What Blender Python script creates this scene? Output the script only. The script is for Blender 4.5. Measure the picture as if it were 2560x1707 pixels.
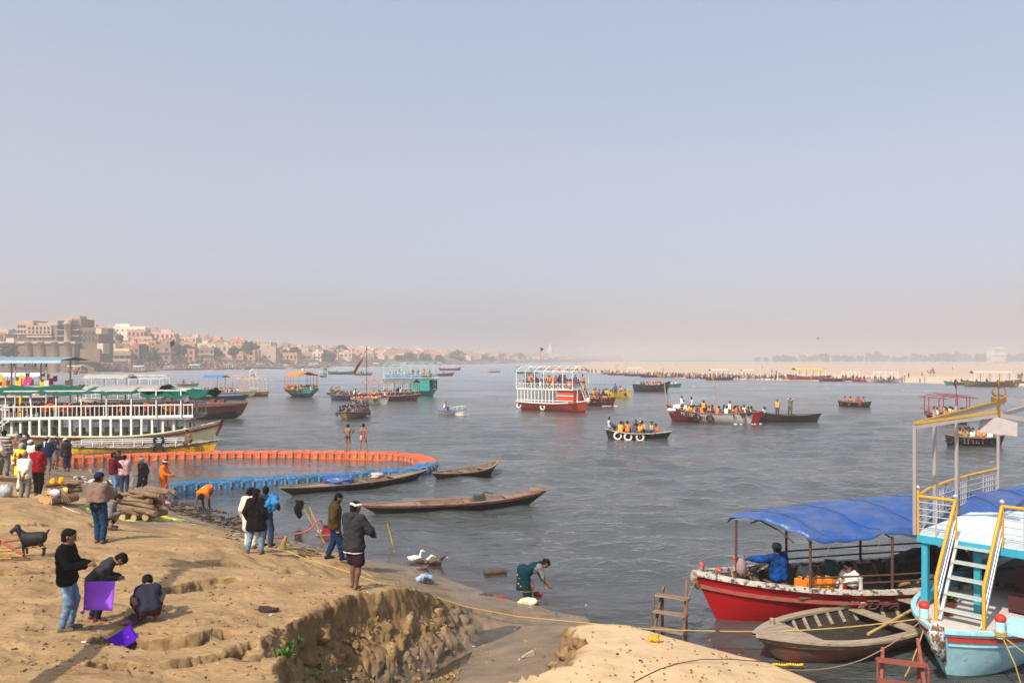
import bpy, math, random
import numpy as np
from mathutils import Vector, Matrix
R = math.radians
random.seed(7); RNG = np.random.default_rng(7)
SC = bpy.context.scene
COL = SC.collection
for _o in list(bpy.data.objects): bpy.data.objects.remove(_o)
# ---------------------------------------------------------------- camera
F, CX, HY, CZ = 2000.0, 1280.0, 897.0, 6.1        # focal length, axis and horizon in photo pixels, eye height above the water
cam_d = bpy.data.cameras.new('camera'); cam = bpy.data.objects.new('camera', cam_d); COL.objects.link(cam)
cam.location = (0, 0, CZ); cam.rotation_euler = (R(90), 0, 0)
cam_d.sensor_width = 36; cam_d.lens = 36 * F / 2560; cam_d.shift_y = (HY - 853.5) / 2560
cam_d.clip_start = 0.1; cam_d.clip_end = 20000
SC.camera = cam
# ---------------------------------------------------------------- world
SUN_EL = 45.0
LD = Vector((0.53, 0.80, 0)).normalized() * math.cos(R(SUN_EL)); LD.z = -math.sin(R(SUN_EL))   # the way the light travels
W = bpy.data.worlds.new('World'); SC.world = W; W.use_nodes = True
nt = W.node_tree; nt.nodes.clear()
sky = nt.nodes.new('ShaderNodeTexSky'); sky.sky_type = 'NISHITA'; sky.sun_disc = False
sky.sun_elevation = R(SUN_EL); sky.sun_rotation = math.atan2(-LD.x, -LD.y)
sky.altitude = 80; sky.air_density = 0.75; sky.dust_density = 4.3; sky.ozone_density = 3.0
bg = nt.nodes.new('ShaderNodeBackground'); bg.inputs['Strength'].default_value = 1.0
wo = nt.nodes.new('ShaderNodeOutputWorld')
# thick winter haze: the clear-sky colour shows only in part through an even milky veil, a little warmer low down
SKY_S, VEIL = 0.060, ((0.0, (.226,.197,.214)), (.22, (.244,.233,.228)), (.44, (.204,.230,.268)), (1.0, (.185,.215,.262)))
sk = nt.nodes.new('ShaderNodeVectorMath'); sk.operation = 'SCALE'; sk.inputs['Scale'].default_value = SKY_S; nt.links.new(sky.outputs[0], sk.inputs[0])
tcw = nt.nodes.new('ShaderNodeTexCoord'); spw = nt.nodes.new('ShaderNodeSeparateXYZ'); nt.links.new(tcw.outputs['Generated'], spw.inputs[0])
vl = nt.nodes.new('ShaderNodeValToRGB'); nt.links.new(spw.outputs[2], vl.inputs[0])
while len(vl.color_ramp.elements) < len(VEIL): vl.color_ramp.elements.new(.5)
for e_, (p_, c_) in zip(vl.color_ramp.elements, VEIL): e_.position = p_; e_.color = (*c_, 1)
ad = nt.nodes.new('ShaderNodeVectorMath'); ad.operation = 'ADD'; nt.links.new(sk.outputs[0], ad.inputs[0]); nt.links.new(vl.outputs[0], ad.inputs[1])
nt.links.new(ad.outputs[0], bg.inputs[0]); nt.links.new(bg.outputs[0], wo.inputs[0])
sun_d = bpy.data.lights.new('sun', 'SUN'); sun_d.energy = 3.45; sun_d.angle = R(0.6); sun_d.color = (1.0, 0.90, 0.74)
sun = bpy.data.objects.new('sun', sun_d); COL.objects.link(sun); sun.rotation_euler = LD.to_track_quat('-Z', 'Y').to_euler()
vs = SC.view_settings; vs.view_transform = 'Standard'; vs.look = 'None'; vs.exposure = 0.72; vs.gamma = 1.0; vs.use_curve_mapping = False
SC.render.engine = 'CYCLES'
cy = SC.cycles
cy.use_denoising = True; cy.denoiser = 'OPENIMAGEDENOISE'
cy.max_bounces = 6; cy.diffuse_bounces = 2; cy.glossy_bounces = 3; cy.transmission_bounces = 4; cy.volume_bounces = 1; cy.transparent_max_bounces = 12
cy.caustics_reflective = False; cy.caustics_refractive = False
cy.use_adaptive_sampling = True; cy.adaptive_threshold = 0.02
# ---------------------------------------------------------------- helpers
def P(px, py, z=0.0):
    """a point of height z on the sight line of a photo pixel"""
    Y = (CZ - z) * F / (py - HY)
    return Vector(((px - CX) / F * Y, Y, z))
def PD(px, py, Y):
    return Vector(((px - CX) / F * Y, Y, CZ - (py - HY) / F * Y))
def lin(c):
    """sRGB 0-255 to linear"""
    return tuple(((v/255)/12.92 if v/255 <= 0.04045 else ((v/255+0.055)/1.055)**2.4) for v in c)
_M = {}
def mat(name, col=(0.5,0.5,0.5), rough=0.7, var=0.12, scale=6.0, bump=0.0, bscale=40.0, metal=0.0, spec=0.4, col2=None, mixs=3.0, thr=0.5, objcol=False, stretch=None, trans=0.0, sub=0.0, soft=0.06, rnd=0.0):
    """a Principled material whose colour wanders with noise; col2 shows through in patches"""
    if name in _M: return _M[name]
    m = bpy.data.materials.new(name); m.use_nodes = True; _M[name] = m
    t = m.node_tree; N = t.nodes; L = t.links; b = N['Principled BSDF']
    b.inputs['Roughness'].default_value = rough; b.inputs['Metallic'].default_value = metal
    b.inputs['Specular IOR Level'].default_value = spec
    tc = N.new('ShaderNodeTexCoord'); co = tc.outputs['Object']
    if stretch:
        mp = N.new('ShaderNodeMapping'); mp.inputs['Scale'].default_value = stretch; L.new(co, mp.inputs[0]); co = mp.outputs[0]
    if objcol:
        oi = N.new('ShaderNodeObjectInfo'); src = oi.outputs['Color']
    else:
        rg = N.new('ShaderNodeRGB'); rg.outputs[0].default_value = (*col[:3], 1); src = rg.outputs[0]
    if col2 is not None:
        n2 = N.new('ShaderNodeTexNoise'); n2.inputs['Scale'].default_value = mixs; n2.inputs['Detail'].default_value = 8; n2.inputs['Roughness'].default_value = 0.7
        L.new(co, n2.inputs['Vector'])
        r2 = N.new('ShaderNodeMapRange'); r2.inputs[1].default_value = thr - soft; r2.inputs[2].default_value = thr + soft
        L.new(n2.outputs[0], r2.inputs[0])
        mx = N.new('ShaderNodeMix'); mx.data_type = 'RGBA'; L.new(r2.outputs[0], mx.inputs[0]); L.new(src, mx.inputs[6]); mx.inputs[7].default_value = (*col2, 1)
        src = mx.outputs[2]
    if rnd > 0:
        oi2 = N.new('ShaderNodeObjectInfo'); r3 = N.new('ShaderNodeMapRange'); r3.inputs[3].default_value = 1-rnd; r3.inputs[4].default_value = 1+rnd*.6; L.new(oi2.outputs['Random'], r3.inputs[0]); v3 = N.new('ShaderNodeVectorMath'); v3.operation = 'SCALE'; L.new(src, v3.inputs[0]); L.new(r3.outputs[0], v3.inputs['Scale']); src = v3.outputs[0]
    if var > 0:
        n = N.new('ShaderNodeTexNoise'); n.inputs['Scale'].default_value = scale; n.inputs['Detail'].default_value = 6
        L.new(co, n.inputs['Vector'])
        rr = N.new('ShaderNodeMapRange'); rr.inputs[1].default_value = 0.25; rr.inputs[2].default_value = 0.75; rr.inputs[3].default_value = 1-var; rr.inputs[4].default_value = 1+var
        L.new(n.outputs[0], rr.inputs[0])
        vm = N.new('ShaderNodeVectorMath'); vm.operation = 'SCALE'; L.new(src, vm.inputs[0]); L.new(rr.outputs[0], vm.inputs['Scale']); src = vm.outputs[0]
    L.new(src, b.inputs['Base Color'])
    if bump > 0:
        nb = N.new('ShaderNodeTexNoise'); nb.inputs['Scale'].default_value = bscale; nb.inputs['Detail'].default_value = 5; L.new(co, nb.inputs['Vector'])
        bp = N.new('ShaderNodeBump'); bp.inputs['Strength'].default_value = min(1, bump); bp.inputs['Distance'].default_value = 0.02
        L.new(nb.outputs[0], bp.inputs['Height']); L.new(bp.outputs[0], b.inputs['Normal'])
    if trans: 
        b.inputs['Transmission Weight'].default_value = trans
    return m
def link(o, parent=None):
    COL.objects.link(o)
    if parent is not None: o.parent = parent
    return o
def tag(o, label=None, cat=None, group=None, kind=None):
    if label: o['label'] = label
    if cat: o['category'] = cat
    if group: o['group'] = group
    if kind: o['kind'] = kind
    return o
def empty(name, loc=(0,0,0), rz=0.0, label=None, cat=None, group=None):
    o = bpy.data.objects.new(name, None); o.empty_display_size = 0.2
    o.location = loc; o.rotation_euler = (0, 0, rz); link(o)
    return tag(o, label, cat, group)
def mesh_np(name, V, Fq, mats=None, mi=None, smooth=True):
    """mesh from vertex array and an (n,4) or (n,3) face array"""
    me = bpy.data.meshes.new(name)
    V = np.asarray(V, np.float32); Fq = np.asarray(Fq, np.int32); n, k = Fq.shape
    me.vertices.add(len(V)); me.vertices.foreach_set('co', V.ravel())
    me.loops.add(n*k); me.loops.foreach_set('vertex_index', Fq.ravel())
    me.polygons.add(n); me.polygons.foreach_set('loop_start', np.arange(0, n*k, k, dtype=np.int32))
    try: me.polygons.foreach_set('loop_total', np.full(n, k, np.int32))
    except Exception: pass
    for m in (mats or []): me.materials.append(m)
    if mi is not None: me.polygons.foreach_set('material_index', np.asarray(mi, np.int32))
    me.polygons.foreach_set('use_smooth', np.full(n, smooth))
    me.update(calc_edges=True)
    return me
def place(name, me, parent=None, loc=None, rz=None, col=None):
    o = bpy.data.objects.new(name, me)
    if loc is not None: o.location = loc
    if rz is not None: o.rotation_euler = (0, 0, rz)
    if col is not None: o.color = (*col, 1)
    return link(o, parent)
class MB:
    """collects shapes into one mesh"""
    def __init__(s): s.v = []; s.f = []; s.m = []; s.sm = []
    def add(s, vs, fs, mi=0, smooth=False):
        b = len(s.v); s.v += [tuple(p) for p in vs]; s.f += [tuple(i+b for i in f) for f in fs]; s.m += [mi]*len(fs); s.sm += [smooth]*len(fs)
    def box(s, c, size, rz=0.0, mi=0, M=None, taper=1.0):
        x, y, z = size[0]/2, size[1]/2, size[2]/2
        pts = [Vector((sx*x*(taper if sz > 0 else 1), sy*y*(taper if sz > 0 else 1), sz*z)) for sz in (-1,1) for sy in (-1,1) for sx in (-1,1)]
        Q = (M if M is not None else Matrix.Rotation(rz, 3, 'Z')); c = Vector(c)
        s.add([Q @ p + c for p in pts], [(0,2,3,1),(4,5,7,6),(0,1,5,4),(2,6,7,3),(0,4,6,2),(1,3,7,5)], mi)
    def beam(s, a, b, w, h=None, mi=0, up=(0,0,1)):
        a = Vector(a); b = Vector(b); h = h or w; d = b - a; L = d.length
        if L < 1e-6: return
        d = d / L; u = Vector(up)
        if abs(d.dot(u)) > 0.97: u = Vector((1,0,0))
        r = d.cross(u).normalized(); u = r.cross(d)
        vs = [p + r*sx*w/2 + u*sy*h/2 for p in (a, b) for (sx, sy) in ((-1,-1),(1,-1),(1,1),(-1,1))]
        s.add(vs, [(3,2,1,0),(4,5,6,7),(0,1,5,4),(1,2,6,5),(2,3,7,6),(3,0,4,7)], mi)
    def tube(s, pts, r, n=7, mi=0, cap=True, smooth=True):
        pts = [Vector(p) for p in pts]; k = len(pts)
        rs = [r]*k if not hasattr(r, '__len__') else r
        prev = None; vs = []
        for i, p in enumerate(pts):
            d = (pts[min(i+1,k-1)] - pts[max(i-1,0)])
            if d.length < 1e-9: d = Vector((0,0,1))
            d.normalize()
            if prev is None:
                u = Vector((0,0,1)) if abs(d.z) < 0.95 else Vector((1,0,0))
                u = (u - d*u.dot(d)).normalized()
            else:
                u = prev - d*prev.dot(d); u = u.normalized() if u.length > 1e-6 else d.orthogonal().normalized()
            prev = u; w = d.cross(u)
            vs += [p + (u*math.cos(2*math.pi*j/n) + w*math.sin(2*math.pi*j/n))*rs[i] for j in range(n)]
        fs = [(i*n+j, i*n+(j+1)%n, (i+1)*n+(j+1)%n, (i+1)*n+j) for i in range(k-1) for j in range(n)]
        s.add(vs, fs, mi, smooth)
        if cap: s.add(vs[:n], [tuple(range(n))[::-1]], mi); s.add(vs[-n:], [tuple(range(n))], mi)
    def grid(s, rows, mi=0, smooth=True, closed=False):
        n = len(rows[0]); vs = [p for r in rows for p in r]; fs = []
        for i in range(len(rows)-1):
            for j in range(n if closed else n-1):
                fs.append((i*n+j, i*n+(j+1)%n, (i+1)*n+(j+1)%n, (i+1)*n+j))
        s.add(vs, fs, mi, smooth)
    def torus(s, c, R0, r, ax=(0,1,0), n=18, k=8, mi=0):
        ax = Vector(ax).normalized(); u = ax.orthogonal().normalized(); w = ax.cross(u); c = Vector(c)
        rows = []
        for i in range(n+1):
            a = 2*math.pi*i/n; d = u*math.cos(a)+w*math.sin(a)
            rows.append([c + d*(R0 + r*math.cos(2*math.pi*j/k)) + ax*r*math.sin(2*math.pi*j/k) for j in range(k)])
        s.grid(rows, mi, True, True)
    def lathe(s, prof, c=(0,0,0), n=12, mi=0, ax=None):
        c = Vector(c); rows = []
        Q = Vector(ax).to_track_quat('Z','Y').to_matrix() if ax is not None else Matrix.Identity(3)
        for (r, z) in prof: rows.append([c + Q @ Vector((r*math.cos(2*math.pi*j/n), r*math.sin(2*math.pi*j/n), z)) for j in range(n)])
        s.grid(rows, mi, True, True)
    def mesh(s, name, mats):
        me = bpy.data.meshes.new(name); me.from_pydata(s.v, [], s.f)
        for m in (mats if isinstance(mats, (list, tuple)) else [mats]): me.materials.append(m)
        me.polygons.foreach_set('material_index', s.m); me.polygons.foreach_set('use_smooth', s.sm); me.update()
        return me
    def build(s, name, mats, parent=None, loc=None, rz=None, col=None):
        return place(name, s.mesh(name, mats), parent, loc, rz, col)
# ---------------------------------------------------------------- numpy noise
_PERM = RNG.permutation(512); _VAL = RNG.random(512)*2-1
def vnoise(x, y, z=None):
    x = np.asarray(x, float); y = np.asarray(y, float)
    z = np.zeros_like(x) if z is None else np.asarray(z, float)
    xi = np.floor(x).astype(int); yi = np.floor(y).astype(int); zi = np.floor(z).astype(int)
    fx, fy, fz = x-xi, y-yi, z-zi; fx = fx*fx*(3-2*fx); fy = fy*fy*(3-2*fy); fz = fz*fz*(3-2*fz)
    def h(a, b, c): return _VAL[_PERM[(_PERM[(_PERM[a & 511] + b) & 511] + c) & 511]]
    def l2(c): 
        a = h(xi,yi,c)*(1-fx)+h(xi+1,yi,c)*fx; b = h(xi,yi+1,c)*(1-fx)+h(xi+1,yi+1,c)*fx
        return a*(1-fy)+b*fy
    if not np.any(fz): return l2(zi)
    return l2(zi)*(1-fz)+l2(zi+1)*fz
def fbm(x, y, o=4, g=0.5, z=None):
    s = 0; a = 1.0
    for i in range(o): s = s + a*vnoise(x*2**i+17.3*i, y*2**i-9.1*i, None if z is None else z*2**i); a *= g
    return s
def sstep(a, b, x):
    t = np.clip((x-a)/(b-a), 0, 1); return t*t*(3-2*t)
# ---------------------------------------------------------------- implicit bodies: smooth unions of round cones, skinned by surface nets
class SDF:
    def __init__(s, h=0.016): s.h = h; s.pr = []; s.cuts = []; s.carve = []
    def cone(s, a, b, ra, rb=None, k=0.03): s.pr.append((0, np.array(a, float), np.array(b, float), ra, ra if rb is None else rb, k)); return s
    def ball(s, c, r, k=0.02): s.pr.append((1, np.array(c, float), np.array(r if hasattr(r, '__len__') else (r,r,r), float), 0, 0, k)); return s
    def cut(s, n, p): n = np.array(n, float); n /= np.linalg.norm(n); s.cuts.append((n, float(n @ np.array(p, float)))); return s
    def mesh(s, wr=0.0, wf=18.0, seed=0.0):
        h = s.h; lo = np.full(3, 1e9); hi = -lo
        for p in s.pr:
            if p[0] == 0: r = max(p[3], p[4]); lo = np.minimum(lo, np.minimum(p[1], p[2]) - r); hi = np.maximum(hi, np.maximum(p[1], p[2]) + r)
            else: lo = np.minimum(lo, p[1]-p[2]); hi = np.maximum(hi, p[1]+p[2])
        lo -= 3*h; hi += 3*h; n = np.ceil((hi-lo)/h).astype(int)+1
        f = np.full(n, 0.5, np.float32)
        for p in s.pr:
            k = p[5]
            if p[0] == 0: r = max(p[3], p[4]); l2 = np.minimum(p[1], p[2])-r; h2 = np.maximum(p[1], p[2])+r
            else: l2 = p[1]-p[2]; h2 = p[1]+p[2]
            i0 = np.clip(np.floor((l2-k-2*h-lo)/h).astype(int), 0, n-1); i1 = np.clip(np.ceil((h2+k+2*h-lo)/h).astype(int)+1, 1, n)
            ax = [lo[d]+h*np.arange(i0[d], i1[d]) for d in range(3)]
            X, Y, Z = np.meshgrid(*ax, indexing='ij'); X = X-p[1][0]; Y = Y-p[1][1]; Z = Z-p[1][2]
            if p[0] == 0:
                ba = p[2]-p[1]; L2 = max(ba@ba, 1e-9); t = np.clip((X*ba[0]+Y*ba[1]+Z*ba[2])/L2, 0, 1)
                d = np.sqrt((X-t*ba[0])**2+(Y-t*ba[1])**2+(Z-t*ba[2])**2) - (p[3]+(p[4]-p[3])*t)
            else:
                q = np.sqrt((X/p[2][0])**2+(Y/p[2][1])**2+(Z/p[2][2])**2); d = (q-1)*min(p[2])*np.clip(q, 0.6, 1.6)**0.3
            sl = tuple(slice(i0[j], i1[j]) for j in range(3)); a = f[sl]
            hh = np.maximum(k-np.abs(a-d), 0)/k
            f[sl] = np.minimum(a, d)-hh*hh*k*0.25
        gx, gy, gz = [lo[d]+h*np.arange(n[d]) for d in range(3)]
        if wr > 0:
            X, Y, Z = np.meshgrid(gx, gy, gz, indexing='ij')
            f = f + wr*(np.sin(wf*X+2.1*np.sin(wf*.6*Z+seed)+seed)*np.sin(wf*.9*Z+1.7*np.sin(wf*.7*Y+seed))+0.5*np.sin(wf*2.1*Z+3*np.sin(wf*X)+2*Y*wf))
        for (nn, dd) in s.cuts:
            f = np.maximum(f, nn[0]*gx[:,None,None]+nn[1]*gy[None,:,None]+nn[2]*gz[None,None,:]-dd)
        f[0]=f[-1]=1; f[:,0]=f[:,-1]=1; f[:,:,0]=f[:,:,-1]=1
        S = f < 0
        c8 = [S[dx:n[0]-1+dx, dy:n[1]-1+dy, dz:n[2]-1+dz] for dx in (0,1) for dy in (0,1) for dz in (0,1)]
        cnt = sum(c.astype(np.int8) for c in c8); act = (cnt > 0) & (cnt < 8)
        idx = np.full(act.shape, -1, np.int64); I = np.argwhere(act); idx[act] = np.arange(len(I))
        vals = np.stack([f[I[:,0]+dx, I[:,1]+dy, I[:,2]+dz] for dx in (0,1) for dy in (0,1) for dz in (0,1)], 1)
        off = np.array([(dx,dy,dz) for dx in (0,1) for dy in (0,1) for dz in (0,1)], float)
        acc = np.zeros((len(I), 3)); num = np.zeros(len(I))
        for a in range(8):
            for b in range(a+1, 8):
                if abs(off[a]-off[b]).sum() != 1: continue
                m = (vals[:,a] < 0) != (vals[:,b] < 0); den = vals[:,a]-vals[:,b]; den = np.where(np.abs(den) < 1e-9, 1e-9, den)
                t = np.where(m, vals[:,a]/den, 0)
                acc += m[:,None]*(off[a]+(off[b]-off[a])*t[:,None]); num += m
        V = lo+h*(I+acc/np.maximum(num,1)[:,None])
        Q = []
        for d in range(3):
            A = [slice(None)]*3; B = [slice(None)]*3; A[d] = slice(0,-1); B[d] = slice(1,None)
            s0 = S[tuple(A)]; s1 = S[tuple(B)]; e = np.argwhere(s0 != s1); sg = s0[e[:,0],e[:,1],e[:,2]]
            u, v = [(1,2),(2,0),(0,1)][d]
            def cell(du, dv):
                g = e.copy(); g[:,u] -= du; g[:,v] -= dv; return idx[g[:,0],g[:,1],g[:,2]]
            q = np.stack([cell(1,1), cell(0,1), cell(0,0), cell(1,0)], 1)
            Q.append(np.where(sg[:,None], q, q[:,::-1]))
        Q = np.concatenate(Q); Q = Q[(Q >= 0).all(1)]
        return V, Q
def sdf_obj(name, S, material, parent=None, wr=0.0, wf=18.0, seed=0.0, mi=None):
    V, Q = S.mesh(wr, wf, seed)
    return place(name, mesh_np(name, V, Q, [material]), parent)
def text_obj(name, body, size, material, parent, M, extrude=0.004):
    cu = bpy.data.curves.new(name, 'FONT'); cu.body = body; cu.size = size; cu.extrude = extrude; cu.align_x = 'CENTER'; cu.resolution_u = 3
    o = bpy.data.objects.new(name, cu); COL.objects.link(o); me = bpy.data.meshes.new_from_object(o.evaluated_get(bpy.context.evaluated_depsgraph_get()))
    bpy.data.objects.remove(o); me.materials.clear(); me.materials.append(material)
    o = bpy.data.objects.new(name, me); o.matrix_local = M
    return link(o, parent)
# ---------------------------------------------------------------- ground: a silt bank with a creek cut, a mound, the river bed
class RBF:
    def __init__(s, pts, k=0.0):
        P3 = np.array([tuple(P(*p)) for p in pts]); s.c = P3[:, :2]
        A = s.phi(s.c); n = len(P3)
        Q = np.hstack([np.ones((n,1)), s.c]); K = np.block([[A+k*np.eye(n), Q], [Q.T, np.zeros((3,3))]])
        s.w = np.linalg.solve(K, np.concatenate([P3[:,2], np.zeros(3)]))
    def phi(s, q):
        d2 = ((q[:,None,:]-s.c[None])**2).sum(-1); return np.sqrt(d2+0.3)
    def __call__(s, x, y):
        q = np.stack([np.ravel(x), np.ravel(y)], 1); out = []
        for i in range(0, len(q), 40000):
            b = q[i:i+40000]; out.append(s.phi(b) @ s.w[:-3] + s.w[-3] + b @ s.w[-2:])
        return np.concatenate(out).reshape(np.shape(x))
SHORE = [(-420,1040),(-200,1075),(-60,1105),(60,1118),(130,1138),(190,1162),(260,1192),(330,1220),(420,1248),(540,1290),(640,1333),(740,1352),(830,1378),(900,1396),(1000,1412),(1080,1432),(1160,1462),(1240,1490),(1330,1512),(1400,1530)]
LEFT = [(p[0],p[1],0.0) for p in SHORE] + [(-300,1707,2.3),(0,1707,2.25),(300,1707,2.15),(560,1700,2.05),(165,1575,2.1),(400,1560,2.05),(600,1540,1.95),(730,1530,1.88),
 (100,1450,1.95),(400,1450,1.85),(700,1450,1.75),(880,1466,1.55),(1000,1476,1.4),(0,1350,1.8),(240,1356,1.64),(450,1350,1.5),(640,1386,1.24),(770,1398,0.98),(836,1399,.93),(-300,1350,1.9),(-300,1200,1.9),
 (62,1253,1.48),(94,1240,1.62),(10,1190,1.85),(116,1188,1.0),(0,1250,1.75),(-200,1200,2.0),(190,1290,1.42),(140,1230,1.3),(330,1300,.95),(470,1310,.72),(560,1345,.62),(166,1181,.55),(285,1234,.28),(220,1215,.6),(385,1245,.10),(700,1372,.6),
 (860,1425,.75),(930,1430,.4),(1000,1446,.36),(1060,1474,.40),(1120,1500,.25),(1200,1510,.12), (700,1300,-.5),(1000,1330,-.9),(500,1200,-.8),(250,1160,-.25),(1300,1400,-1.),(0,1050,-1.2),(1400,1480,-.35), (1000,1200,-2.5),(300,1100,-2.)]
CREEK = [(1150,1560,.03),(1250,1600,.06),(1100,1650,-.08),(1000,1707,.05),(1300,1650,.16),(1330,1525,0.0),(1230,1570,-.09),(1190,1590,-.10),(1060,1690,-.07),(1150,1680,.09),(1230,1540,-.07),(1130,1530,.12),(1400,1560,.1),(1400,1650,.25),(900,1760,.1),(1200,1800,.1),(1450,1545,-.05)]
h_left = RBF(LEFT, 0.004); h_creek = RBF(CREEK, 0.02)
MOUND = [(1455,1568,.88),(1560,1566,.85),(1680,1592,.78),(1800,1622,.68),(1950,1667,.5),(2060,1709,.36),(2200,1780,.2),(1330,1688,1.02),(1440,1650,1.0),(1250,1722,1.04),(1500,1640,1.0),(1650,1680,.98),(1800,1700,.85),(1200,1800,1.1),(1600,1800,1.05),(2000,1800,.5)]
h_mound = RBF(MOUND, 0.02)
def poly_w(pts): return np.array([tuple(P(*p))[:2] for p in pts])
CUT = poly_w([(660,1900,2.0),(680,1760,2.0),(690,1690,1.95),(705,1625,1.92),(728,1565,1.9),(742,1530,1.85),(800,1505,1.8),(900,1489,1.62),(990,1480,1.45),(1060,1494,1.05),(1105,1520,.6),(1150,1532,.25),(1330,1522,.03),(1420,1545,0),(1560,1620,0),(1700,1900,0)])
MPOLY = poly_w([(1452,1564,.88),(1500,1559,.87),(1560,1565,.85),(1680,1590,.8),(1800,1620,.7),(1950,1665,.52),(2060,1707,.4),(2300,1800,.2),(2300,2300,.5),(1000,2300,1.2),(1200,1800,1.08),(1250,1722,1.05),(1330,1690,1.03),(1430,1660,1.0),(1478,1620,.95)])
def sdist(poly, x, y):
    """signed distance to a polygon, positive inside"""
    d = np.full(np.shape(x), 1e9); ins = np.zeros(np.shape(x), bool); n = len(poly)
    for i in range(n):
        ax, ay = poly[i]; bx, by = poly[(i+1)%n]; ex, ey = bx-ax, by-ay; wx, wy = x-ax, y-ay
        t = np.clip((wx*ex+wy*ey)/(ex*ex+ey*ey+1e-12), 0, 1); d = np.minimum(d, (wx-ex*t)**2+(wy-ey*t)**2)
        c = ((ay > y) != (by > y)) & (x < (bx-ax)*(y-ay)/((by-ay) if abs(by-ay) > 1e-12 else 1e-12)+ax); ins ^= c
    return np.where(ins, 1, -1)*np.sqrt(d)
GULLIES = [([(-150,1432,1.9),(60,1434,1.9),(150,1418,1.88),(230,1398,1.8)], .30, .34), ([(230,1400,1.8),(330,1394,1.75),(480,1400,1.65),(600,1410,1.55),(720,1410,1.45),(830,1420,1.3)], .30, .26),
 ([(290,1600,2.05),(380,1612,2.05),(490,1608,2.0),(560,1600,1.95)], .32, .28), ([(270,1672,2.1),(340,1680,2.1),(450,1662,2.05),(560,1640,2.0),(620,1620,1.95)], .22, .22),
 ([(-60,1312,1.65),(60,1318,1.65),(170,1312,1.6)], .25, .16), ([(0,1358,1.75),(90,1352,1.72),(170,1348,1.68)], .18, .1), ([(560,1462,1.75),(500,1478,1.78),(440,1490,1.8)], .5, .22), ([(700,1424,1.5),(760,1432,1.5),(800,1440,1.45)], .15, .1),
 ([(640,1660,1.9),(690,1645,1.8),(720,1600,1.85)], .35, .3), ([(520,1345,1.1),(640,1352,.95),(760,1372,.9)], .4, .1), ([(250,1328,1.2),(420,1330,1.05),(600,1342,.8)],.35,.12),([(-40,1500,2.0),(120,1505,2.0)],.4,.08)]
def height(x, y):
    x = np.asarray(x, float); y = np.asarray(y, float)
    z = h_left(x, y)
    # carved furrows
    wob = 0.16*fbm(x*1.3, y*1.3, 3)
    for pl, w, dep in GULLIES:
        pw = poly_w(pl); d = np.full(x.shape, 1e9)
        for i in range(len(pw)-1):
            ax, ay = pw[i]; ex, ey = pw[i+1]-pw[i]; t = np.clip(((x-ax)*ex+(y-ay)*ey)/(ex*ex+ey*ey), 0, 1); d = np.minimum(d, np.hypot(x-ax-ex*t, y-ay-ey*t))
        d = np.maximum(d+wob*w*1.6, 0); z = z-dep*(1-sstep(w*.35, w, d))*(0.75+0.5*vnoise(x*2.3+5, y*2.3))
    land = sstep(-0.1, 0.9, z)
    z = z+land*(0.05*fbm(x*.55, y*1.0+3, 3)+0.018*fbm(x*2.2, y*4, 3)+0.006*fbm(x*9, y*13, 2))
    # terraces left by falling water
    z = z + land*0.02*np.sin(z*32+2.5*vnoise(x*.5, y*.5)*3)*sstep(0.5, 1.2, z)
    # thin silt layers broken off in plates
    pl_ = fbm(x*.8+2, y*1.5-4, 3); z = z+land*sstep(.9,1.5,z)*(.016*sstep(.08,.16,pl_)+.012*sstep(-.34,-.26,pl_)+.012*sstep(.42,.48,pl_))
    # the creek and its crumbled side
    dc = sdist(CUT, x, y); dn = dc+0.10*fbm(x*1.4, y*1.4, 4)
    hc = h_creek(x, y)+0.012*fbm(x*2, y*2, 3)
    steep = 1.15+0.35*vnoise(x*1.1+9, y*1.1)
    k = np.where(z > 0.9, np.clip(dn/steep, 0, 1), np.clip(dn/0.9, 0, 1)); prof = np.where(k < .12, k*2.9, .348+(k-.12)*.741); prof = prof*prof*(3-2*prof)*.45+prof*.55
    clod = (0.16*np.abs(fbm(x*2.3, y*2.3, 4))+0.05*np.abs(fbm(x*8, y*8, 3)))*np.sin(np.pi*np.clip(prof, 0, 1))*sstep(.1, .8, z)
    z = np.where(dc > -0.6, z*(1-prof)+hc*prof+clod, z)
    # the mound of pale silt
    dm = sdist(MPOLY, x, y)+0.06*fbm(x*1.7, y*1.7, 3); hm = h_mound(x, y)+0.02*fbm(x*.8, y*1.2, 3)+0.006*fbm(x*5, y*5, 3)
    front = sstep(1.2, -0.4, x-0.9+0*y)   # its creek side breaks off, its river side shelves
    wdt = 0.35+1.0*(1-front)
    q = sstep(-wdt, 0.02, dm); base = np.where(x > 1.2, np.minimum(z, -0.25-0.15*np.clip(y-15, 0, 8)), z)
    base = np.where(dc > 0, np.where(x > 1.6, -0.2, z), base)
    z = np.where(dm > -wdt, base*(1-q)+hm*q, np.where((x > 1.8), np.minimum(z, np.minimum(-.2, -.12*(x-1.2))), z))
    far = sstep(42, 60, y)*sstep(-34, -20, x); z = z*(1-far)-2.5*far
    return np.maximum(z, -3.0)
_hx = np.arange(-42, 16, .07); _hy = np.arange(5, 62, .07); _HG = height(*np.meshgrid(_hx, _hy))     # lookup of ground heights
def hz(x, y):
    i = min(max((y-5)/.07, 0), len(_hy)-1.01); j = min(max((x+42)/.07, 0), len(_hx)-1.01); a, b = int(i), int(j); u, v = i-a, j-b
    return float((_HG[a,b]*(1-v)+_HG[a,b+1]*v)*(1-u)+(_HG[a+1,b]*(1-v)+_HG[a+1,b+1]*v)*u)
def G(px, py, z0=1.0):
    """the ground point under a photo pixel"""
    z = z0
    for _ in range(14): p = P(px, py, z); z = 0.5*z+0.5*max(hz(p.x, p.y), -0.3)
    p = P(px, py, z); return p
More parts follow.
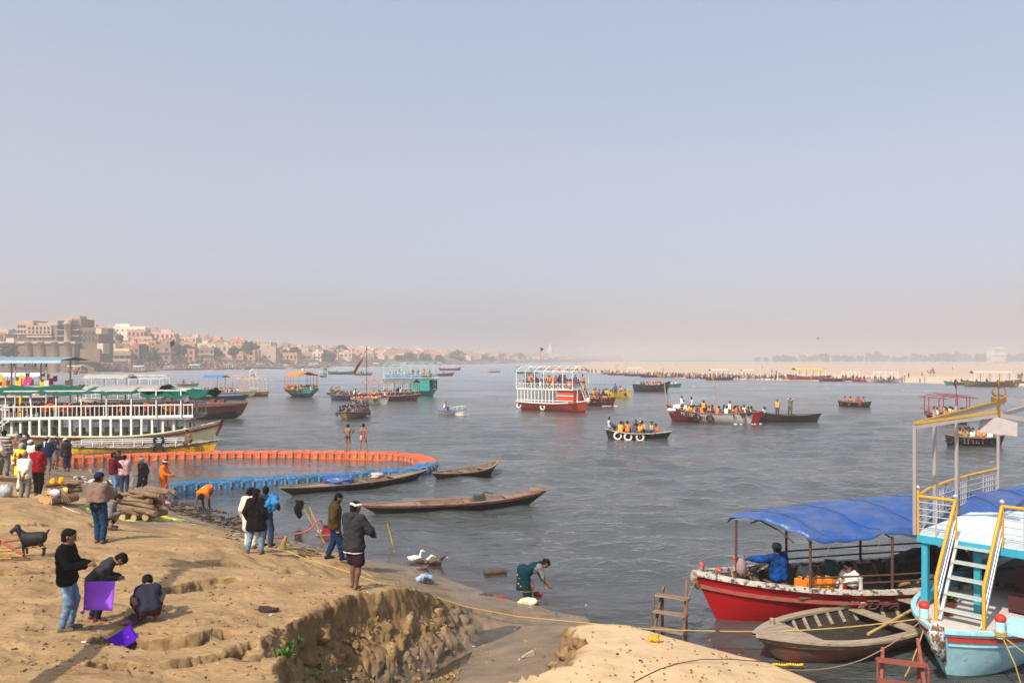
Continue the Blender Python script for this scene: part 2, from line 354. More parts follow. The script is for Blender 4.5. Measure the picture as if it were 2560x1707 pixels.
def ground_mesh():
    nu, nv = 660, 760
    u = np.concatenate([np.linspace(-2.2, -.74, 40, endpoint=False), np.linspace(-.74, .5, nu-60), np.linspace(.52, 1.6, 20)])
    v = np.exp(np.linspace(math.log(5.5), math.log(70), nv))
    U, Vv = np.meshgrid(u, v, indexing='xy'); X = U*Vv; Y = Vv; Z = height(X, Y)
    nu = len(u)
    gy = np.gradient(Z, axis=0)/np.gradient(Y, axis=0); gx = np.gradient(Z, axis=1)/np.gradient(X, axis=1); gy = gy-gx*U
    sl = np.hypot(gx, gy); st = sstep(.5, 1.3, sl)*sstep(.02, .25, Z); dx, dy = -gx/(sl+1e-6), -gy/(sl+1e-6)
    n3 = fbm(X*2.4, Y*2.4, 2, .5, Z*3.4)*.09+np.abs(fbm(X*6.5+5, Y*6.5, 3, .6, Z*8))*.085+np.abs(fbm(X*17, Y*17, 2, .6, Z*19))*.03
    X = X+dx*st*n3; Y = Y+dy*st*n3; Z = Z+st*(.06*fbm(X*6+3, Y*6, 3, .6, Z*6)+.02*fbm(X*19, Y*19, 2, .6, Z*19))
    V = np.stack([X, Y, Z], -1).reshape(-1, 3)
    i = np.arange(nu*(nv-1)).reshape(nv-1, nu)[:, :-1].ravel(); Q = np.stack([i, i+1, i+1+nu, i+nu], 1)
    return V, Q, U, Z
def ground_material():
    m = bpy.data.materials.new('silt'); m.use_nodes = True; t = m.node_tree; N = t.nodes; L = t.links; b = N['Principled BSDF']
    geo = N.new('ShaderNodeNewGeometry'); sep = N.new('ShaderNodeSeparateXYZ'); L.new(geo.outputs['Position'], sep.inputs[0])
    def noise(sc, det=6, rough=.6, vec=None, st=None):
        n = N.new('ShaderNodeTexNoise'); n.inputs['Scale'].default_value = sc; n.inputs['Detail'].default_value = det; n.inputs['Roughness'].default_value = rough
        src = geo.outputs['Position']
        if st: mp = N.new('ShaderNodeMapping'); mp.inputs['Scale'].default_value = st; L.new(src, mp.inputs[0]); src = mp.outputs[0]
        L.new(src, n.inputs['Vector']); return n.outputs[0]
    def ramp(f, pts):
        r = N.new('ShaderNodeValToRGB'); e = r.color_ramp.elements
        while len(e) < len(pts): e.new(0.5)
        for el, (p, c) in zip(e, pts): el.position = p; el.color = (*c, 1)
        L.new(f, r.inputs[0]); return r.outputs[0]
    def mixc(f, a, b_):
        x = N.new('ShaderNodeMix'); x.data_type = 'RGBA'; L.new(f, x.inputs[0]); L.new(a, x.inputs[6]); L.new(b_, x.inputs[7]); return x.outputs[2]
    def mrange(f, a, b_, c=0., d=1.):
        x = N.new('ShaderNodeMapRange'); x.interpolation_type = 'SMOOTHSTEP'
        for i, v in enumerate((a, b_, c, d)): x.inputs[i+1].default_value = v
        L.new(f, x.inputs[0]); return x.outputs[0]
    def math_(op, a, b_):
        x = N.new('ShaderNodeMath'); x.operation = op
        for i, s_ in enumerate((a, b_)):
            if isinstance(s_, (int, float)): x.inputs[i].default_value = s_
            else: L.new(s_, x.inputs[i])
        return x.outputs[0]
    dry = ramp(noise(0.9, 8, .65, st=(1, 2.2, 1)), [(.28, (.22,.132,.058)), (.42, (.315,.198,.092)), (.58, (.375,.242,.116)), (.75, (.45,.305,.155))])
    speck = ramp(noise(14, 6, .7, st=(1,1.8,1)), [(.30, (.62,.58,.52)), (.5, (1,1,1)), (.74, (1.16,1.16,1.16))])
    mul = N.new('ShaderNodeMix'); mul.data_type = 'RGBA'; mul.blend_type = 'MULTIPLY'; mul.inputs[0].default_value = 1; L.new(dry, mul.inputs[6]); L.new(speck, mul.inputs[7]); dry = mul.outputs[2]
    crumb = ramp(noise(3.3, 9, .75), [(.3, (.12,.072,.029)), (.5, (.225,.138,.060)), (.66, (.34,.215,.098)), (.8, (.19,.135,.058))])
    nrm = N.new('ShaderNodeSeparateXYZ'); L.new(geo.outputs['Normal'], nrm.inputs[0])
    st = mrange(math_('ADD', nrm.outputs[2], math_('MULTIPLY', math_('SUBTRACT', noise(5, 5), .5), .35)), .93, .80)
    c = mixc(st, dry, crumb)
    wet = ramp(noise(1.6, 7, .65, st=(1,1.6,1)), [(.3, (.13,.094,.060)), (.5, (.20,.143,.090)), (.7, (.26,.186,.115))])
    aw = N.new('ShaderNodeAttribute'); aw.attribute_name = 'wet'; ap = N.new('ShaderNodeAttribute'); ap.attribute_name = 'pale'
    pale = ramp(noise(2.2, 8, .65), [(.3, (.49,.335,.185)), (.5, (.58,.405,.23)), (.7, (.64,.465,.275))]); c = mixc(math_('MULTIPLY', ap.outputs['Fac'], math_('SUBTRACT', 1.0, math_('MULTIPLY', st, .75))), c, pale)
    wf = mrange(math_('ADD', aw.outputs['Fac'], math_('MULTIPLY', math_('SUBTRACT', noise(1.1, 7, .65), .5), .5)), .35, .62); c = mixc(wf, c, wet)
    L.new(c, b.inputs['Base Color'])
    wr = mrange(math_('ADD', sep.outputs[2], math_('MULTIPLY', math_('SUBTRACT', noise(1.3, 4), .5), .12)), .30, .04, .85, .22); L.new(wr, b.inputs['Roughness'])
    b.inputs['Specular IOR Level'].default_value = .35
    wf_n = mrange(noise(.5, 3), .5, .6)
    h1 = noise(30, 8, .75); h2 = noise(6, 9, .72, st=(1,1.9,1)); vo = N.new('ShaderNodeTexVoronoi'); vo.feature = 'DISTANCE_TO_EDGE'; vo.inputs['Scale'].default_value = 7; L.new(geo.outputs['Position'], vo.inputs['Vector']); cr = mrange(vo.outputs['Distance'], 0, .06, 0, .10); hh = math_('ADD', math_('ADD', math_('MULTIPLY', h1, .45), h2), math_('MULTIPLY', cr, wf_n))
    bp = N.new('ShaderNodeBump'); bp.inputs['Strength'].default_value = .6; bp.inputs['Distance'].default_value = .05; L.new(hh, bp.inputs['Height']); L.new(bp.outputs[0], b.inputs['Normal'])
    return m
MGROUND = ground_material()
V_, Q_, U_, Z_ = ground_mesh()
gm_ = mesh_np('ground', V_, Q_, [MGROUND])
_pl = sstep(-.35, .1, sdist(MPOLY, V_[:,0], V_[:,1])); _w = np.clip((1.0-V_[:,2])/1.0, 0, 1)*(1-.95*_pl); _w = np.maximum(_w, sstep(.45,.1,V_[:,2])*(1-.8*_pl))
_left = sstep(-9.0, -11.5, V_[:,0])*sstep(21, 24, V_[:,1]); _w = np.maximum(_w, .62*_left*sstep(1.75, 1.2, V_[:,2])); 
for nm_, ar_ in (('wet', _w), ('pale', _pl)): a_ = gm_.attributes.new(nm_, 'FLOAT', 'POINT'); a_.data.foreach_set('value', ar_.astype(np.float32))
tag(place('ground', gm_), kind='structure')
# ---------------------------------------------------------------- the river
def RING(X, Y): return sstep(1.06, .9, np.hypot((X+15.2)/11.5, (Y-43.6)/5.4))
def water_mesh():
    nu = 560; u = np.linspace(-.78, .78, nu); y0, y1, nv = 7.0, 120.0, 620
    v = np.exp(np.linspace(math.log(y0), math.log(y1), nv)); U, Vv = np.meshgrid(u, v); X = U*Vv; Y = Vv
    w = np.zeros_like(X); rg = np.random.default_rng(3)
    for i in range(26):
        lam = 0.45*1.14**i*(0.9+.2*rg.random()); a = -1.45+rg.normal()*.42; kx, ky = math.cos(a)*2*math.pi/lam, math.sin(a)*2*math.pi/lam
        ph = rg.random()*6.28; fade = 1-sstep(lam*14, lam*38, Y) if lam < 5 else 1
        q = np.sin(kx*X+ky*Y+ph+1.5*vnoise(X*.35+i*7, Y*.35)); w += fade*lam*.0098*(q+.35*np.cos(2*(kx*X+ky*Y+ph)))*(0.55+.75*vnoise(X*.13+i*3.1, Y*.13-i))*(0.55 if lam > 4 else 1)
    dep = np.clip(-height(X, Y), 0, 3); dep = np.where(Y > 60, 3, dep)
    calm = 0.16+.84*sstep(0.0, 1.1, dep)*(1-.72*RING(X, Y))
    edge = 1-sstep(75, 112, Y); w = w*calm*edge
    V = np.stack([X, Y, w], -1).reshape(-1, 3)
    i = np.arange(nu*(nv-1)).reshape(nv-1, nu)[:, :-1].ravel(); Q = np.stack([i, i+1, i+1+nu, i+nu], 1)
    return V, Q, dep.ravel(), (U[0,0], U[0,-1], y0, y1)
def water_material():
    m = bpy.data.materials.new('river_water'); m.use_nodes = True; t = m.node_tree; N = t.nodes; L = t.links; b = N['Principled BSDF']
    b.inputs['Base Color'].default_value = (.082,.082,.074,1); b.inputs['Roughness'].default_value = .14; b.inputs['IOR'].default_value = 1.333
    geo = N.new('ShaderNodeNewGeometry'); sy = N.new('ShaderNodeSeparateXYZ'); L.new(geo.outputs['Position'], sy.inputs[0]); ry = N.new('ShaderNodeMapRange'); ry.inputs[1].default_value = 40; ry.inputs[2].default_value = 260; ry.inputs[3].default_value = .07; ry.inputs[4].default_value = .36; L.new(sy.outputs[1], ry.inputs[0])
    mp = N.new('ShaderNodeMapping'); mp.inputs['Scale'].default_value = (1, 1.5, 1); L.new(geo.outputs['Position'], mp.inputs[0])
    hs = None
    for sc, am in ((.9, .5), (2.6, .26), (7.0, .07)):
        n = N.new('ShaderNodeTexNoise'); n.inputs['Scale'].default_value = sc; n.inputs['Detail'].default_value = 4; n.inputs['Distortion'].default_value = .6; L.new(mp.outputs[0], n.inputs['Vector'])
        x = N.new('ShaderNodeMath'); x.operation = 'MULTIPLY'; x.inputs[1].default_value = am; L.new(n.outputs[0], x.inputs[0])
        if hs is None: hs = x.outputs[0]
        else: y = N.new('ShaderNodeMath'); L.new(hs, y.inputs[0]); L.new(x.outputs[0], y.inputs[1]); hs = y.outputs[0]
    pn = N.new('ShaderNodeTexNoise'); pn.inputs['Scale'].default_value = .06; pn.inputs['Detail'].default_value = 3; L.new(geo.outputs['Position'], pn.inputs['Vector'])
    pr = N.new('ShaderNodeMapRange'); pr.inputs[1].default_value = .35; pr.inputs[2].default_value = .65; pr.inputs[3].default_value = .45; pr.inputs[4].default_value = 1.0; L.new(pn.outputs[0], pr.inputs[0])
    at = N.new('ShaderNodeAttribute'); at.attribute_name = 'depth'
    ca = N.new('ShaderNodeMapRange'); ca.inputs[1].default_value = 0; ca.inputs[2].default_value = .8; ca.inputs[3].default_value = .12; ca.inputs[4].default_value = 1.; L.new(at.outputs['Fac'], ca.inputs[0])
    mm0 = N.new('ShaderNodeMath'); mm0.operation = 'MULTIPLY'; L.new(pr.outputs[0], mm0.inputs[0]); L.new(ca.outputs[0], mm0.inputs[1]); ak = N.new('ShaderNodeAttribute'); ak.attribute_name = 'ruffle'; mm = N.new('ShaderNodeMath'); mm.operation = 'MULTIPLY'; L.new(mm0.outputs[0], mm.inputs[0]); L.new(ak.outputs['Fac'], mm.inputs[1])
    bp = N.new('ShaderNodeBump'); bp.inputs['Distance'].default_value = .34; L.new(mm.outputs[0], bp.inputs['Strength']); L.new(hs, bp.inputs['Height']); 
    tr = N.new('ShaderNodeBsdfTransparent'); tr.inputs[0].default_value = (.74,.68,.55,1)
    al = N.new('ShaderNodeMapRange'); al.inputs[1].default_value = 0.0; al.inputs[2].default_value = .5; al.inputs[3].default_value = .12; al.inputs[4].default_value = 1.0; L.new(at.outputs['Fac'], al.inputs[0])
    df = N.new('ShaderNodeBsdfDiffuse'); df.inputs[0].default_value = (.064,.070,.068,1); L.new(bp.outputs[0], df.inputs['Normal'])
    inn = N.new('ShaderNodeMixShader'); L.new(al.outputs[0], inn.inputs[0]); L.new(tr.outputs[0], inn.inputs[1]); L.new(df.outputs[0], inn.inputs[2])
    gl = N.new('ShaderNodeBsdfGlossy'); L.new(bp.outputs[0], gl.inputs['Normal']); L.new(ry.outputs[0], gl.inputs['Roughness']); gl.inputs[0].default_value = (1,1,1,1)
    fr = N.new('ShaderNodeFresnel'); fr.inputs[0].default_value = 1.333; L.new(bp.outputs[0], fr.inputs['Normal'])
    mx = N.new('ShaderNodeMixShader'); L.new(fr.outputs[0], mx.inputs[0]); L.new(inn.outputs[0], mx.inputs[1]); L.new(gl.outputs[0], mx.inputs[2]); N.remove(b)
    L.new(mx.outputs[0], N['Material Output'].inputs[0])
    return m
MWATER = water_material()
V_, Q_, D_, (u0, u1, y0, y1) = water_mesh()
nb = len(V_)
# the river goes on: flat sheets beside and beyond the choppy water that the bank looks over
ext = [(u0*y0,y0),(u0*y1,y1),(-3000,y1),(-3000,y0), (u1*y0,y0),(3000,y0),(3000,y1),(u1*y1,y1), (-3000,y1),(3000,y1),(3000,6000),(-3000,6000)]
V_ = np.vstack([V_, np.array([(a, b_, 0.0) for a, b_ in ext])]); Q_ = np.vstack([Q_, np.array([(nb,nb+1,nb+2,nb+3),(nb+4,nb+5,nb+6,nb+7),(nb+8,nb+9,nb+10,nb+11)])])
me = mesh_np('river', V_, Q_, [MWATER]); D_ = np.concatenate([D_, np.full(len(ext), 3.0)])
a_ = me.attributes.new('depth', 'FLOAT', 'POINT'); a_.data.foreach_set('value', D_.astype(np.float32))
a_ = me.attributes.new('ruffle', 'FLOAT', 'POINT'); a_.data.foreach_set('value', (1-.7*RING(V_[:,0], V_[:,1])).astype(np.float32))
tag(place('river', me), kind='structure')
# ---------------------------------------------------------------- people
MSKIN = mat('skin_brown', (.215,.108,.064), .55, .10, 9)
MSKIN2 = mat('skin_dark', (.12,.058,.035), .5, .10, 9)
MHAIR = mat('black_hair', (.006,.005,.005), .8, .2, 60, .3, 120, spec=.12)
MGREY = mat('grey_hair', (.30,.29,.28), .6, .2, 60)
MEYE = mat('eye_dark', (.02,.012,.01), .3, 0)
MLIP = mat('lip', (.12,.045,.035), .5, 0)
def cloth(name, col=(.5,.5,.5), var=.10, bump=.25, **k): return mat(name, col, k.pop('rough', .85), var, k.pop('scale', 9), bump, k.pop('bscale', 90), spec=.08, **k)
V3 = lambda *a: np.array(a, float)
def unit(v): return v/max(np.linalg.norm(v), 1e-9)
def ik(a, c, l1, l2, pole):
    d = c-a; L = np.linalg.norm(d); L = min(max(L, abs(l1-l2)+.01), l1+l2-.003); u = unit(d); c = a+u*L
    x = (l1*l1-l2*l2+L*L)/(2*L); h = math.sqrt(max(l1*l1-x*x, 0)); p = np.array(pole, float); p = unit(p-u*(p@u))
    return a+u*x+p*h, c
def skeleton(pelvis=(0,0,.93), lean=0, side=0, turn=0, head=(0,0), hr=None, hl=None, fr=None, fl=None, er=None, el=None, kr=None, kl=None, hip=.09, sh=.163, hx=0):
    """joints of a 1.7 m person facing +y; hands and feet are targets, elbows and knees follow"""
    J = {}; p = V3(*pelvis); a = R(lean); s = R(side)
    ax = V3(math.sin(s)*math.cos(a), math.sin(a), math.cos(a)*math.cos(s)); tw = R(turn)
    rt = V3(math.cos(tw), math.sin(tw), 0); rt = unit(rt-ax*(rt@ax)); fw = np.cross(ax, rt)
    J.update(pelvis=p, ax=ax, rt=rt, fw=fw, waist=p+ax*.14, chest=p+ax*.33, neck=p+ax*.51)
    hp, hy = R(head[0]), R(head[1]); hax = unit(ax*math.cos(hp)+fw*math.sin(hp)+rt*math.sin(R(hx))); J['hax'] = hax
    hf = fw*math.cos(hy)+rt*math.sin(hy); hf = unit(hf-hax*(hf@hax)); J['hf'] = hf; J['hr'] = np.cross(hf, hax)
    J['head'] = J['neck']+hax*.135+hf*.02
    for sg, nm, h_, f_, e_, k_ in ((1,'r',hr,fr,er,kr), (-1,'l',hl,fl,el,kl)):
        J['sh'+nm] = p+ax*.437+rt*sg*sh; J['hip'+nm] = p+V3(math.cos(tw), math.sin(tw), 0)*sg*hip-V3(0,0,.02)
        h_ = V3(*h_) if h_ is not None else J['sh'+nm]+V3(sg*.07,.06,-.53); f_ = V3(*f_) if f_ is not None else V3(sg*.10,-.02,.075)
        J['el'+nm], J['wr'+nm] = ik(J['sh'+nm], h_, .29, .26, e_ if e_ is not None else (sg*.5,-1,-.2))
        J['kn'+nm], J['an'+nm] = ik(J['hip'+nm], f_, .43, .42, k_ if k_ is not None else (sg*.12,1,0))
    return J
def hand_mesh(J, nm, curl=.6, h=.0065):
    w = J['wr'+nm]; d = unit(w-J['el'+nm]); sg = 1 if nm == 'r' else -1
    side = J['fw']; side = unit(side-d*(side@d)); pal = np.cross(d, side)*sg     # thumb side, palm normal
    S = SDF(h); S.cone(w-d*.02, w+d*.02, .026, .024, .02); 
    for i in range(4): o = side*(.027-.018*i); S.cone(w+d*.01+o*.6, w+d*.085+o, .016, .0125, .012)
    for i, L in enumerate((.068,.076,.070,.055)):
        b = w+d*.085+side*(.027-.018*i); q = unit(d*math.cos(curl)+pal*math.sin(curl)); r = unit(d*math.cos(curl*2.2)+pal*math.sin(curl*2.2))
        m1 = b+q*L*.55; S.cone(b, m1, .0098, .0088, .004); S.cone(m1, m1+r*L*.5, .0088, .0072, .004)
    t0 = w+d*.025+side*.024; t1 = t0+unit(d*.7+side*.75+pal*.25)*.04; S.cone(t0, t1, .0125, .0108, .01); S.cone(t1, t1+unit(d+pal*.35+side*.1)*.032, .0105, .008, .004)
    return S.mesh()
def foot(S, J, nm, r=.0, k=.02, yaw=None, flat=True, z=None):
    an = J['an'+nm]; f = J['fw'].copy(); f[2] = 0; f = unit(f)
    if yaw is not None: a = R(yaw); f = V3(f[0]*math.cos(a)-f[1]*math.sin(a), f[0]*math.sin(a)+f[1]*math.cos(a), 0)
    g = an+V3(0,0,-.045); S.cone(an, g-f*.03, .040+r, .034+r, k); S.cone(g-f*.03, g+f*.12, .032+r, .027+r, k); S.cone(g+f*.11, g+f*.16+V3(0,0,-.004), .03+r, .023+r, k)
def joinmesh(parts):
    V = []; Q = []; n = 0
    for v, q in parts: V.append(v); Q.append(q+n); n += len(v)
    return np.vstack(V), np.vstack(Q)
def person(label, loc, yaw=0, H=1.7, pose=None, skin=None, hair='short', hairmat=None, shirt=None, legs=None, shoes=None, h=.017, extra=None, group=None, hands=(.6,.6), feet=(None,None), fat=0., beard=None, sink=0.0, head=1.0, cat='person'):
    """body as one skin, clothes and hair as children"""
    sc = H/1.7; J = skeleton(**(pose or {})); skin = skin or MSKIN
    S = SDF(h)
    hd, hax, hf, hrt = J['head'], J['hax'], J['hf'], J['hr']; q = head
    # head: skull, face, jaw, nose, ears, neck
    S.cone(hd+hax*.03*q-hf*.025*q, hd+hax*.035*q+hf*.02*q, .088*q, .082*q, .02); S.cone(hd+hf*.02*q, hd-hax*.075*q+hf*.045*q, .073*q, .045*q, .03); S.cone(hd-hax*.05*q+hf*.03*q-hrt*.025, hd-hax*.05*q+hf*.03*q+hrt*.025, .045*q, .045*q, .02)
    S.cone(hd+hf*.095*q-hax*.005, hd+hf*.112*q-hax*.035*q, .011, .016, .012); S.cone(hd+hf*.085*q+hax*.02-hrt*.03, hd+hf*.085*q+hax*.02+hrt*.03, .016, .016, .012)
    for sg in (1,-1): S.cone(hd+hrt*sg*.083*q-hf*.01-hax*.02, hd+hrt*sg*.088*q-hf*.015+hax*.018, .014, .018, .008)
    S.cone(J['neck']-J['ax']*.04, hd-hax*.06-hf*.02, .058, .052, .03)
    rt = J['rt']
    for sg in (1,-1):
        S.cone(J['pelvis']+rt*sg*.075, J['waist']+rt*sg*.06, .105+fat, .095+fat, .05); S.cone(J['waist']+rt*sg*.06, J['chest']+rt*sg*.085, .095+fat*.8, .108+fat*.4, .05)
        nm = 'r' if sg > 0 else 'l'; S.cone(J['neck']-J['ax']*.03, J['sh'+nm], .058, .062, .05); S.cone(J['chest']+rt*sg*.08, J['sh'+nm]-rt*sg*.03, .10, .068, .05)
        S.cone(J['sh'+nm], J['el'+nm], .052, .040, .03); S.cone(J['el'+nm], J['wr'+nm], .041, .027, .02)
        S.cone(J['hip'+nm], J['kn'+nm], .088+fat*.3, .058, .04); S.cone(J['kn'+nm], J['kn'+nm]*.55+J['an'+nm]*.45, .056, .054, .03); S.cone(J['kn'+nm]*.6+J['an'+nm]*.4, J['an'+nm], .054, .037, .03)
        foot(S, J, nm, yaw=feet[0 if sg > 0 else 1])
    parts = [S.mesh(), hand_mesh(J, 'r', hands[0]), hand_mesh(J, 'l', hands[1])]
    V, Q = joinmesh(parts); C = V[Q].mean(1); rel = C-hd
    u, v, w = rel@hrt, rel@hf, rel@hax; mi = np.zeros(len(Q), int)
    mi[(np.abs(np.abs(u)-.032*q) < .014) & (np.abs(w-.002) < .008) & (v > .05)] = 1
    mi[(np.abs(u) < .024) & (np.abs(w+.062*q) < .008) & (v > .055)] = 2
    mats = [skin, MEYE, MLIP, hairmat or MHAIR]
    if beard: mi[(w < -.035*q) & (v > .0) & (w > -.14) & (np.abs(u) < .09) & (mi == 0) & ~((np.abs(u) < .02) & (w > -.055*q))] = 3
    mi[(np.abs(np.abs(u)-.034*q) < .018) & (np.abs(w-.026) < .005) & (v > .05)] = 3
    body = place('person', mesh_np('person', V*sc, Q, mats, mi)); body.location = Vector(loc)-Vector((0,0,sink)); body.rotation_euler = (0,0,R(yaw)); tag(body, label, cat, group)
    def child(name, S2, m, wr=0, wf=18, seed=0., par=None):
        V2, Q2 = S2.mesh(wr, wf, seed)
        if len(V2) == 0: return None
        return place(name, mesh_np(name, V2*sc, Q2, [m]), par or body)
    if hair:
        S2 = SDF(h*.85); hm = hairmat or MHAIR
        S2.cone(hd+hax*.045*q-hf*.03*q, hd+hax*.05*q+hf*.018*q, .094*q, .085*q, .02)
        if hair in ('short','long','bun','mop'):
            S2.cone(hd-hf*.03*q, hd-hf*.035*q-hax*.045*q, .088*q, .074*q, .02)
            if hair == 'mop': S2.cone(hd+hax*.055*q+hf*.03*q, hd+hax*.03*q+hf*.075*q, .075*q, .04*q, .02)
            if hair == 'long':
                S2.cone(hd-hf*.05-hax*.02, J['neck']-J['fw']*.085-J['ax']*.02, .075, .07, .03); S2.cone(J['neck']-J['fw']*.085, J['chest']-J['fw']*.125, .065, .045, .03)
            if hair == 'bun': S2.ball(hd-hf*.12-hax*.0, (.045,.045,.045))
            if hair != 'long': S2.cut(-hax+hf*.15, hd-hax*.07)
            fr_ = unit(hf*1.0-hax*.72)
            S2.cut(fr_, hd+hf*.055*q+hax*.045*q) if hair != 'mop' else S2.cut(unit(hf-hax*1.0), hd+hf*.075*q+hax*.035*q)
        child('hair', S2, hm, .003, 60)
    if shirt:
        m = shirt['m']; r = shirt.get('r', .022); S2 = SDF(h); ln = shirt.get('len', .0); slv = shirt.get('sleeve', 1.0); dn = -J['ax'] if ln < .12 else unit(-J['ax']*.5+V3(0,0,-.5))
        for sg in (1,-1):
            nm = 'r' if sg > 0 else 'l'
            S2.cone(J['pelvis']+rt*sg*.072+dn*ln, J['waist']+rt*sg*.062, .112+r+fat+shirt.get('flare',0), .10+r+fat, .05); S2.cone(J['waist']+rt*sg*.06, J['chest']+rt*sg*.085, .10+r+fat*.8, .108+r+fat*.4, .05)
            S2.cone(J['neck']-J['ax']*.035, J['sh'+nm], .055+r*.6, .062+r*.7, .05); S2.cone(J['chest']+rt*sg*.08, J['sh'+nm]-rt*sg*.03, .10+r*.8, .068+r, .05)
            if slv > 0:
                S2.cone(J['sh'+nm], J['el'+nm] if slv >= .5 else J['sh'+nm]*(1-slv*2)+J['el'+nm]*slv*2, .055+r, .044+r, .03)
                if slv > .5: k = (slv-.5)*2*.94; S2.cone(J['el'+nm], J['el'+nm]*(1-k)+J['wr'+nm]*k, .045+r, .032+r*.9, .02)
        S2.cut(dn, J['pelvis']+dn*(ln+.10)); S2.cut(unit(J['ax']+J['fw']*.25), J['neck']+J['ax']*.032)
        so = child('shirt', S2, m, shirt.get('wr', .0075), shirt.get('wf', 26), yaw)
        if shirt.get('collar'): S3 = SDF(h*.8); S3.cone(J['neck']-J['ax']*.02-J['fw']*.01, J['neck']+J['ax']*.03+J['fw']*.005, .085, .075, .02); S3.cut(J['ax'], J['neck']+J['ax']*.045); child('collar', S3, shirt['collar'], par=so)
        if shirt.get('hood'): S3 = SDF(h); S3.cone(J['neck']-J['fw']*.08-J['rt']*.06, J['neck']-J['fw']*.08+J['rt']*.06, .055, .055, .03); S3.cone(J['neck']-J['fw']*.08, J['chest']-J['fw']*.12+J['ax']*.04, .06, .04, .04); child('hood', S3, shirt['hood'], par=so)
        if shirt.get('band'):
            S3 = SDF(h)
            for sg in (1,-1): S3.cone(J['pelvis']+rt*sg*.074+dn*(ln+.05), J['pelvis']+rt*sg*.074+dn*(ln-.02), .116+r+fat, .116+r+fat, .05)
            S3.cut(dn, J['pelvis']+dn*(ln+.125)); S3.cut(-dn, J['pelvis']+dn*(ln+.10)); child('hem_band', S3, shirt['band'], par=so)
    if legs:
        m = legs['m']; r = legs.get('r', .018); S2 = SDF(h); kind = legs.get('kind', 'trousers'); low = legs.get('low', .93)
        if kind in ('skirt', 'dhoti'):
            mid = (J['anr']+J['anl'])/2; tp = J['pelvis']; bt = tp*(1-low)+mid*low; ww = legs.get('w', .10)
            for sg in (1,-1): S2.cone(tp+rt*sg*.07, bt+rt*sg*ww, .12+r, .10+r, .08)
            for nm in 'rl': S2.cone(J['hip'+nm], J['kn'+nm], .10+r, .09+r, .08)
            S2.cut((0,0,-1), (0,0,bt[2]))
        else:
            for sg in (1,-1):
                nm = 'r' if sg > 0 else 'l'; S2.cone(J['pelvis']+rt*sg*.072, J['hip'+nm], .108+r*.5+fat*.7, .092+r+fat*.3, .05)
                if low > .5:
                    S2.cone(J['hip'+nm], J['kn'+nm], .092+r+fat*.3, .064+r, .04); k = (low-.5)*2; e = J['kn'+nm]*(1-k)+J['an'+nm]*k; S2.cone(J['kn'+nm], e, .062+r, .046+r, .03)
                else:
                    e = J['hip'+nm]*(1-low*2)+J['kn'+nm]*low*2; S2.cone(J['hip'+nm], e, .092+r+fat*.3, .078+r*1.4, .03)
            S2.cut(J['ax'], J['pelvis']+J['ax']*.13)
        child('trousers' if kind == 'trousers' else kind, S2, m, legs.get('wr', .007), legs.get('wf', 28), yaw+2)
    if shoes:
        for i, nm in enumerate('rl'):
            S2 = SDF(h*.8); foot(S2, J, nm, .008, yaw=feet[i]); S2.cut((0,0,1), J['an'+nm]+V3(0,0,.012)); child('shoe', S2, shoes)
    if extra: extra(J, child, h)
    return body, J
def turban(m, tilt=.1):
    def f(J, child, h):
        S = SDF(h*.8); c = J['head']+J['hax']*.055
        a = unit(J['hax']-J['hf']*tilt)
        for i in range(10):
            t0, t1 = i/10*6.283, (i+1)/10*6.283
            p = lambda t: c+J['hr']*math.cos(t)*.085+J['hf']*math.sin(t)*.1-J['hf']*.005+a*.015*math.sin(3*t)
            S.cone(p(t0), p(t1), .027, .029, .01)
        child('turban', S, m, .003, 80)
    return f
def capf(m, peak=True, back=False):
    def f(J, child, h):
        S = SDF(h*.8); hd = J['head']; S.cone(hd+J['hax']*.05-J['hf']*.03, hd+J['hax']*.055+J['hf']*.02, .1, .093, .02); S.cut(-J['hax'], hd+J['hax']*.03)
        if peak: S.cone(hd+J['hax']*.045+J['hf']*.1-J['hr']*.04, hd+J['hax']*.045+J['hf']*.1+J['hr']*.04, .012, .012, .01); S.cone(hd+J['hax']*.04+J['hf']*.14-J['hr']*.02, hd+J['hax']*.04+J['hf']*.14+J['hr']*.02, .012, .012, .03)
        child('cap', S, m)
    return f
# small passengers: one mesh each, with its own clothes colour
MPC = mat('passenger_cloth', objcol=True, rough=.85, var=.12, scale=12)
def _rand_cloth(name, cols):
    m = bpy.data.materials.new(name); m.use_nodes = True; t = m.node_tree; b = t.nodes['Principled BSDF']; b.inputs['Roughness'].default_value = .85
    oi = t.nodes.new('ShaderNodeObjectInfo'); r = t.nodes.new('ShaderNodeValToRGB'); r.color_ramp.interpolation = 'CONSTANT'; e = r.color_ramp.elements
    while len(e) < len(cols): e.new(.5)
    for i, (el, c) in enumerate(zip(e, cols)): el.position = i/len(cols); el.color = (*c, 1)
    t.links.new(oi.outputs['Random'], r.inputs[0]); t.links.new(r.outputs[0], b.inputs['Base Color']); return m
MPL = _rand_cloth('passenger_legs', [(.03,.035,.05),(.05,.05,.055),(.09,.07,.05),(.03,.05,.11),(.25,.05,.07),(.02,.02,.02)])
MPS = _rand_cloth('passenger_sleeve', [(.05,.06,.08),(.35,.33,.30),(.16,.05,.05),(.03,.03,.03),(.10,.12,.20),(.28,.20,.08),(.06,.09,.07)])
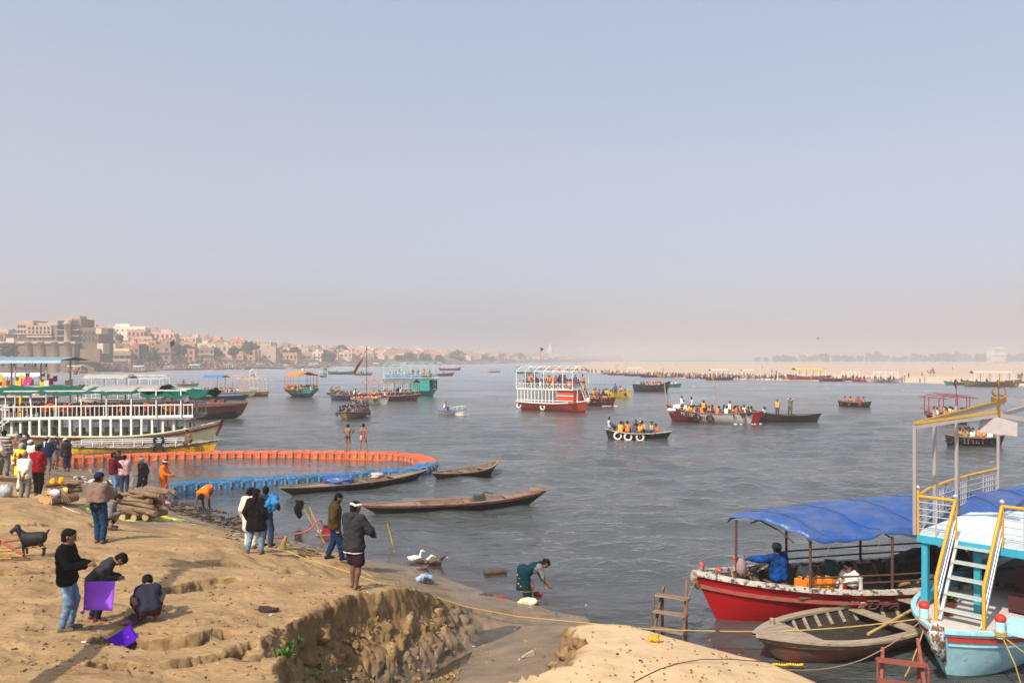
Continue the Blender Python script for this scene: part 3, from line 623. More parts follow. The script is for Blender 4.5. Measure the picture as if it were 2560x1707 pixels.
def small_person(key, pose, skirt=False, h=.034):
    J = skeleton(**pose); rt = J['rt']; hd, hf, hax = J['head'], J['hf'], J['hax']; out = []
    def add(S, i): V, Q = S.mesh(); out.append((V, Q, i))
    S = SDF(h); S.cone(hd+hax*.03-hf*.02, hd-hax*.05+hf*.03, .09, .065, .03); S.cone(J['neck']-J['ax']*.04, hd-hax*.05, .06, .055, .03)
    for nm in 'rl': d = unit(J['wr'+nm]-J['el'+nm]); S.cone(J['wr'+nm]-d*.04, J['wr'+nm]+d*.1, .04, .038, .02)
    for nm in 'rl': S.cone(J['an'+nm]+V3(0,0,.05), J['an'+nm]-V3(0,0,.02), .045, .045, .02); f = unit(J['fw']*V3(1,1,0)); S.cone(J['an'+nm]-V3(0,0,.03), J['an'+nm]-V3(0,0,.035)+f*.13, .042, .036, .02)
    add(S, 0)
    S = SDF(h); S.cone(hd+hax*.045-hf*.035, hd+hax*.05+hf*.015, .098, .085, .02); S.cone(hd-hf*.04, hd-hf*.04-hax*.05, .085, .07, .02); S.cut(unit(hf-hax*.7), hd+hf*.055+hax*.04); add(S, 1)
    S = SDF(h)
    for sg in (1,-1): S.cone(J['pelvis']+rt*sg*.075, J['waist']+rt*sg*.065, .135, .12, .05); S.cone(J['waist']+rt*sg*.06, J['chest']+rt*sg*.09, .125, .132, .05); S.cone(J['chest']+rt*sg*.09, J['sh'+('r' if sg > 0 else 'l')]-rt*sg*.02, .11, .075, .04)
    add(S, 2)
    S = SDF(h)
    for nm in 'rl': S.cone(J['sh'+nm], J['el'+nm], .068, .056, .03); S.cone(J['el'+nm], J['wr'+nm], .055, .045, .02)
    add(S, 3)
    S = SDF(h)
    for nm in 'rl':
        S.cone(J['pelvis'], J['hip'+nm], .12, .105, .05); S.cone(J['hip'+nm], J['kn'+nm], .105, .08, .04); S.cone(J['kn'+nm], J['an'+nm]+V3(0,0,.05), .078, .06, .03)
    add(S, 4)
    V, Q = joinmesh([(a, b) for a, b, _ in out]); mi = np.concatenate([np.full(len(b), i) for _, b, i in out])
    return mesh_np('passenger_'+key, V, Q, [MSKIN, MHAIR, MPC, MPS, MPL], mi)
SIT = dict(pelvis=(0,0,.42), fr=(.12,.40,.06), fl=(-.12,.40,.06))
SMALL = dict(
 sit_a=small_person('sit_a', dict(SIT, hr=(.14,.30,.56), hl=(-.14,.30,.56), lean=6)),
 sit_b=small_person('sit_b', dict(SIT, hr=(.10,.24,.98), hl=(-.16,.26,.55), lean=10, head=(8,20))),
 sit_c=small_person('sit_c', dict(SIT, hr=(.30,.10,.55), hl=(-.10,.28,.60), lean=-3, turn=20, head=(0,30))),
 sit_d=small_person('sit_d', dict(SIT, hr=(.05,.30,.62), hl=(-.05,.30,.62), lean=18, head=(15,-20))),
 stand_a=small_person('stand_a', dict()),
 stand_b=small_person('stand_b', dict(hr=(.16,.28,1.22), hl=(-.24,.05,.86), head=(5,15), fr=(.14,.02,.075))),
 stand_c=small_person('stand_c', dict(hr=(.10,.22,1.55), hl=(-.12,.26,1.50), fr=(.15,0,.075), fl=(-.15,0,.075))),
 walk=small_person('walk', dict(fr=(.10,.24,.08), fl=(-.1,-.24,.10), hl=(-.24,.22,.92), hr=(.24,-.15,.9), lean=6)))
ORANGE, AMBER, RED, WHITE, BLUE, DARK, MAROON, YELLOW, GREEN, PINK, TEAL = (.80,.20,.02), (.78,.33,.03), (.48,.03,.03), (.72,.70,.66), (.05,.12,.40), (.03,.03,.035), (.20,.02,.04), (.80,.55,.04), (.10,.28,.10), (.60,.25,.30), (.03,.28,.30)
MIX = [ORANGE, AMBER, ORANGE, AMBER, WHITE, DARK, RED, BLUE, MAROON, PINK, DARK, (.25,.16,.10)]
def passenger(kind, loc, yaw, label, group, col=None, H=1.66, rnd=random):
    o = bpy.data.objects.new('person', SMALL[kind]); s = H/1.7*rnd.uniform(.95,1.04); o.scale = (s,s,s); o.location = loc; o.rotation_euler = (0,0,yaw)
    o.color = (*(col or rnd.choice(MIX)), 1); link(o); return tag(o, label, 'person', group)
# ---------------------------------------------------------------- boats
def wood(name, col=(.42,.27,.10), col2=None, thr=.56, **k): return mat(name, col, k.pop('rough', .75), .22, k.pop('scale', 4), k.pop('bump', .35), k.pop('bscale', 22), col2=col2, mixs=k.pop('mixs', 5), thr=thr, spec=.3, **k)
M_WOOD = wood('weathered_wood', (.22,.15,.095), (.34,.27,.20), .55, stretch=(.3,3,3)); M_GREYW = wood('grey_planks', (.33,.26,.19), (.17,.125,.09), .60, stretch=(.3,3,3)); M_TAR = wood('tarred_hull', (.012,.012,.013), (.05,.045,.04), .66); M_DKW = wood('dark_timber', (.035,.025,.018), (.09,.065,.045), .6)
M_WHITE = mat('white_paint', (.72,.70,.66), .5, .08, 8, col2=(.40,.30,.22), mixs=7, thr=.72); M_RED = wood('red_paint', (.33,.012,.012), (.10,.025,.02), .64, rough=.45); M_MAROON = wood('maroon_paint', (.13,.012,.014), (.06,.03,.03), .64, rough=.5); M_TEAL = wood('teal_paint', (.02,.26,.22), (.04,.12,.10), .66, rough=.5); M_YEL = wood('yellow_paint', (.72,.42,.01), (.25,.17,.06), .60, rough=.5)
M_CREAM = wood('pale_green_paint', (.74,.70,.42), (.52,.48,.30), .70, rough=.55, stretch=(.25,1,3)); M_ORNG = mat('orange_paint', (.62,.14,.02), .5, .1, 5); M_VERM = mat('vermilion_paint', (.55,.06,.02), .5, .1, 5); M_NAVY = wood('navy_paint', (.02,.05,.14), (.05,.05,.06), .64); M_BLUEB = wood('bright_blue_paint', (.03,.15,.50), (.05,.08,.18), .66); M_BROWN = wood('rust_brown_paint', (.17,.05,.032), (.08,.03,.025), .58); M_TAN = wood('yellowed_paint', (.30,.22,.09), (.10,.08,.04), .55)
M_STEEL = mat('galvanised_tube', (.42,.40,.38), .45, .12, 9, metal=.3); M_BLACKR = mat('black_rubber', (.012,.012,.012), .8, .2, 20, .4); M_ROPE = mat('yellow_rope', (.50,.34,.10), .9, .15, 60, .8, 220); M_ROPED = mat('old_rope', (.30,.22,.13), .95, .2, 60, .8, 220); M_WRING = mat('lifebuoy_white', (.75,.68,.66), .5, .08, 8, col2=(.55,.12,.10), mixs=3, thr=.62)
M_INNER = wood('boat_inside', (.16,.11,.075), (.07,.05,.035), .55); M_FOAM = mat('foam', (.75,.77,.78), .9, .1, 6, .8, 18)
class Hull:
    """half-breadths, keel and sheer of a timber boat along +x (bow); point(t, s, side) lies on the skin"""
    def __init__(s, L, B, fb, bow=.3, stern=.2, draft=.25, pb=2.2, ps=2.2, tw=0.0, tb=0.0, rake=.16, rs=.10, full=.62, up=5, lift=.22):
        s.__dict__.update(locals())
    def half(s, t):
        a = abs(t); return s.B/2*(1-(1-(s.tb if t > 0 else s.tw))*a**(s.pb if t > 0 else s.ps))
    def sheer(s, t): return s.fb+(s.bow*t**2.2 if t > 0 else s.stern*(-t)**2.2)
    def keel(s, t): return -s.draft+(s.sheer(t)+s.draft)*s.lift*abs(t)**s.up
    def point(s, t, q, side=1, off=0.0):
        z = s.keel(t)+(s.sheer(t)-s.keel(t))*q; y = s.half(t)*q**s.full
        x = t*s.L/2*(1-(s.rake if t > 0 else s.rs)*(1-q)*t*t)
        return Vector((x, side*(y+off), z))
    def tx(s, x): return max(-1., min(1., x/(s.L/2)))
    def skin(s, root, mats, bands, nt=30, ns=8, name='hull'):
        """bands: list of (upper s, material index)"""
        b = MB()
        for side in (1,-1):
            T = [-1+2*i/nt for i in range(nt+1)]; Qs = [i/ns for i in range(ns+1)]
            for j in range(ns):
                q = (Qs[j]+Qs[j+1])/2; mi = next((m for u, m in bands if q <= u), bands[-1][1])
                rows = [[s.point(t, Qs[j], side), s.point(t, Qs[j+1], side)] for t in T]; 
                if side < 0: rows = [r[::-1] for r in rows]
                b.grid(rows, mi, True)
        for t, w in ((1, s.tb), (-1, s.tw)):
            if w > 0.02:
                l = [s.point(t, i/ns, 1) for i in range(ns+1)]; r = [s.point(t, i/ns, -1) for i in range(ns+1)]; b.grid([l, r] if t < 0 else [r, l], bands[-1][1], False)
        o = b.build(name, mats, root); return o
    def inside(s, root, m, z=None, nt=24, name='inner_planking', w=.05):
        b = MB(); T = [-.97+1.94*i/nt for i in range(nt+1)]; fl = (s.fb*.35 if z is None else z)
        rows = []
        for t in T:
            zz = s.sheer(t); k0 = s.keel(t); f = max(min(fl, zz-.03), k0+.03); r_ = []
            for z_ in (zz-.004, (zz*2+f)/3, (zz+2*f)/3, f):
                q = max(0., min(1., (z_-k0)/(zz-k0))); p = s.point(t, q, 1); r_.append((p.x, max(p.y-w, .004), z_))
            rows.append([(x,-y,z) for x, y, z in r_]+[(r_[-1][0],0,f)]+[(x,y,z) for x, y, z in r_[::-1]])
        b.grid(rows, 0, False); b.build(name, m, root); return fl
    def rail(s, root, m, w=.08, h=.06, q=1.0, off=0.0, nt=30, name='gunwale', z=0.0, sides=(1,-1), a=-1, e=1):
        for side in sides:
            b = MB(); rows = []
            for i in range(nt+1):
                t = a+(e-a)*i/nt; p = s.point(t, q, side, off); d = s.point(min(t+.02,1), q, side, off)-s.point(max(t-.02,-1), q, side, off); n = Vector((-d.y, d.x, 0)).normalized()*side; p.z += z
                rows.append([p-n*w*.6+Vector((0,0,-h/2)), p-n*w*.6+Vector((0,0,h/2)), p+n*w*.4+Vector((0,0,h/2)), p+n*w*.4+Vector((0,0,-h/2))][::side])
            b.grid(rows, 0, False, True); b.build(name, m, root)
    def deck(s, root, m, t0, t1, dz=-.03, name='deck', nt=12):
        b = MB(); rows = []
        for i in range(nt+1):
            t = t0+(t1-t0)*i/nt; h = max(s.half(t)-.02, .004); z = s.sheer(t)+dz; rows.append([(t*s.L/2,-h,z),(t*s.L/2,-h*.4,z+.02),(t*s.L/2,h*.4,z+.02),(t*s.L/2,h,z)])
        b.grid(rows, 0, False); b.build(name, m, root)
    def ribs(s, root, m, n, z, w=.05, t0=-.8, t1=.8):
        for i in range(n):
            t = t0+(t1-t0)*i/max(n-1,1)
            for side in (1,-1):
                b = MB(); zz = s.sheer(t); k0 = s.keel(t); pts = [s.point(t, max(.05, (v-k0)/(zz-k0)), side, -.07) for v in (zz-.02, (zz+z)/2, z+.02)]; [b.beam(pts[i_], pts[i_+1], w, .035) for i_ in (0,1)]; b.build('rib', m, root)
    def thwarts(s, root, m, ts, dz=-.12, w=.22, th=.035):
        for t in ts:
            b = MB(); h = s.half(t)-.05; b.box((t*s.L/2, 0, s.sheer(t)+dz), (w, 2*h, th)); b.build('thwart', m, root)
def tyre(root, p, r=.28, ax=(0,1,0), m=None, name='tyre_fender', rr=None): b = MB(); b.torus(p, r, rr or r*.33, ax); b.build(name, m or M_BLACKR, root)
def posts(root, m, pts, h, r=.03, name='post', sq=False):
    for p in pts:
        b = MB(); p = Vector(p); b.beam(p, p+Vector((0,0,h)), r*2) if sq else b.tube([p, p+Vector((0,0,h))], r, 6); b.build(name, m, root)
def bar(root, m, a, c, r=.025, name='rail', sq=False):
    b = MB(); b.beam(a, c, r*2) if sq else b.tube([a, c] if not isinstance(a, list) else a, r, 6); return b.build(name, m, root)
def roof_sheet(root, m, x0, x1, w, z, rise=.25, name='canopy', sag=.03, n=14, k=8, skirt=.0, gable=False, tilt=0):
    b = MB(); rows = []
    for i in range(n+1):
        x = x0+(x1-x0)*i/n; row = []
        for j in range(k+1):
            v = -1+2*j/k; zz = z+rise*((1-abs(v)) if gable else (1-v*v))+sag*math.sin(3.1*i+1.7*j)*.5-sag*abs(math.sin(i*math.pi*3/n))+tilt*(i/n)
            if skirt and j in (0, k): zz -= skirt*(1+.3*math.sin(i*2.3))
            row.append((x, v*w/2, zz))
        rows.append(row)
    b.grid(rows); o = b.build(name, m, root); o.modifiers.new('thickness', 'SOLIDIFY').thickness = .02; return o
def frame_arches(root, m, xs, w, z, rise, r=.025, gable=False, name='roof_hoop'):
    for x in xs:
        pts = [(x, -w/2+w*j/8, z+rise*((1-abs(-1+j/4)) if gable else (1-(-1+j/4)**2))) for j in range(9)]; b = MB(); b.tube(pts, r, 5); b.build(name, m, root)
def bars_long(root, m, x0, x1, ys, z, rise, w, r=.022, gable=False, name='roof_rail'):
    for y in ys:
        v = 2*y/w; bar(root, m, (x0, y, z+rise*((1-abs(v)) if gable else (1-v*v))), (x1, y, z+rise*((1-abs(v)) if gable else (1-v*v))), r, name)
def balustrade(root, m, a, c, h, n, r=.02, name='baluster', rails=(1.0,), cross=False):
    a = Vector(a); c = Vector(c)
    for k in rails: bar(root, m, a+Vector((0,0,h*k)), c+Vector((0,0,h*k)), r*1.2, 'rail', True)
    for i in range(n+1): p = a.lerp(c, i/n); bar(root, m, p, p+Vector((0,0,h)), r, name, True)
    if cross:
        for i in range(n): p = a.lerp(c, i/n); q = a.lerp(c, (i+1)/n); bar(root, m, p, q+Vector((0,0,h)), r*.6, 'lattice_bar', True); bar(root, m, q, p+Vector((0,0,h)), r*.6, 'lattice_bar', True)
def boat_root(name, label, px, py, yaw, group=None, cat='boat'):
    p = P(px, py, 0); return empty(name, (p.x, p.y, 0), R(yaw), label, cat, group)
def crew(root, spots, label, group, cols=None, kinds=('sit_a','sit_b','sit_c','sit_d'), z=.0, H=1.62, seed=1, yaw=None):
    rnd = random.Random(seed); a = root.rotation_euler.z; M = Matrix.Translation(root.location) @ Matrix.Rotation(a, 4, 'Z')
    for s_ in spots:
        x, y = s_[0], s_[1]; zz = s_[2] if len(s_) > 2 and s_[2] is not None else z; k = s_[3] if len(s_) > 3 and s_[3] else rnd.choice(kinds); c = s_[4] if len(s_) > 4 and s_[4] else rnd.choice(cols or MIX)
        yy = s_[5] if len(s_) > 5 else (rnd.uniform(-3.14,3.14) if yaw is None else yaw+rnd.uniform(-.5,.5)); lb = s_[6] if len(s_) > 6 else label
        passenger(k, M @ Vector((x, y, zz)), a+yy, lb, group if len(s_) <= 6 else None, c, H, rnd)
def rowspots(x0, x1, n, ys, jit=.1, seed=2):
    r = random.Random(seed); return [(x0+(x1-x0)*(i+.5)/n+r.uniform(-jit,jit), y+r.uniform(-jit,jit)) for i in range(n) for y in ys]
# ---------------------------------------------------------------- far banks, town, trees
BK = [(-700,300),(-200,330),(0,352),(250,395),(450,445),(700,530),(950,660),(1150,860),(1350,1250),(1480,1650),(1560,2300)]   # photo column -> distance of the left bank
def bank_Y(px): return float(np.interp(px, [b[0] for b in BK], [b[1] for b in BK]))
def bank(px, back=0.0, z=0.0):
    Y = bank_Y(px); p = Vector(((px-CX)/F*Y, Y, z)); Y2 = bank_Y(px+5); q = Vector(((px+5-CX)/F*Y2, Y2, z)); t = (q-p).normalized(); n = Vector((-t.y, t.x, 0)); return p+n*back, math.atan2(t.y, t.x)
def ghat():
    rows = []; prof = [(-2,-1.2),(0,.0),(0,.5),(4,.9),(4,1.3),(8,1.8),(8,2.3),(13,2.9),(13,3.5),(18,4.2),(18,5.0),(40,9),(70,13),(150,15),(600,15)]
    b = MB()
    for i in range(61):
        px = -700+i*2260/60; rows.append([tuple(bank(px, d, 0)[0]+Vector((0,0,z))) for d, z in prof])
    b.grid([r[::-1] for r in rows], 0, False); m = mat('ghat_stone', (.26,.19,.14), .9, .3, .06, col2=(.16,.13,.11), mixs=.05, thr=.5, soft=.1); tag(b.build('riverside_steps', m), kind='structure')
ghat()
# sand bank on the far side
def sand():
    edge = [(1380,925,.0),(1500,934,0),(1700,945,0),(1900,950,0),(2100,953,0),(2300,957,0),(2560,965,0),(2900,975,0),(4200,1000,0)]
    near = [P(a, b_, 0) for a, b_, _ in edge]; rows = []
    for k, (f, z) in enumerate(((0,-.3),(.0,.15),(.12,.5),(.4,.9),(1.0,1.2))): rows.append([tuple(Vector((n.x+(n.x*3-n.x)*f*.9+f*60, n.y+f*700, z))) for n in near])
    b = MB(); b.grid([r[::-1] for r in rows][::-1] if False else rows, 0, True); tag(b.build('sand_bank', mat('pale_sand', (.45,.335,.245), .95, .08, .05)), kind='structure')
sand()
b = MB(); b.box((1200,2600,1.0), (3600,1300,1.6)); tag(b.build('far_fields', mat('dry_fields', (.20,.20,.12), .95, .2, .01)), kind='structure')
# town
TINTS = [(t_[0]*.96, t_[1]*.84, t_[2]*.74) for t_ in [(.50,.36,.27),(.46,.30,.22),(.55,.42,.33),(.40,.28,.22),(.58,.48,.38),(.60,.38,.30),(.34,.27,.22),(.52,.44,.36),(.62,.50,.40),(.30,.23,.19),(.56,.30,.24),(.48,.40,.34),(.66,.58,.50)]]
M_WALL = mat('town_plaster', objcol=True, rough=.9, var=.22, scale=.25); M_PANE = mat('dark_window', (.02,.022,.028), .3, .0); M_ROOFG = mat('roof_grey', (.28,.25,.22), .9, .2, .3); M_LEDGE = mat('stone_ledge', (.45,.36,.29), .9, .15, .5)
def _win(w, h):
    b = MB(); b.box((0,0,0), (w,.16,h)); return b.mesh('window', M_PANE)
WIN = {k: _win(*v) for k, v in dict(s=(.9,1.25), m=(1.3,1.6), d=(1.3,2.3), l=(2.6,1.6)).items()}
_u = MB(); _u.box((0,0,0), (1,1,1)); UNIT = _u.mesh('wall_block', M_WALL); _u = MB(); _u.box((0,0,0), (1,1,1)); UNITL = _u.mesh('ledge', M_LEDGE)
def house(label, loc, rz, w, d, h, col, st=3.1, dens=.7, balc=True, win=True, rnd=random, group='houses of the riverside town', name='town_house', parapet=True):
    r = empty(name, loc, rz, label, 'house', group); o = place('wall', UNIT, r, (0,0,h/2-1.5)); o.scale = (w,d,h+3); o.color = (*col,1)
    if parapet:
        o = place('parapet', UNIT, r, (0,-d/2+.15,h+.4)); o.scale = (w+.3,.3,.8); o.color = (*[c*.9 for c in col],1)
        if rnd.random() < .6: k = rnd.uniform(.25,.5); o = place('roof_room', UNIT, r, (rnd.uniform(-.3,.3)*w, rnd.uniform(-.1,.25)*d, h+1.2)); o.scale = (w*k,d*k,2.4); o.color = (*[min(1,c*rnd.uniform(.9,1.2)) for c in col],1)
        if rnd.random() < .35: b = MB(); b.lathe([(.6,0),(.6,1.1),(.5,1.3),(0,1.35)], (rnd.uniform(-.3,.3)*w,rnd.uniform(-.2,.2)*d,h), 8); b.build('water_tank', mat('dark_tank', (.03,.03,.035), .6) if rnd.random() < .6 else M_WHITE, r)
    if win:
        ns = max(1, int(h/st)); sides = [(w, (0,-d/2,0), 0.), (d, (-w/2,0,0), -math.pi/2), (d, (w/2,0,0), math.pi/2)]
        for (L, c, a) in sides[:2] if win == 1 else sides:
            nw = max(1, int(L/rnd.uniform(2.3,3.4))); kind = rnd.choice('smmdl')
            for s in range(ns):
                if rnd.random() > dens+.2: continue
                for i in range(nw):
                    if rnd.random() > dens+.15: continue
                    u = -L/2+L*(i+.5)/nw; o = place('window', WIN[kind if rnd.random() < .8 else 's'], r, (c[0]+math.cos(a)*u*1.0, c[1]+math.sin(a)*u, (s+.52)*h/ns), a)
                    o.scale = (min(1, L/nw/3.0), 1, 1)
                if balc and rnd.random() < .55: o = place('balcony', UNITL, r, (c[0]+math.sin(a)*.5*1.0, c[1]-math.cos(a)*.5, (s+.12)*h/ns), a); o.scale = (L*rnd.uniform(.5,1),1.1,.18 if rnd.random() < .5 else .9)
    return r
def spire(label, loc, h, w, col, group=None, name='temple_spire'):
    r = empty(name, loc, R(20), label, 'temple', group); b = MB(); b.box((0,0,h*.14-1), (w,w,h*.28+2)); m = mat('spire_'+str(int(col[0]*1000))+str(int(col[1]*1000)), col, .9, .2, .4); b.build('base', m, r); b = MB(); rows = []
    for k in range(11):
        t = k/10; q = w*.46*(1-t**1.7)+.05; z = h*.28+h*.66*t; rr = q*(1+.06*(k % 2)); rows.append([(rr*math.cos(a)*(1.0 if i % 2 else .86), rr*math.sin(a)*(1.0 if i % 2 else .86), z) for i, a in enumerate([2*math.pi*j/12 for j in range(12)])])
    b.grid(rows, 0, False, True); b.build('tower', m, r); b = MB(); b.lathe([(.0,0),(.35,.1),(.2,.4),(.3,.7),(0,1.4)], (0,0,h*.93), 8); b.build('finial', mat('gilt', (.6,.4,.1), .5), r)
    for a in range(4): b = MB(); an = a*math.pi/2; b.lathe([(w*.16,0),(w*.14,h*.1),(0,h*.24)], (w*.40*math.cos(an),w*.40*math.sin(an),h*.27), 6); b.build('turret', m, r)
def tree_far(label, loc, h, rad, seed, col=(.045,.065,.03), group='trees in the riverside town', n=900, lx=.75, flat=.75, low=.42):
    q = np.random.default_rng(seed); r = empty('tree', loc, q.random()*6, label, 'tree', group); b = MB(); tr = h*.45
    b.tube([(0,0,-1.5),(.2,0,tr*.6),(0,.2,h*.75)], [h*.035,h*.026,h*.008], 6)
    for i in range(5): a = i*1.26+q.random(); b.tube([(0,0,tr*(.6+.08*i)),(math.cos(a)*rad*.35,math.sin(a)*rad*.35,tr+h*.15),(math.cos(a)*rad*.65,math.sin(a)*rad*.65,h*.62)], [h*.018,h*.012,h*.004], 5)
    b.build('trunk', mat('bark', (.07,.05,.035), .9, .2, 2), r)
    C = []; 
    for i in range(16): a = q.random()*6.28; rr = rad*.72*math.sqrt(q.random()); C.append((math.cos(a)*rr, math.sin(a)*rr, h*(low+(.86-low)*q.random()*(1-.5*(rr/rad)**2)), rad*(.25+.2*q.random())))
    V = []; Fq = []; k = q.integers(0, 16, n)
    d = q.normal(size=(n,3)); d /= np.linalg.norm(d, axis=1)[:,None]; Cc = np.array(C)[k]; pos = Cc[:,:3]+d*Cc[:,3:4]*(.55+.5*q.random((n,1)))*np.array([1,1,flat])
    u = q.normal(size=(n,3)); u -= d*(u*d).sum(1)[:,None]*.6; u /= np.linalg.norm(u, axis=1)[:,None]; v = np.cross(d, u); v /= np.linalg.norm(v, axis=1)[:,None]+1e-9; s = lx*(.6+.8*q.random((n,1)))
    V = np.stack([pos-u*s, pos+v*s*.7, pos+u*s, pos-v*s*.7], 1).reshape(-1,3); Fq = np.arange(4*n).reshape(-1,4); place('crown', mesh_np('crown', V, Fq, [mat('leaves_%d' % int(col[1]*1000), col, .8, .45, .35)], smooth=False), r)
rt_ = random.Random(17); LOOK = ['flat-roofed','balconied','many-windowed','narrow','broad','plain-walled']; CN = {0:'tan',1:'brick brown',2:'sandy',3:'dull brown',4:'cream',5:'salmon',6:'dark stone',7:'beige',8:'pale',9:'umber',10:'terracotta pink',11:'greyish tan',12:'off-white'}
def hz_label(ci, px, row, look): return '%s %s house in the %s row of the hazy riverside town' % (look, CN[ci], ('water-side','middle','skyline')[row])
def sky_row(px): return float(np.interp(px, [-300,0,60,130,160,200,230,330,420,520,600,700,780,860,950,1100,1250,1400,1480], [786,796,794,788,792,810,820,826,820,816,826,842,845,855,866,873,878,884,890]))
for row, (back, bz_, f0, f1) in enumerate(((21,4.6,.26,.48),(32,6.6,.40,.62),(46,9.4,.52,.78),(62,11.6,.68,.92),(84,13.2,.86,1.06))):
    px = -240+row*9
    while px < 1470:
        Y = bank_Y(px); wpx = rt_.uniform(4.5,10.5)/Y*F*(.95 if Y < 700 else 1.5); pc = px+wpx/2; p, a = bank(pc, back+rt_.uniform(-4,5)); need = CZ+(HY-sky_row(pc))/F*p.y; k_ = rt_.uniform(f0,f1); top = 4+(need-4)*k_
        h = max(4.0, top-bz_); w = wpx/F*p.y*rt_.uniform(.95,1.2); ci = rt_.randrange(13); rz_ = min(row, 2) if row < 4 else 2
        if (row == 0 and (rt_.random() < .18 or pc < 235)) or (row == 1 and pc < 200): px += wpx*.8; continue
        house(hz_label(ci, pc, (0,1,1,1,2)[row], rt_.choice(LOOK)), (p.x, p.y, bz_), rt_.uniform(-.35,.45), w, rt_.uniform(6,11), h, TINTS[ci], st=rt_.uniform(2.7,3.3), dens=.8 if pc < 900 else .5, win=(2 if pc < 620 and row != 2 else 1) if pc < 1000 else 0, rnd=rt_); px += wpx*rt_.uniform(.85,1.25)
# the massive stone ghat palace at the frame edge
def fort():
    Y = 372; r = empty('stone_palace', (0,0,0), 0, 'massive sandstone riverside palace with round bastions', 'palace'); m = mat('palace_stone', (.25,.165,.11), .9, .3, .3, col2=(.14,.10,.075), mixs=.15, thr=.5, soft=.12); md = mat('palace_plaster', (.46,.31,.23), .9, .15, .3)
    def X(px): return (px-CX)/F*Y
    def Z(py): return CZ-(py-HY)/F*Y
    def blk(n, px0, px1, py0, py1, y0, dep, mm): b = MB(); b.box(((X(px0)+X(px1))/2, Y+y0+dep/2, (Z(py0)+Z(py1))/2), (X(px1)-X(px0), dep, Z(py0)-Z(py1))); b.build(n, mm, r)
    blk('lower_wall', -200, 185, 858, 940, 0, 20, m); blk('terrace', -200, 190, 853, 859, -.8, 21, M_LEDGE); blk('upper_wall', 55, 168, 812, 853, 3, 16, m); blk('plaster_wing', 58, 122, 813, 843, 2, 3, md); blk('upper_storey', 30, 70, 800, 853, 4, 12, md); blk('tower_block', 134, 160, 802, 853, 3, 12, md); blk('tower_block', 160, 190, 796, 853, 4.5, 12, m); blk('balcony_band', 132, 191, 823, 825, 2.2, 3, M_LEDGE); blk('balcony_band', 132, 191, 838, 840, 2.2, 3, M_LEDGE); blk('balcony_band', 28, 124, 833, 835, 1.4, 3, M_LEDGE); blk('top_storey', 132, 168, 795, 808, 4, 8, md); blk('side_wing', 188, 235, 818, 880, 4, 14, m); blk('roof_terrace', 60, 135, 806, 813, 6, 8, M_LEDGE); blk('cream_house', 20, 40, 845, 870, -1.5, 4, mat('cream_plaster', (.60,.50,.34), .9, .1)); blk('cream_house', 234, 248, 820, 834, 2, 6, mat('cream_plaster')); blk('low_wing', 200, 250, 872, 905, 0, 12, m); blk('cream_tower', 240, 255, 858, 884, 1, 6, mat('cream_plaster')); blk('roof_room', 160, 186, 788, 797, 5, 6, md)
    for px in (72,104,138,170):
        b = MB(); b.lathe([(2.3,-3),(2.2,8),(2.0,Z(858)),(2.3,Z(858)+.2),(2.3,Z(854)),(0,Z(854))], (X(px), Y+.6, 0), 8); b.build('bastion', m, r)
    for (px0, px1, pys, n) in ((62,120,(820,830),6),(135,165,(804,),5),(60,165,(835,846),9),(30,52,(815,828),3),(192,230,(830,845),4),(136,158,(812,830,846),4),(163,188,(804,812,831,846),4),(-20,185,(868,),14)):
        for py in pys:
            for i in range(n): o = place('window', WIN['s'], r, (X(px0+(px1-px0)*(i+.5)/n), Y+(1.95 if py < 834 and px0 == 62 else 2.95) if px0 != 30 else Y+3.95, Z(py)))
    b = MB(); b.lathe([(1.4,Z(858)),(1.4,Z(812)),(1.9,Z(811)),(1.6,Z(806)),(0,Z(798))], (X(164), Y+1.5, 0), 10); b.build('corner_turret', md, r)
fort()
house('long salmon palace with three window rows beside the orange spire', (*bank(445,70)[0][:2],10), .15, 15, 10, 14, (.66,.42,.30), dens=.95, rnd=rt_, win=2); house('big white skyline block with rows of dark windows', (*bank(570,78)[0][:2],11), .15, 24, 12, 15, (.72,.66,.58), dens=.95, rnd=rt_, win=2); house('bright amber house on the water side beside a pale blue one', (*bank(455,26)[0][:2],5), .1, 11, 8, 8, (.74,.48,.20), dens=.9, rnd=rt_, win=2); house('pale blue house wedged beside the bright amber house', (*bank(432,28)[0][:2],5), .1, 4, 7, 7.5, (.40,.55,.66), dens=.9, rnd=rt_, win=2); house('long rose-pink skyline house in the middle of the town', (*bank(632,74)[0][:2],11), .1, 15, 10, 12, (.68,.36,.30), dens=.8, rnd=rt_, win=2); house('long blank stone block standing at the water below the skyline', (*bank(735,24)[0][:2],2), -.1, 22, 8, 12, (.42,.31,.24), dens=0, rnd=rt_, win=0); house('pale yellow blocky house standing by the crowded steps', (*bank(380,20)[0][:2],2), .1, 7, 6, 9, (.66,.54,.30), dens=.2, rnd=rt_)
spire('brown stone temple spire rising behind the crowded steps', (*bank(305,28)[0][:2],4), 15, 7.5, (.24,.14,.11)); spire('bright orange temple spire on the skyline', (*bank(424,74)[0][:2],12), 11, 4, (.72,.34,.10)); spire('pale temple spire showing faintly through the haze', (*bank(1460,70)[0][:2],10), 30, 14, (.60,.50,.42)); spire('grey minaret-thin spire among the skyline houses', (*bank(785,60)[0][:2],9), 15, 3.5, (.30,.26,.24)); spire('small tan spire above the water-side houses', (*bank(265,40)[0][:2],6), 14, 4, (.40,.28,.20))
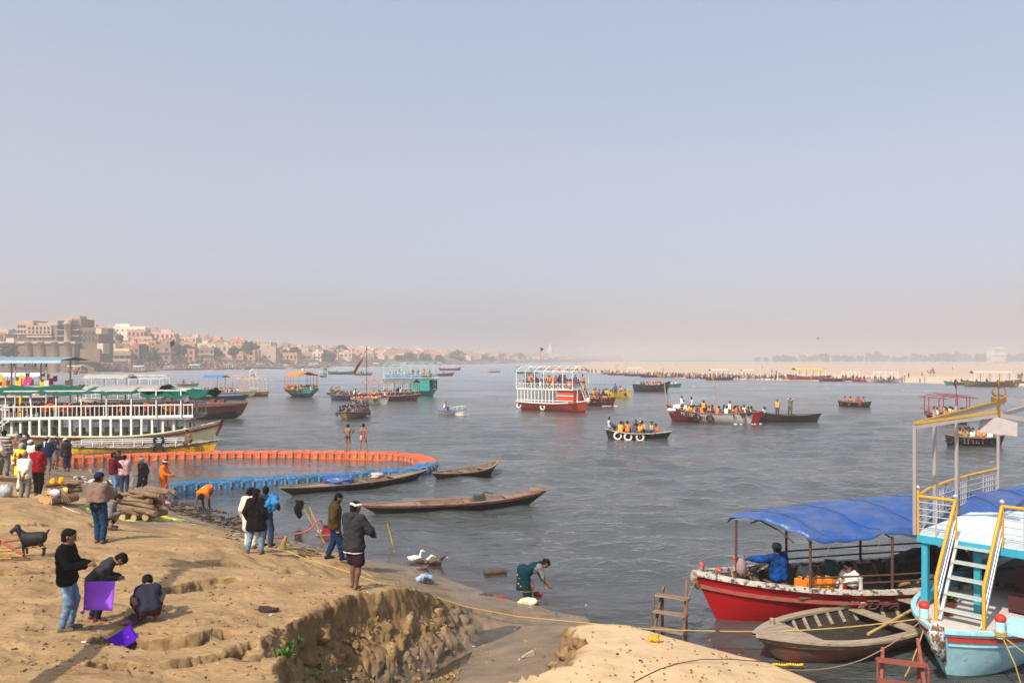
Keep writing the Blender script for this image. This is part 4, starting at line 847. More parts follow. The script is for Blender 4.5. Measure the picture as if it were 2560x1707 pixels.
TR = [(8,822,50,62,0),(45,858,6,34,0),(140,786,75,60,0),(112,812,60,30,0),(355,835,44,44,0),(388,848,36,40,0),(418,866,20,34,0),(405,880,8,26,0),(462,840,46,36,0),(492,852,34,34,0),(520,862,20,24,0),(325,852,26,40,0),(285,862,22,26,0),(600,872,20,32,0),(692,862,24,44,0),(712,846,70,34,0),(760,858,44,26,0),(863,882,18,40,0),(640,870,18,22,0),(545,866,22,24,0),(815,872,26,26,0),(1060,888,14,46,0),(1095,890,14,46,0),(1035,892,14,30,0),(1130,893,16,34,0),(1185,884,20,46,0),(1255,888,20,40,0),(1330,889,24,48,0),(1290,892,20,30,0),(1010,866,60,30,0),(930,876,40,26,0),(330,828,80,30,0),(250,850,26,20,0),(205,842,40,18,0),(1400,893,30,40,0)]
for i, (px, py, back, wpx, hh) in enumerate(TR):
    p, a = bank(px, back); rad = wpx/F*p.y/2*1.25; top = CZ+(HY-py)/F*p.y+rad*.35; g = min(top-rad*1.7, max(2.5, float(np.interp(back, [4,18,40,70,150], [1.3,5,9,13,15])))); tree_far('%s dark green tree among the hazy riverside houses' % ('broad spreading' if wpx > 30 else ('rounded' if i % 2 else 'bushy')), (p.x, p.y, g), max(top-g, rad*1.5), rad, 100+i, (.030,.048,.022) if i % 2 else (.024,.038,.020), n=1500)
# the tree line and house beyond the sand
for i in range(52):
    px = 1890+i*22+rt_.uniform(-8,8); Y = rt_.uniform(1450,1750); hgt = rt_.uniform(11,19)*(.6+.4*min(1, i/10)); tree_far('faint grey-green tree in the line beyond the sand bank', ((px-CX)/F*Y, Y, 1.5), hgt, hgt*.75, 300+i, (.040,.058,.035), 'trees beyond the sand bank', 420, 2.2, .8, .12)
house('pale cream multi-storey house among trees beyond the sand', ((2490-CX)/F*1400,1400,1), .2, 26, 14, 24, (.80,.66,.50), dens=.5, rnd=rt_, group=None); house('pale pink house faint beyond the sand bank', ((2018-CX)/F*1700,1700,1), .2, 26, 12, 15, (.75,.50,.42), dens=.3, rnd=rt_, group=None)
# crowds that read as one mass
def crowd(name, label, spots, seed=1, hgt=1.65):
    q = np.random.default_rng(seed); cols = np.array([(.55,.52,.48),DARK,(.26,.03,.03),(.50,.14,.03),MAROON,(.06,.09,.2),(.42,.2,.06),(.35,.17,.18),(.25,.18,.14),(.4,.36,.32),DARK,(.10,.08,.08)]); V = []; Fq = []; MI = []
    prof = [(.11,0),(.15,.45),(.22,.8),(.24,1.15),(.2,1.38),(.07,1.45),(.11,1.55),(.1,1.66),(.02,1.72)]; n = 5
    mats = [mat('crowd_cloth_%d' % i, tuple(c), .9, 0) for i, c in enumerate(cols)]+[MHAIR]
    for (x, y, z) in spots:
        b0 = len(V); a0 = q.random()*6; s = hgt/1.7*(.55+.5*q.random()); c = int(q.integers(0, len(cols)))
        for r_, h_ in prof: V += [(x+r_*s*1.25*math.cos(a0+2*math.pi*j/n), y+r_*s*math.sin(a0+2*math.pi*j/n), z+h_*s) for j in range(n)]
        for k in range(len(prof)-1):
            for j in range(n): Fq.append((b0+k*n+j, b0+k*n+(j+1)%n, b0+(k+1)*n+(j+1)%n, b0+(k+1)*n+j)); MI.append(len(cols) if k >= 5 else c)
    o = place(name, mesh_np(name, V, Fq, mats, MI)); return tag(o, label, 'crowd', None, 'stuff')
qq = np.random.default_rng(5); sp = []
for i in range(1500):
    px = float(np.clip(qq.normal(520, 230), 180, 1250)); d = abs(qq.normal(6, 5)); p, a = bank(px, d); sp.append((p.x, p.y, float(np.interp(d, [0,4,8,13,18,40], [.5,1.3,2.3,3.5,5,9]))))
crowd('crowd', 'dense crowd of pilgrims on the steps of the hazy town', sp, 6)
sp = []
for i in range(330):
    px = float(qq.choice([qq.uniform(1280,1480), qq.normal(1650,90), qq.normal(1440,50), qq.uniform(1480,2350), qq.normal(1790,60)])); e = P(px, float(np.interp(px, [1250,1380,1500,1700,1900,2100,2300,2560], [921,925,934,945,950,953,957,965]))-abs(qq.normal(1.2,1.0)), .3); sp.append((e.x, e.y+1, .25))
crowd('crowd', 'line of pilgrims along the water edge of the sand bank', sp, 7)
# single figures and the camel on the sand
def sand_pt(px, py): return P(px, py, .55)
SANDP = [(1545,916,'walk',DARK),(1600,914,'stand_a',MAROON),(1655,916,'stand_a',DARK),(1690,915,'walk',BLUE),(1906,922,'stand_a',DARK),(1895,913,'stand_a',MAROON),(1938,914,'stand_a',ORANGE),(1930,932,'stand_b',(.15,.08,.08)),(1941,937,'stand_a',DARK),(1948,936,'stand_a',WHITE),(2027,914,'stand_a',DARK),(2305,941,'walk',(.25,.35,.45)),(2272,945,'stand_a',DARK),(2381,925,'stand_a',RED),(2262,944,'stand_a',WHITE),(2545,947,'stand_a',DARK),(2555,944,'stand_b',DARK),(2550,950,'stand_a',BLUE),(2445,917,'walk',DARK),(2475,912,'stand_a',DARK),(2545,911,'stand_a',MAROON),(1812,914,'walk',WHITE),(1540,921,'stand_a',BLUE)]
for i, (px, py, k, c) in enumerate(SANDP): passenger(k, sand_pt(px, py), rt_.uniform(0,6), 'distant person standing or walking alone on the pale sand bank', 'people scattered on the sand bank', c)
def camel():
    p = sand_pt(2330, 940); r = None; S = SDF(.06); S.cone((-.7,0,1.35),(.55,0,1.38),.36,.38,.15); S.cone((-.15,0,1.6),(-.05,0,1.95),.34,.16,.15); S.cone((.6,0,1.4),(1.15,0,1.15),.26,.17,.12); S.cone((1.15,0,1.15),(1.55,0,1.75),.17,.13,.1); S.cone((1.55,0,1.8),(1.95,0,1.72),.13,.09,.06)
    for (x, y, dx) in ((.5,.2,.3),(.5,-.2,-.1),(-.7,.2,-.35),(-.7,-.2,.1)): S.cone((x,y,1.2),(x+dx*.5,y,.65),.17,.08,.06); S.cone((x+dx*.5,y,.65),(x+dx,y,.06),.08,.07,.04)
    S.cone((-1.0,0,1.4),(-1.15,0,.9),.05,.03,.03); V, Q = S.mesh(); o = place('camel', mesh_np('camel', V, Q, [mat('camel_coat', (.30,.19,.10), .9, .15, 2)])); o.location = p; o.rotation_euler = (0,0,R(180)); tag(o, 'camel with saddle walking on the sand carrying riders', 'camel'); b = MB(); b.box((-.15,0,1.85), (.9,.95,.25)); b.build('saddle', cloth('rust_saddle', (.35,.10,.04)), o)
    for dx, c in ((.1,WHITE),(.45,DARK)): passenger('sit_a', p+Vector((dx,0,1.55)), R(90), 'rider in %s sitting on the camel' % ('white' if c is WHITE else 'dark clothes'), None, c)
camel()
# boats drawn up along the sand and the town steps
FARP = []
def far_boat(label, px, py, yaw, L, m, top=None, n=6, grp=None, seed=0, fm=None, B=None):
    p = P(px, py, 0); r = empty('river_boat', (p.x,p.y,0), R(yaw), label, 'boat', grp); H = Hull(L, B or L*.28, L*.085, bow=L*.06, stern=L*.03, draft=.2, lift=.1, tw=.3); H.skin(r, [m], [(1,0)], 12, 4); H.rail(r, M_WOOD, .1, .08, nt=10); H.inside(r, M_INNER, .25, 10)
    if top:
        W = (B or L*.28)*.85; z = H.fb+1.9; fm = fm or M_WHITE
        for s in (-1,1): posts(r, fm, [(-L*.32+L*.16*i, s*W/2, H.fb) for i in range(5)], 1.9, .05, 'post', True); bar(r, fm, (-L*.33,s*W/2,z), (L*.33,s*W/2,z), .05, 'eaves_rail', True)
        frame_arches(r, fm, [-L*.32+L*.16*i for i in range(5)], W, z, .45, .05)
        if top is not True: roof_sheet(r, top, -L*.34, L*.34, W+.2, z+.08, .45, 'canopy', .04, 6, 6)
    if n:
        Mx = Matrix.Translation(r.location) @ Matrix.Rotation(R(yaw), 4, 'Z')
        for x, y in rowspots(-L*.33, L*.33, n, (-.35,.35), seed=seed): FARP.append(tuple(Mx @ Vector((x, y, -.15+.25*((x*7) % 1)))))
    return r
MC = [M_RED, M_MAROON, M_VERM, M_TEAL, M_YEL, M_NAVY, M_WHITE, M_DKW, M_TAN]; MN = ['red','maroon','vermilion','teal','yellow','navy','white','dark','tan']
SB_ = [(1520,936,7,6,0,0),(1545,938,8,0,0,0),(1590,940,9,5,1,0),(1630,943,9,1,0,1),(1685,944,11,4,0,0),(1740,946,7,0,0,0),(1770,947,6,7,0,0),(1800,950,9,0,1,0),(1845,943,8,5,0,0),(1870,947,6,3,1,0),(1880,948,5,4,0,0),(1910,947,6,1,0,0),(1965,950,6,6,0,0),(2022,951,13,0,1,4),(2060,951,6,1,0,0),(2085,953,9,1,0,0),(2125,953,7,8,1,3),(2155,954,6,0,0,0),(2180,955,6,2,0,0),(2212,956,9,6,1,0),(2480,966,12,8,1,0),(2398,962,7,3,0,0),(2560,960,8,1,0,0)]
for i, (px, py, L, c, roof, rc) in enumerate(SB_):
    far_boat('%s boat %s at the edge of the sand bank' % (MN[c], 'with a roof frame' if roof else 'lying open'), px, py, rt_.choice((-15,-8,5,170,185,12)), L, MC[c], (True if rt_.random() < .4 else cloth('far_awning_%d' % rc, [(.5,.4,.35),(.2,.2,.2),(.1,.3,.2),(.05,.25,.18),(.6,.4,.05)][rc])) if roof else None, 4, 'boats along the sand bank', i)
LB = [(855,936,12,'teal',-6,True,'pale turquoise covered boat alone in mid river'),(808,943,7,'teal',-60,cloth('teal_awning', (.05,.30,.25)),'teal-awning launch heading in from the hazy town'),(632,948,7,'white',-70,True,'white-framed launch crowded with people'),(908,938,7,'red',0,None,'red rowing boat near the drooping flag'),(1102,940,10,'red',-5,None,'red rowing boat close behind the turquoise double-decker'),(1125,926,12,'navy',0,True,'long grey launch out by the far shore'),(1235,931,6,'yellow',0,None,'tiny yellow rowing boat out by the far shore'),(470,965,5,'tan',0,None,'slim punt with two dark figures behind the awnings')]
for i, (px, py, L, c, yw, roof, lb) in enumerate(LB): far_boat(lb, px, py, yw, L, MC[MN.index(c)], roof, 7 if L > 6 else 2, None, 50+i)
for i in range(44):
    px = 190+i*25+rt_.uniform(-9,9); Yb = bank_Y(px); py = HY+CZ*F/(Yb-rt_.uniform(6,60)); c = rt_.choice((0,1,2,2,0,7,6,3,4)); far_boat('%s boat %s before the town steps' % (MN[c], 'with awning' if i % 3 == 0 else 'lying open'), px, py, rt_.choice((-10,10,-50,60,175,0)), rt_.uniform(6,10), MC[c], (True if i % 2 else cloth('far_awning_1')) if i % 3 == 0 else None, 4, 'boats moored before the town', 90+i)
crowd('crowd', 'huddled passengers in the many distant boats along both banks', FARP, 9)
# a red flag and a kite on the wind
def flying(label, name, px, py, Y, m, s): p = PD(px, py, Y); b = MB(); b.add([(0,0,s),(-s*.45,0,.0),(0,.02,-s),(s*.45,0,0)], [(0,1,2,3)]); o = b.build(name, m, None, p); o.rotation_euler = (.3,.5,.2); o.modifiers.new('thickness', 'SOLIDIFY').thickness = .01; tag(o, label, 'kite' if 'kite' in name else 'bird')
flying('small dark kite flying before the white houses', 'paper_kite', 431, 858, 120, mat('dark_kite_paper', (.05,.02,.02), .7), .75); flying('tiny dark kite high over the sand bank', 'paper_kite', 2045, 846, 220, mat('dark_kite_paper'), .4)
def gull(px, py, z=.35):
    p = P(px, py, z); r = empty('gull', p, rt_.uniform(0,6), 'white gull flying low over the open river', 'bird', 'gulls over the river'); r.scale = (.6,.6,.6); S = SDF(.03); S.cone((-.16,0,0),(.12,0,.02),.045,.055,.03); S.cone((.12,0,.03),(.2,0,.05),.04,.03,.02); sdf_obj('body', S, M_WHITE, r)
    for s in (-1,1): b = MB(); b.add([(.08,s*.03,.03),(.14,s*.3,.16),(.02,s*.58,.10),(-.08,s*.3,.14),(-.08,s*.03,.03)], [(0,1,2,3,4)]); w = b.build('wing', M_WHITE, r); w.modifiers.new('thickness', 'SOLIDIFY').thickness = .012
for (px, py) in ((1248,955),(1515,950),(1735,966),(2068,970),(2257,975),(2314,979),(2518,970),(1150,950),(1135,948),(1165,945),(1120,946),(2540,962),(1480,960),(1910,972)): gull(px, py, rt_.uniform(.3,1.2))
# ---------------------------------------------------------------- people on the bank
def check_mat(name, c1, c2, c3, sc):
    m = bpy.data.materials.new(name); m.use_nodes = True; t = m.node_tree; N = t.nodes; L = t.links; b = N['Principled BSDF']; b.inputs['Roughness'].default_value = .9
    tc = N.new('ShaderNodeTexCoord'); mp = N.new('ShaderNodeMapping'); mp.inputs['Scale'].default_value = (sc,sc,sc); L.new(tc.outputs['Object'], mp.inputs[0])
    src = None
    for d, c in (('X', c2), ('Z', c3)):
        w = N.new('ShaderNodeTexWave'); w.bands_direction = d; w.inputs['Scale'].default_value = 1; w.inputs['Distortion'].default_value = .6; L.new(mp.outputs[0], w.inputs[0])
        r = N.new('ShaderNodeMapRange'); r.inputs[1].default_value = .55; r.inputs[2].default_value = .75; L.new(w.outputs['Fac'], r.inputs[0])
        x = N.new('ShaderNodeMix'); x.data_type = 'RGBA'; L.new(r.outputs[0], x.inputs[0])
        if src is None: x.inputs[6].default_value = (*c1,1)
        else: L.new(src, x.inputs[6])
        x.inputs[7].default_value = (*c,1); src = x.outputs[2]
    L.new(src, b.inputs['Base Color']); return m
def band_mat(name, cols, sc):
    m = bpy.data.materials.new(name); m.use_nodes = True; t = m.node_tree; N = t.nodes; L = t.links; b = N['Principled BSDF']; b.inputs['Roughness'].default_value = .9
    tc = N.new('ShaderNodeTexCoord'); s = N.new('ShaderNodeSeparateXYZ'); L.new(tc.outputs['Object'], s.inputs[0]); k = N.new('ShaderNodeMath'); k.operation = 'MULTIPLY'; k.inputs[1].default_value = sc; L.new(s.outputs[2], k.inputs[0])
    fr = N.new('ShaderNodeMath'); fr.operation = 'FRACT'; L.new(k.outputs[0], fr.inputs[0]); r = N.new('ShaderNodeValToRGB'); r.color_ramp.interpolation = 'CONSTANT'; e = r.color_ramp.elements
    while len(e) < len(cols): e.new(.5)
    for i, (el, c) in enumerate(zip(e, cols)): el.position = i/len(cols); el.color = (*c,1)
    L.new(fr.outputs[0], r.inputs[0]); L.new(r.outputs[0], b.inputs['Base Color']); return m
C_BLACK = cloth('black_cotton', (.006,.0055,.006)); C_JEAN = cloth('faded_denim', (.12,.20,.32), .3, scale=5, col2=(.30,.40,.50), mixs=4, thr=.6); C_DENIM = cloth('dark_denim', (.025,.05,.10), .2); C_BLUE = cloth('blue_twill', (.010,.045,.10)); C_NAVY = cloth('navy_cloth', (.012,.020,.05))
C_GREYSHOE = mat('grey_suede', (.10,.095,.09), .9, .15, 20); C_MAROON = cloth('maroon_cloth', (.10,.008,.02)); C_WHITE = cloth('white_cotton', (.68,.65,.60)); C_GREY = cloth('grey_cotton', (.16,.155,.15)); C_RED = cloth('crimson_knit', (.24,.006,.014)); C_ORANGE = cloth('orange_hivis', (.85,.17,.01)); C_SILVER = mat('reflective_tape', (.75,.72,.5), .4, .05)
C_OLIVE = cloth('olive_quilt', (.055,.040,.013), wr=None) if False else cloth('olive_quilt', (.055,.040,.013), .12, .5, bscale=25); C_TRACK = cloth('navy_track', (.010,.026,.075)); C_CHAR = cloth('charcoal_fleece', (.030,.030,.033)); C_PLUM = cloth('plum_cotton', (.030,.014,.028)); C_CREAM = cloth('cream_cotton', (.62,.55,.45)); C_PINK = cloth('pink_sweat', (.55,.33,.32)); C_YEL = cloth('yellow_cotton', (.80,.58,.03)); C_SAFF = cloth('saffron_cloth', (.85,.38,.01)); C_SARI = cloth('teal_sari', (.003,.033,.045)); C_SANDAL = mat('brown_sandal', (.09,.05,.035), .7); C_SHAWL = check_mat('checked_shawl', (.36,.26,.20), (.13,.025,.02), (.07,.035,.03), 26)
C_STRIPE = band_mat('striped_knit', [(.05,.045,.05),(.45,.42,.40),(.22,.05,.06),(.10,.09,.09),(.35,.33,.31)], 3.6); C_GAMCHA = check_mat('checked_scarf', (.6,.58,.55), (.03,.03,.03), (.03,.03,.03), 22)
C_PRINT = cloth('printed_shirt', (.66,.64,.55), .05, col2=(.20,.25,.24), mixs=16, thr=.64); C_LIME = mat('woven_stole', (.6,.5,.3), .9)
def at(px, py, z0=1.5): return G(px, py, z0)
# the boy in black, the boy with the kite, the crouching boy
person('boy in black sweatshirt and torn blue jeans standing with hands together', at(168,1574,2.1), -78, 1.46, dict(hr=(.09,.30,1.10), hl=(-.06,.32,1.10), head=(14,-5), fl=(-.10,.03,.075), fr=(.1,-.05,.075), lean=-2), shirt=dict(m=C_BLACK, r=.038, len=.06), legs=dict(m=C_JEAN, r=.012), shoes=C_GREYSHOE, h=.0145, head=1.06)
def kite_boy():
    b, J = person('boy in dark top and navy trousers bending over a purple kite', at(240,1551,2.1), -70, 1.24, dict(pelvis=(0,-.05,.90), lean=48, head=(28,0), hr=(.22,.42,.92), hl=(-.16,.44,.86), fr=(.1,.03,.075), fl=(-.11,-.1,.075)), hair='mop', shirt=dict(m=cloth('slate_top', (.035,.032,.036)), r=.028, len=.02), legs=dict(m=C_NAVY, r=.02), shoes=cloth('maroon_shoe', (.14,.02,.025)), h=.0145, head=1.12)
kite_boy()
person('crouching boy in navy top and maroon trousers with his back turned', at(372,1552,2.1), 28, 1.34, dict(pelvis=(0,-.08,.26), lean=44, head=(20,-8), hr=(.05,.40,.12), hl=(-.16,.42,.10), fr=(.13,.06,.07), fl=(-.13,.08,.07), kr=(.5,1,.5), kl=(-.5,1,.5), er=(1,-.2,0), el=(-1,-.2,0)), shirt=dict(m=cloth('dusk_navy', (.025,.027,.045)), r=.025, len=.0, wr=.006), legs=dict(m=cloth('wine_trousers', (.075,.014,.025)), r=.02), h=.0145, head=1.1)
MKITE = cloth('purple_kite_paper', (.32,.09,.74), .12, .15, rough=.5)
MKITE2 = cloth('dark_violet_kite_paper', (.06,.006,.30), .1, .1, rough=.5); MSPAR = mat('bamboo_spar', (.45,.30,.12), .6)
def kite(label, M, m, size=.62, bow=.05):
    r = empty('paper_kite', (0,0,0), 0, label, 'kite'); r.matrix_world = M; b = MB(); n = 10; rows = []
    for i in range(n+1):
        row = []
        for j in range(n+1):
            u, v = i/n-.5, j/n-.5; row.append((u*size, (bow*(1-4*(u-v)**2*.5)+.012*math.sin(9*u+4*v))*size, v*size))
        rows.append(row)
    b.grid(rows); s = b.build('paper', m, r); md = s.modifiers.new('thickness', 'SOLIDIFY'); md.thickness = .002
    b = MB(); b.tube([(-.5*size, bow*size+.008, -.5*size), (0, bow*size+.008, 0), (.5*size, bow*size+.008, .5*size)], .0035, 5); b.build('spar', MSPAR, r)
    b = MB(); b.tube([((-.5+i/8)*size, .012+bow*size*(1-8*(-.5+i/8)**2), (.5-i/8)*size) for i in range(9)], .003, 5); b.build('bow_stick', MSPAR, r)
    b = MB(); b.add([(-.5*size,.004,-.5*size), (-.60*size,.0,-.56*size), (-.49*size,0.01,-.64*size), (-.40*size,.006,-.53*size)], [(0,1,2,3)]); f = b.build('tail_fin', m, r); f.modifiers.new('thickness', 'SOLIDIFY').thickness = .002
    return r
kp = PD(247, 1489, P(240,1551,2.08).y-.44)
kite('bright purple square paper kite held upright by the bending boy', Matrix.Translation(kp) @ Matrix.Rotation(R(8), 4, 'Z') @ Matrix.Rotation(R(-6), 4, 'X') @ Matrix.Rotation(R(2), 4, 'Y'), MKITE, .42)
kg = G(306, 1614, 2.0); kite('dark violet paper kite lying propped in a furrow of the ground', Matrix.Translation(kg+Vector((0,.03,.10))) @ Matrix.Rotation(R(-60), 4, 'X') @ Matrix.Rotation(R(45), 4, 'Y'), MKITE2, .34)
kg = G(330, 1556, 2.05); kite('charcoal and pink kite flat on the ground beside the crouching boy', Matrix.Translation(kg+Vector((0,0,.05))) @ Matrix.Rotation(R(-82), 4, 'X') @ Matrix.Rotation(R(20), 4, 'Y'), cloth('charcoal_kite_paper', (.05,.045,.06), .1, .1, col2=(.35,.08,.12), mixs=2.2, thr=.56, rough=.5), .3)
# man in the checked shawl
def shawl(J, child, h):
    S = SDF(h); rt = J['rt']
    for sg in (1,-1):
        nm = 'r' if sg > 0 else 'l'; S.cone(J['chest']+rt*sg*.09, J['waist']+rt*sg*.10-V3(0,0,.02), .15, .17, .06); S.cone(J['neck']-J['ax']*.03, J['sh'+nm], .085, .095, .05); S.cone(J['sh'+nm], J['el'+nm], .098, .10, .06)
    S.cone(J['elr'], J['wrr']*.75+J['elr']*.25, .09, .06, .04); S.cut((0,.0,-1), J['waist']-V3(0,0,.06)); S.cut(J['ax'], J['neck']+V3(0,0,.03)); child('shawl', S, C_SHAWL, .008, 20)
    capf(cloth('navy_wool_cap', (.012,.022,.07)), False)(J, child, h)
person('man wrapped in a checked shawl and navy cap seen from behind', at(246,1358,1.6), -12, 1.72, dict(hr=(.10,.24,1.40), hl=(-.05,.20,1.15), er=(.6,0,-1), head=(3,12), fr=(.11,.0,.075), fl=(-.08,.06,.075)), shirt=dict(m=C_BLACK, len=.05, r=.02), legs=dict(m=C_BLUE, r=.024), shoes=C_SANDAL, extra=shawl, h=.016)
person('man in grey top squatting behind the man in the shawl', at(268,1322,1.45), -72, 1.68, dict(pelvis=(0,-.10,.30), lean=32, hr=(.16,.34,.45), hl=(-.1,.36,.42), fr=(.13,.10,.07), fl=(-.13,.08,.07), head=(10,0)), shirt=dict(m=C_GREY, r=.03), legs=dict(m=C_BLACK, r=.016, low=.8), shoes=C_SANDAL, h=.02)
person('bald man in printed white shirt and grey trousers, hands clasped behind', at(62,1252,1.42), -4, 1.60, dict(hr=(.06,-.17,.86), hl=(-.03,-.19,.80), er=(1,-.8,0), el=(-1,-.8,0), fl=(-.17,.02,.075), fr=(.10,-.05,.075)), hair=None, shirt=dict(m=C_PRINT, r=.03, len=.06, sleeve=.62), legs=dict(m=cloth('grey_trousers', (.19,.18,.165)), r=.022), shoes=C_SANDAL, h=.018, fat=.01)
def yscarf(J, child, h):
    S = SDF(h); S.cone(J['neck']-J['fw']*.02+J['rt']*.09, J['chest']-J['fw']*.13+J['rt']*.07, .045, .04, .03); S.cone(J['chest']-J['fw']*.135+J['rt']*.06, J['pelvis']-J['fw']*.13+J['rt']*.03, .04, .045, .03); S.cone(J['neck']-J['fw']*.02+J['rt']*.09, J['chest']+J['fw']*.12+J['rt']*.05, .045, .04, .03); child('stole', S, C_SAFF, .004, 30)
    S = SDF(h)
    for sg in (1,-1): S.cone(J['pelvis']+J['rt']*sg*.075, J['waist']+J['rt']*sg*.065, .155, .137, .05); S.cone(J['waist']+J['rt']*sg*.065, J['chest']+J['rt']*sg*.095, .137, .145, .05); S.cone(J['chest']+J['rt']*sg*.09, J['neck']+J['rt']*sg*.06-V3(0,0,.03), .12, .07, .04)
    S.cut((0,0,-1), J['pelvis']-V3(0,0,.02)); S.cut(J['ax'], J['neck']+V3(0,0,.02)); child('vest', S, C_MAROON, .004)
person('grey-haired man in maroon vest, yellow kurta and saffron stole', at(52,1228,1.4), -25, 1.66, dict(hr=(.14,.30,1.02), hl=(-.22,.14,.98), head=(14,0)), hairmat=MGREY, shirt=dict(m=C_YEL, r=.024, len=.30, flare=.03), legs=dict(m=C_WHITE, r=.03), shoes=C_SANDAL, extra=yscarf, h=.018)
person('man in crimson sweater and dark green woollen cap seen from behind', at(94,1239,1.45), 5, 1.72, dict(hr=(.12,.26,1.05), hl=(-.12,.26,1.05), head=(16,0), fl=(-.06,.02,.075), fr=(.08,-.04,.075)), shirt=dict(m=C_RED, r=.03, len=.05), legs=dict(m=C_BLACK, r=.018), shoes=C_SANDAL, extra=capf(cloth('green_wool_cap', (.025,.028,.012)), False), h=.018, fat=.01)
def nscarf(J, child, h):
    S = SDF(h); S.cone(J['neck']+J['rt']*.08, J['neck']-J['rt']*.08, .05, .05, .04); S.cone(J['neck']-J['rt']*.07-J['fw']*.05, J['chest']-J['fw']*.12-J['rt']*.05, .05, .04, .03); S.cone(J['neck']+J['rt']*.07-J['fw']*.04, J['head']-J['hf']*.10+J['rt']*.13, .04, .03, .03); child('scarf', S, C_CREAM, .004, 30); capf(C_GREY, False)(J, child, h)
person('man in navy vest with cream scarf and rolled grey trousers', at(116,1187,.6), 12, 1.72, dict(hr=(.15,.26,1.05), hl=(-.15,.22,1.02), head=(14,0), lean=6), shirt=dict(m=C_NAVY, r=.036, len=.03, sleeve=.7), legs=dict(m=C_GREY, r=.03, low=.80), extra=nscarf, h=.02, fat=.015)
person('lean man in dark sleeveless vest with white head cloth by the river edge', at(136,1172,.4), -28, 1.72, dict(hr=(.2,.24,.95), lean=8, head=(14,0)), shirt=dict(m=C_NAVY, r=.022, sleeve=0, len=.02), legs=dict(m=C_GREY, r=.03, low=.5), extra=turban(C_WHITE), h=.02)
person('man in dark brown jacket with white cap and rolled jeans at the water edge', at(168,1180,.3), 62, 1.70, dict(hr=(.20,.20,.80), hl=(-.22,.10,.82), head=(20,0), lean=8), shirt=dict(m=cloth('dark_brown_jacket', (.028,.022,.022)), r=.036, len=.1), legs=dict(m=C_DENIM, r=.03, low=.78), extra=capf(C_WHITE, False), h=.02)
person('man in striped knit top and grey trousers at the edge of the group', at(10,1189,1.45), 8, 1.74, dict(head=(5,-20), fl=(-.14,0,.075)), shirt=dict(m=C_STRIPE, r=.034, len=.06), legs=dict(m=C_GREY, r=.028), shoes=C_SANDAL, h=.018, fat=.015)
person('bare-chested old man in white dhoti raising a hand to his head', at(42,1178,1.2), 30, 1.68, dict(hr=(.12,.20,1.50), hl=(-.16,.24,1.05), er=(1,.2,0)), hairmat=MGREY, legs=dict(m=C_CREAM, kind='dhoti', low=.7, r=.03), h=.02, fat=.02)
person('man in navy waistcoat with orange scarf standing behind the yellow stole', at(70,1172,1.0), 170, 1.68, dict(hr=(.1,.26,1.1), head=(12,10)), shirt=dict(m=C_NAVY, r=.03, len=.04, collar=C_SAFF), legs=dict(m=C_GREY, r=.03), h=.022)
person('woman with white cloth over her head beside the crimson sweater', at(80,1196,1.1), 150, 1.58, dict(hr=(.08,.2,1.2), hl=(-.08,.2,1.2), head=(20,0)), shirt=dict(m=C_WHITE, r=.05, len=.25), legs=dict(m=C_WHITE, kind='skirt', low=.92, r=.03), extra=capf(C_WHITE, False), h=.022)
person('man in blue checked shirt half hidden between the bathers at the shore', at(52,1165,.9), 160, 1.66, dict(hr=(.1,.22,1.35), head=(8,0)), shirt=dict(m=cloth('blue_plaid', (.10,.16,.30), .3, col2=(.5,.5,.5), mixs=20, thr=.55), r=.03), legs=dict(m=C_DENIM), h=.024)
person('barefoot man in cream kurta cut off by the frame beside the striped top', at(-12,1200,1.5), 0, 1.66, dict(hr=(.26,.12,.88)), shirt=dict(m=C_CREAM, r=.03, len=.15), legs=dict(m=C_GREY, r=.03), h=.022)
# young men by the pyres
person('young man in maroon jacket and jeans with arms folded by the river', at(283,1236,.4), -40, 1.70, dict(hr=(-.02,.24,1.12), hl=(.06,.26,1.08), er=(1,0,-.3), el=(-1,0,-.3), head=(4,25)), beard=True, shirt=dict(m=C_MAROON, r=.034, len=.02), legs=dict(m=C_JEAN, r=.02), shoes=C_WHITE, h=.019)
person('young man in pale pink sweatshirt and jeans with his back turned', at(311,1233,.4), 22, 1.70, dict(hr=(.16,.22,.92), head=(6,-12)), shirt=dict(m=C_PINK, r=.034, len=.04), legs=dict(m=C_DENIM, r=.022), shoes=C_GREYSHOE, h=.019)
person('youth in dark hooded top standing behind the maroon and pink pair', at(299,1218,.3), 150, 1.70, dict(head=(10,0)), shirt=dict(m=C_BLACK, r=.03), legs=dict(m=C_DENIM), h=.022)
def lany(J, child, h):
    S = SDF(h*.7); S.cone(J['neck']+J['rt']*.05+J['fw']*.06, J['chest']+J['fw']*.14, .014, .014, .01); S.cone(J['neck']-J['rt']*.05+J['fw']*.06, J['chest']+J['fw']*.14, .014, .014, .01); child('lanyard', S, C_RED)
    S = SDF(h*.8); hd = J['head']; S.cone(hd+J['hax']*.02-J['hf']*.02, hd+J['hax']*.03+J['hf']*.03, .106, .098, .02); S.cone(hd-J['hax']*.06, hd+J['hf']*.02-J['hax']*.05, .085, .075, .03); S.cut(unit(J['hf']-J['hax']*.1), hd+J['hf']*.06); child('head_scarf', S, C_GAMCHA)
person('man in black tracksuit with checked head scarf and red lanyard walking', at(358,1243,.2), 152, 1.72, dict(hr=(.26,.02,.88), hl=(-.25,.12,.88), fr=(.1,.12,.08), fl=(-.1,-.12,.08), head=(10,0), lean=4), hair=None, shirt=dict(m=C_BLACK, r=.03, len=.05), legs=dict(m=C_BLACK, r=.026), shoes=C_GREYSHOE, extra=lany, h=.019)
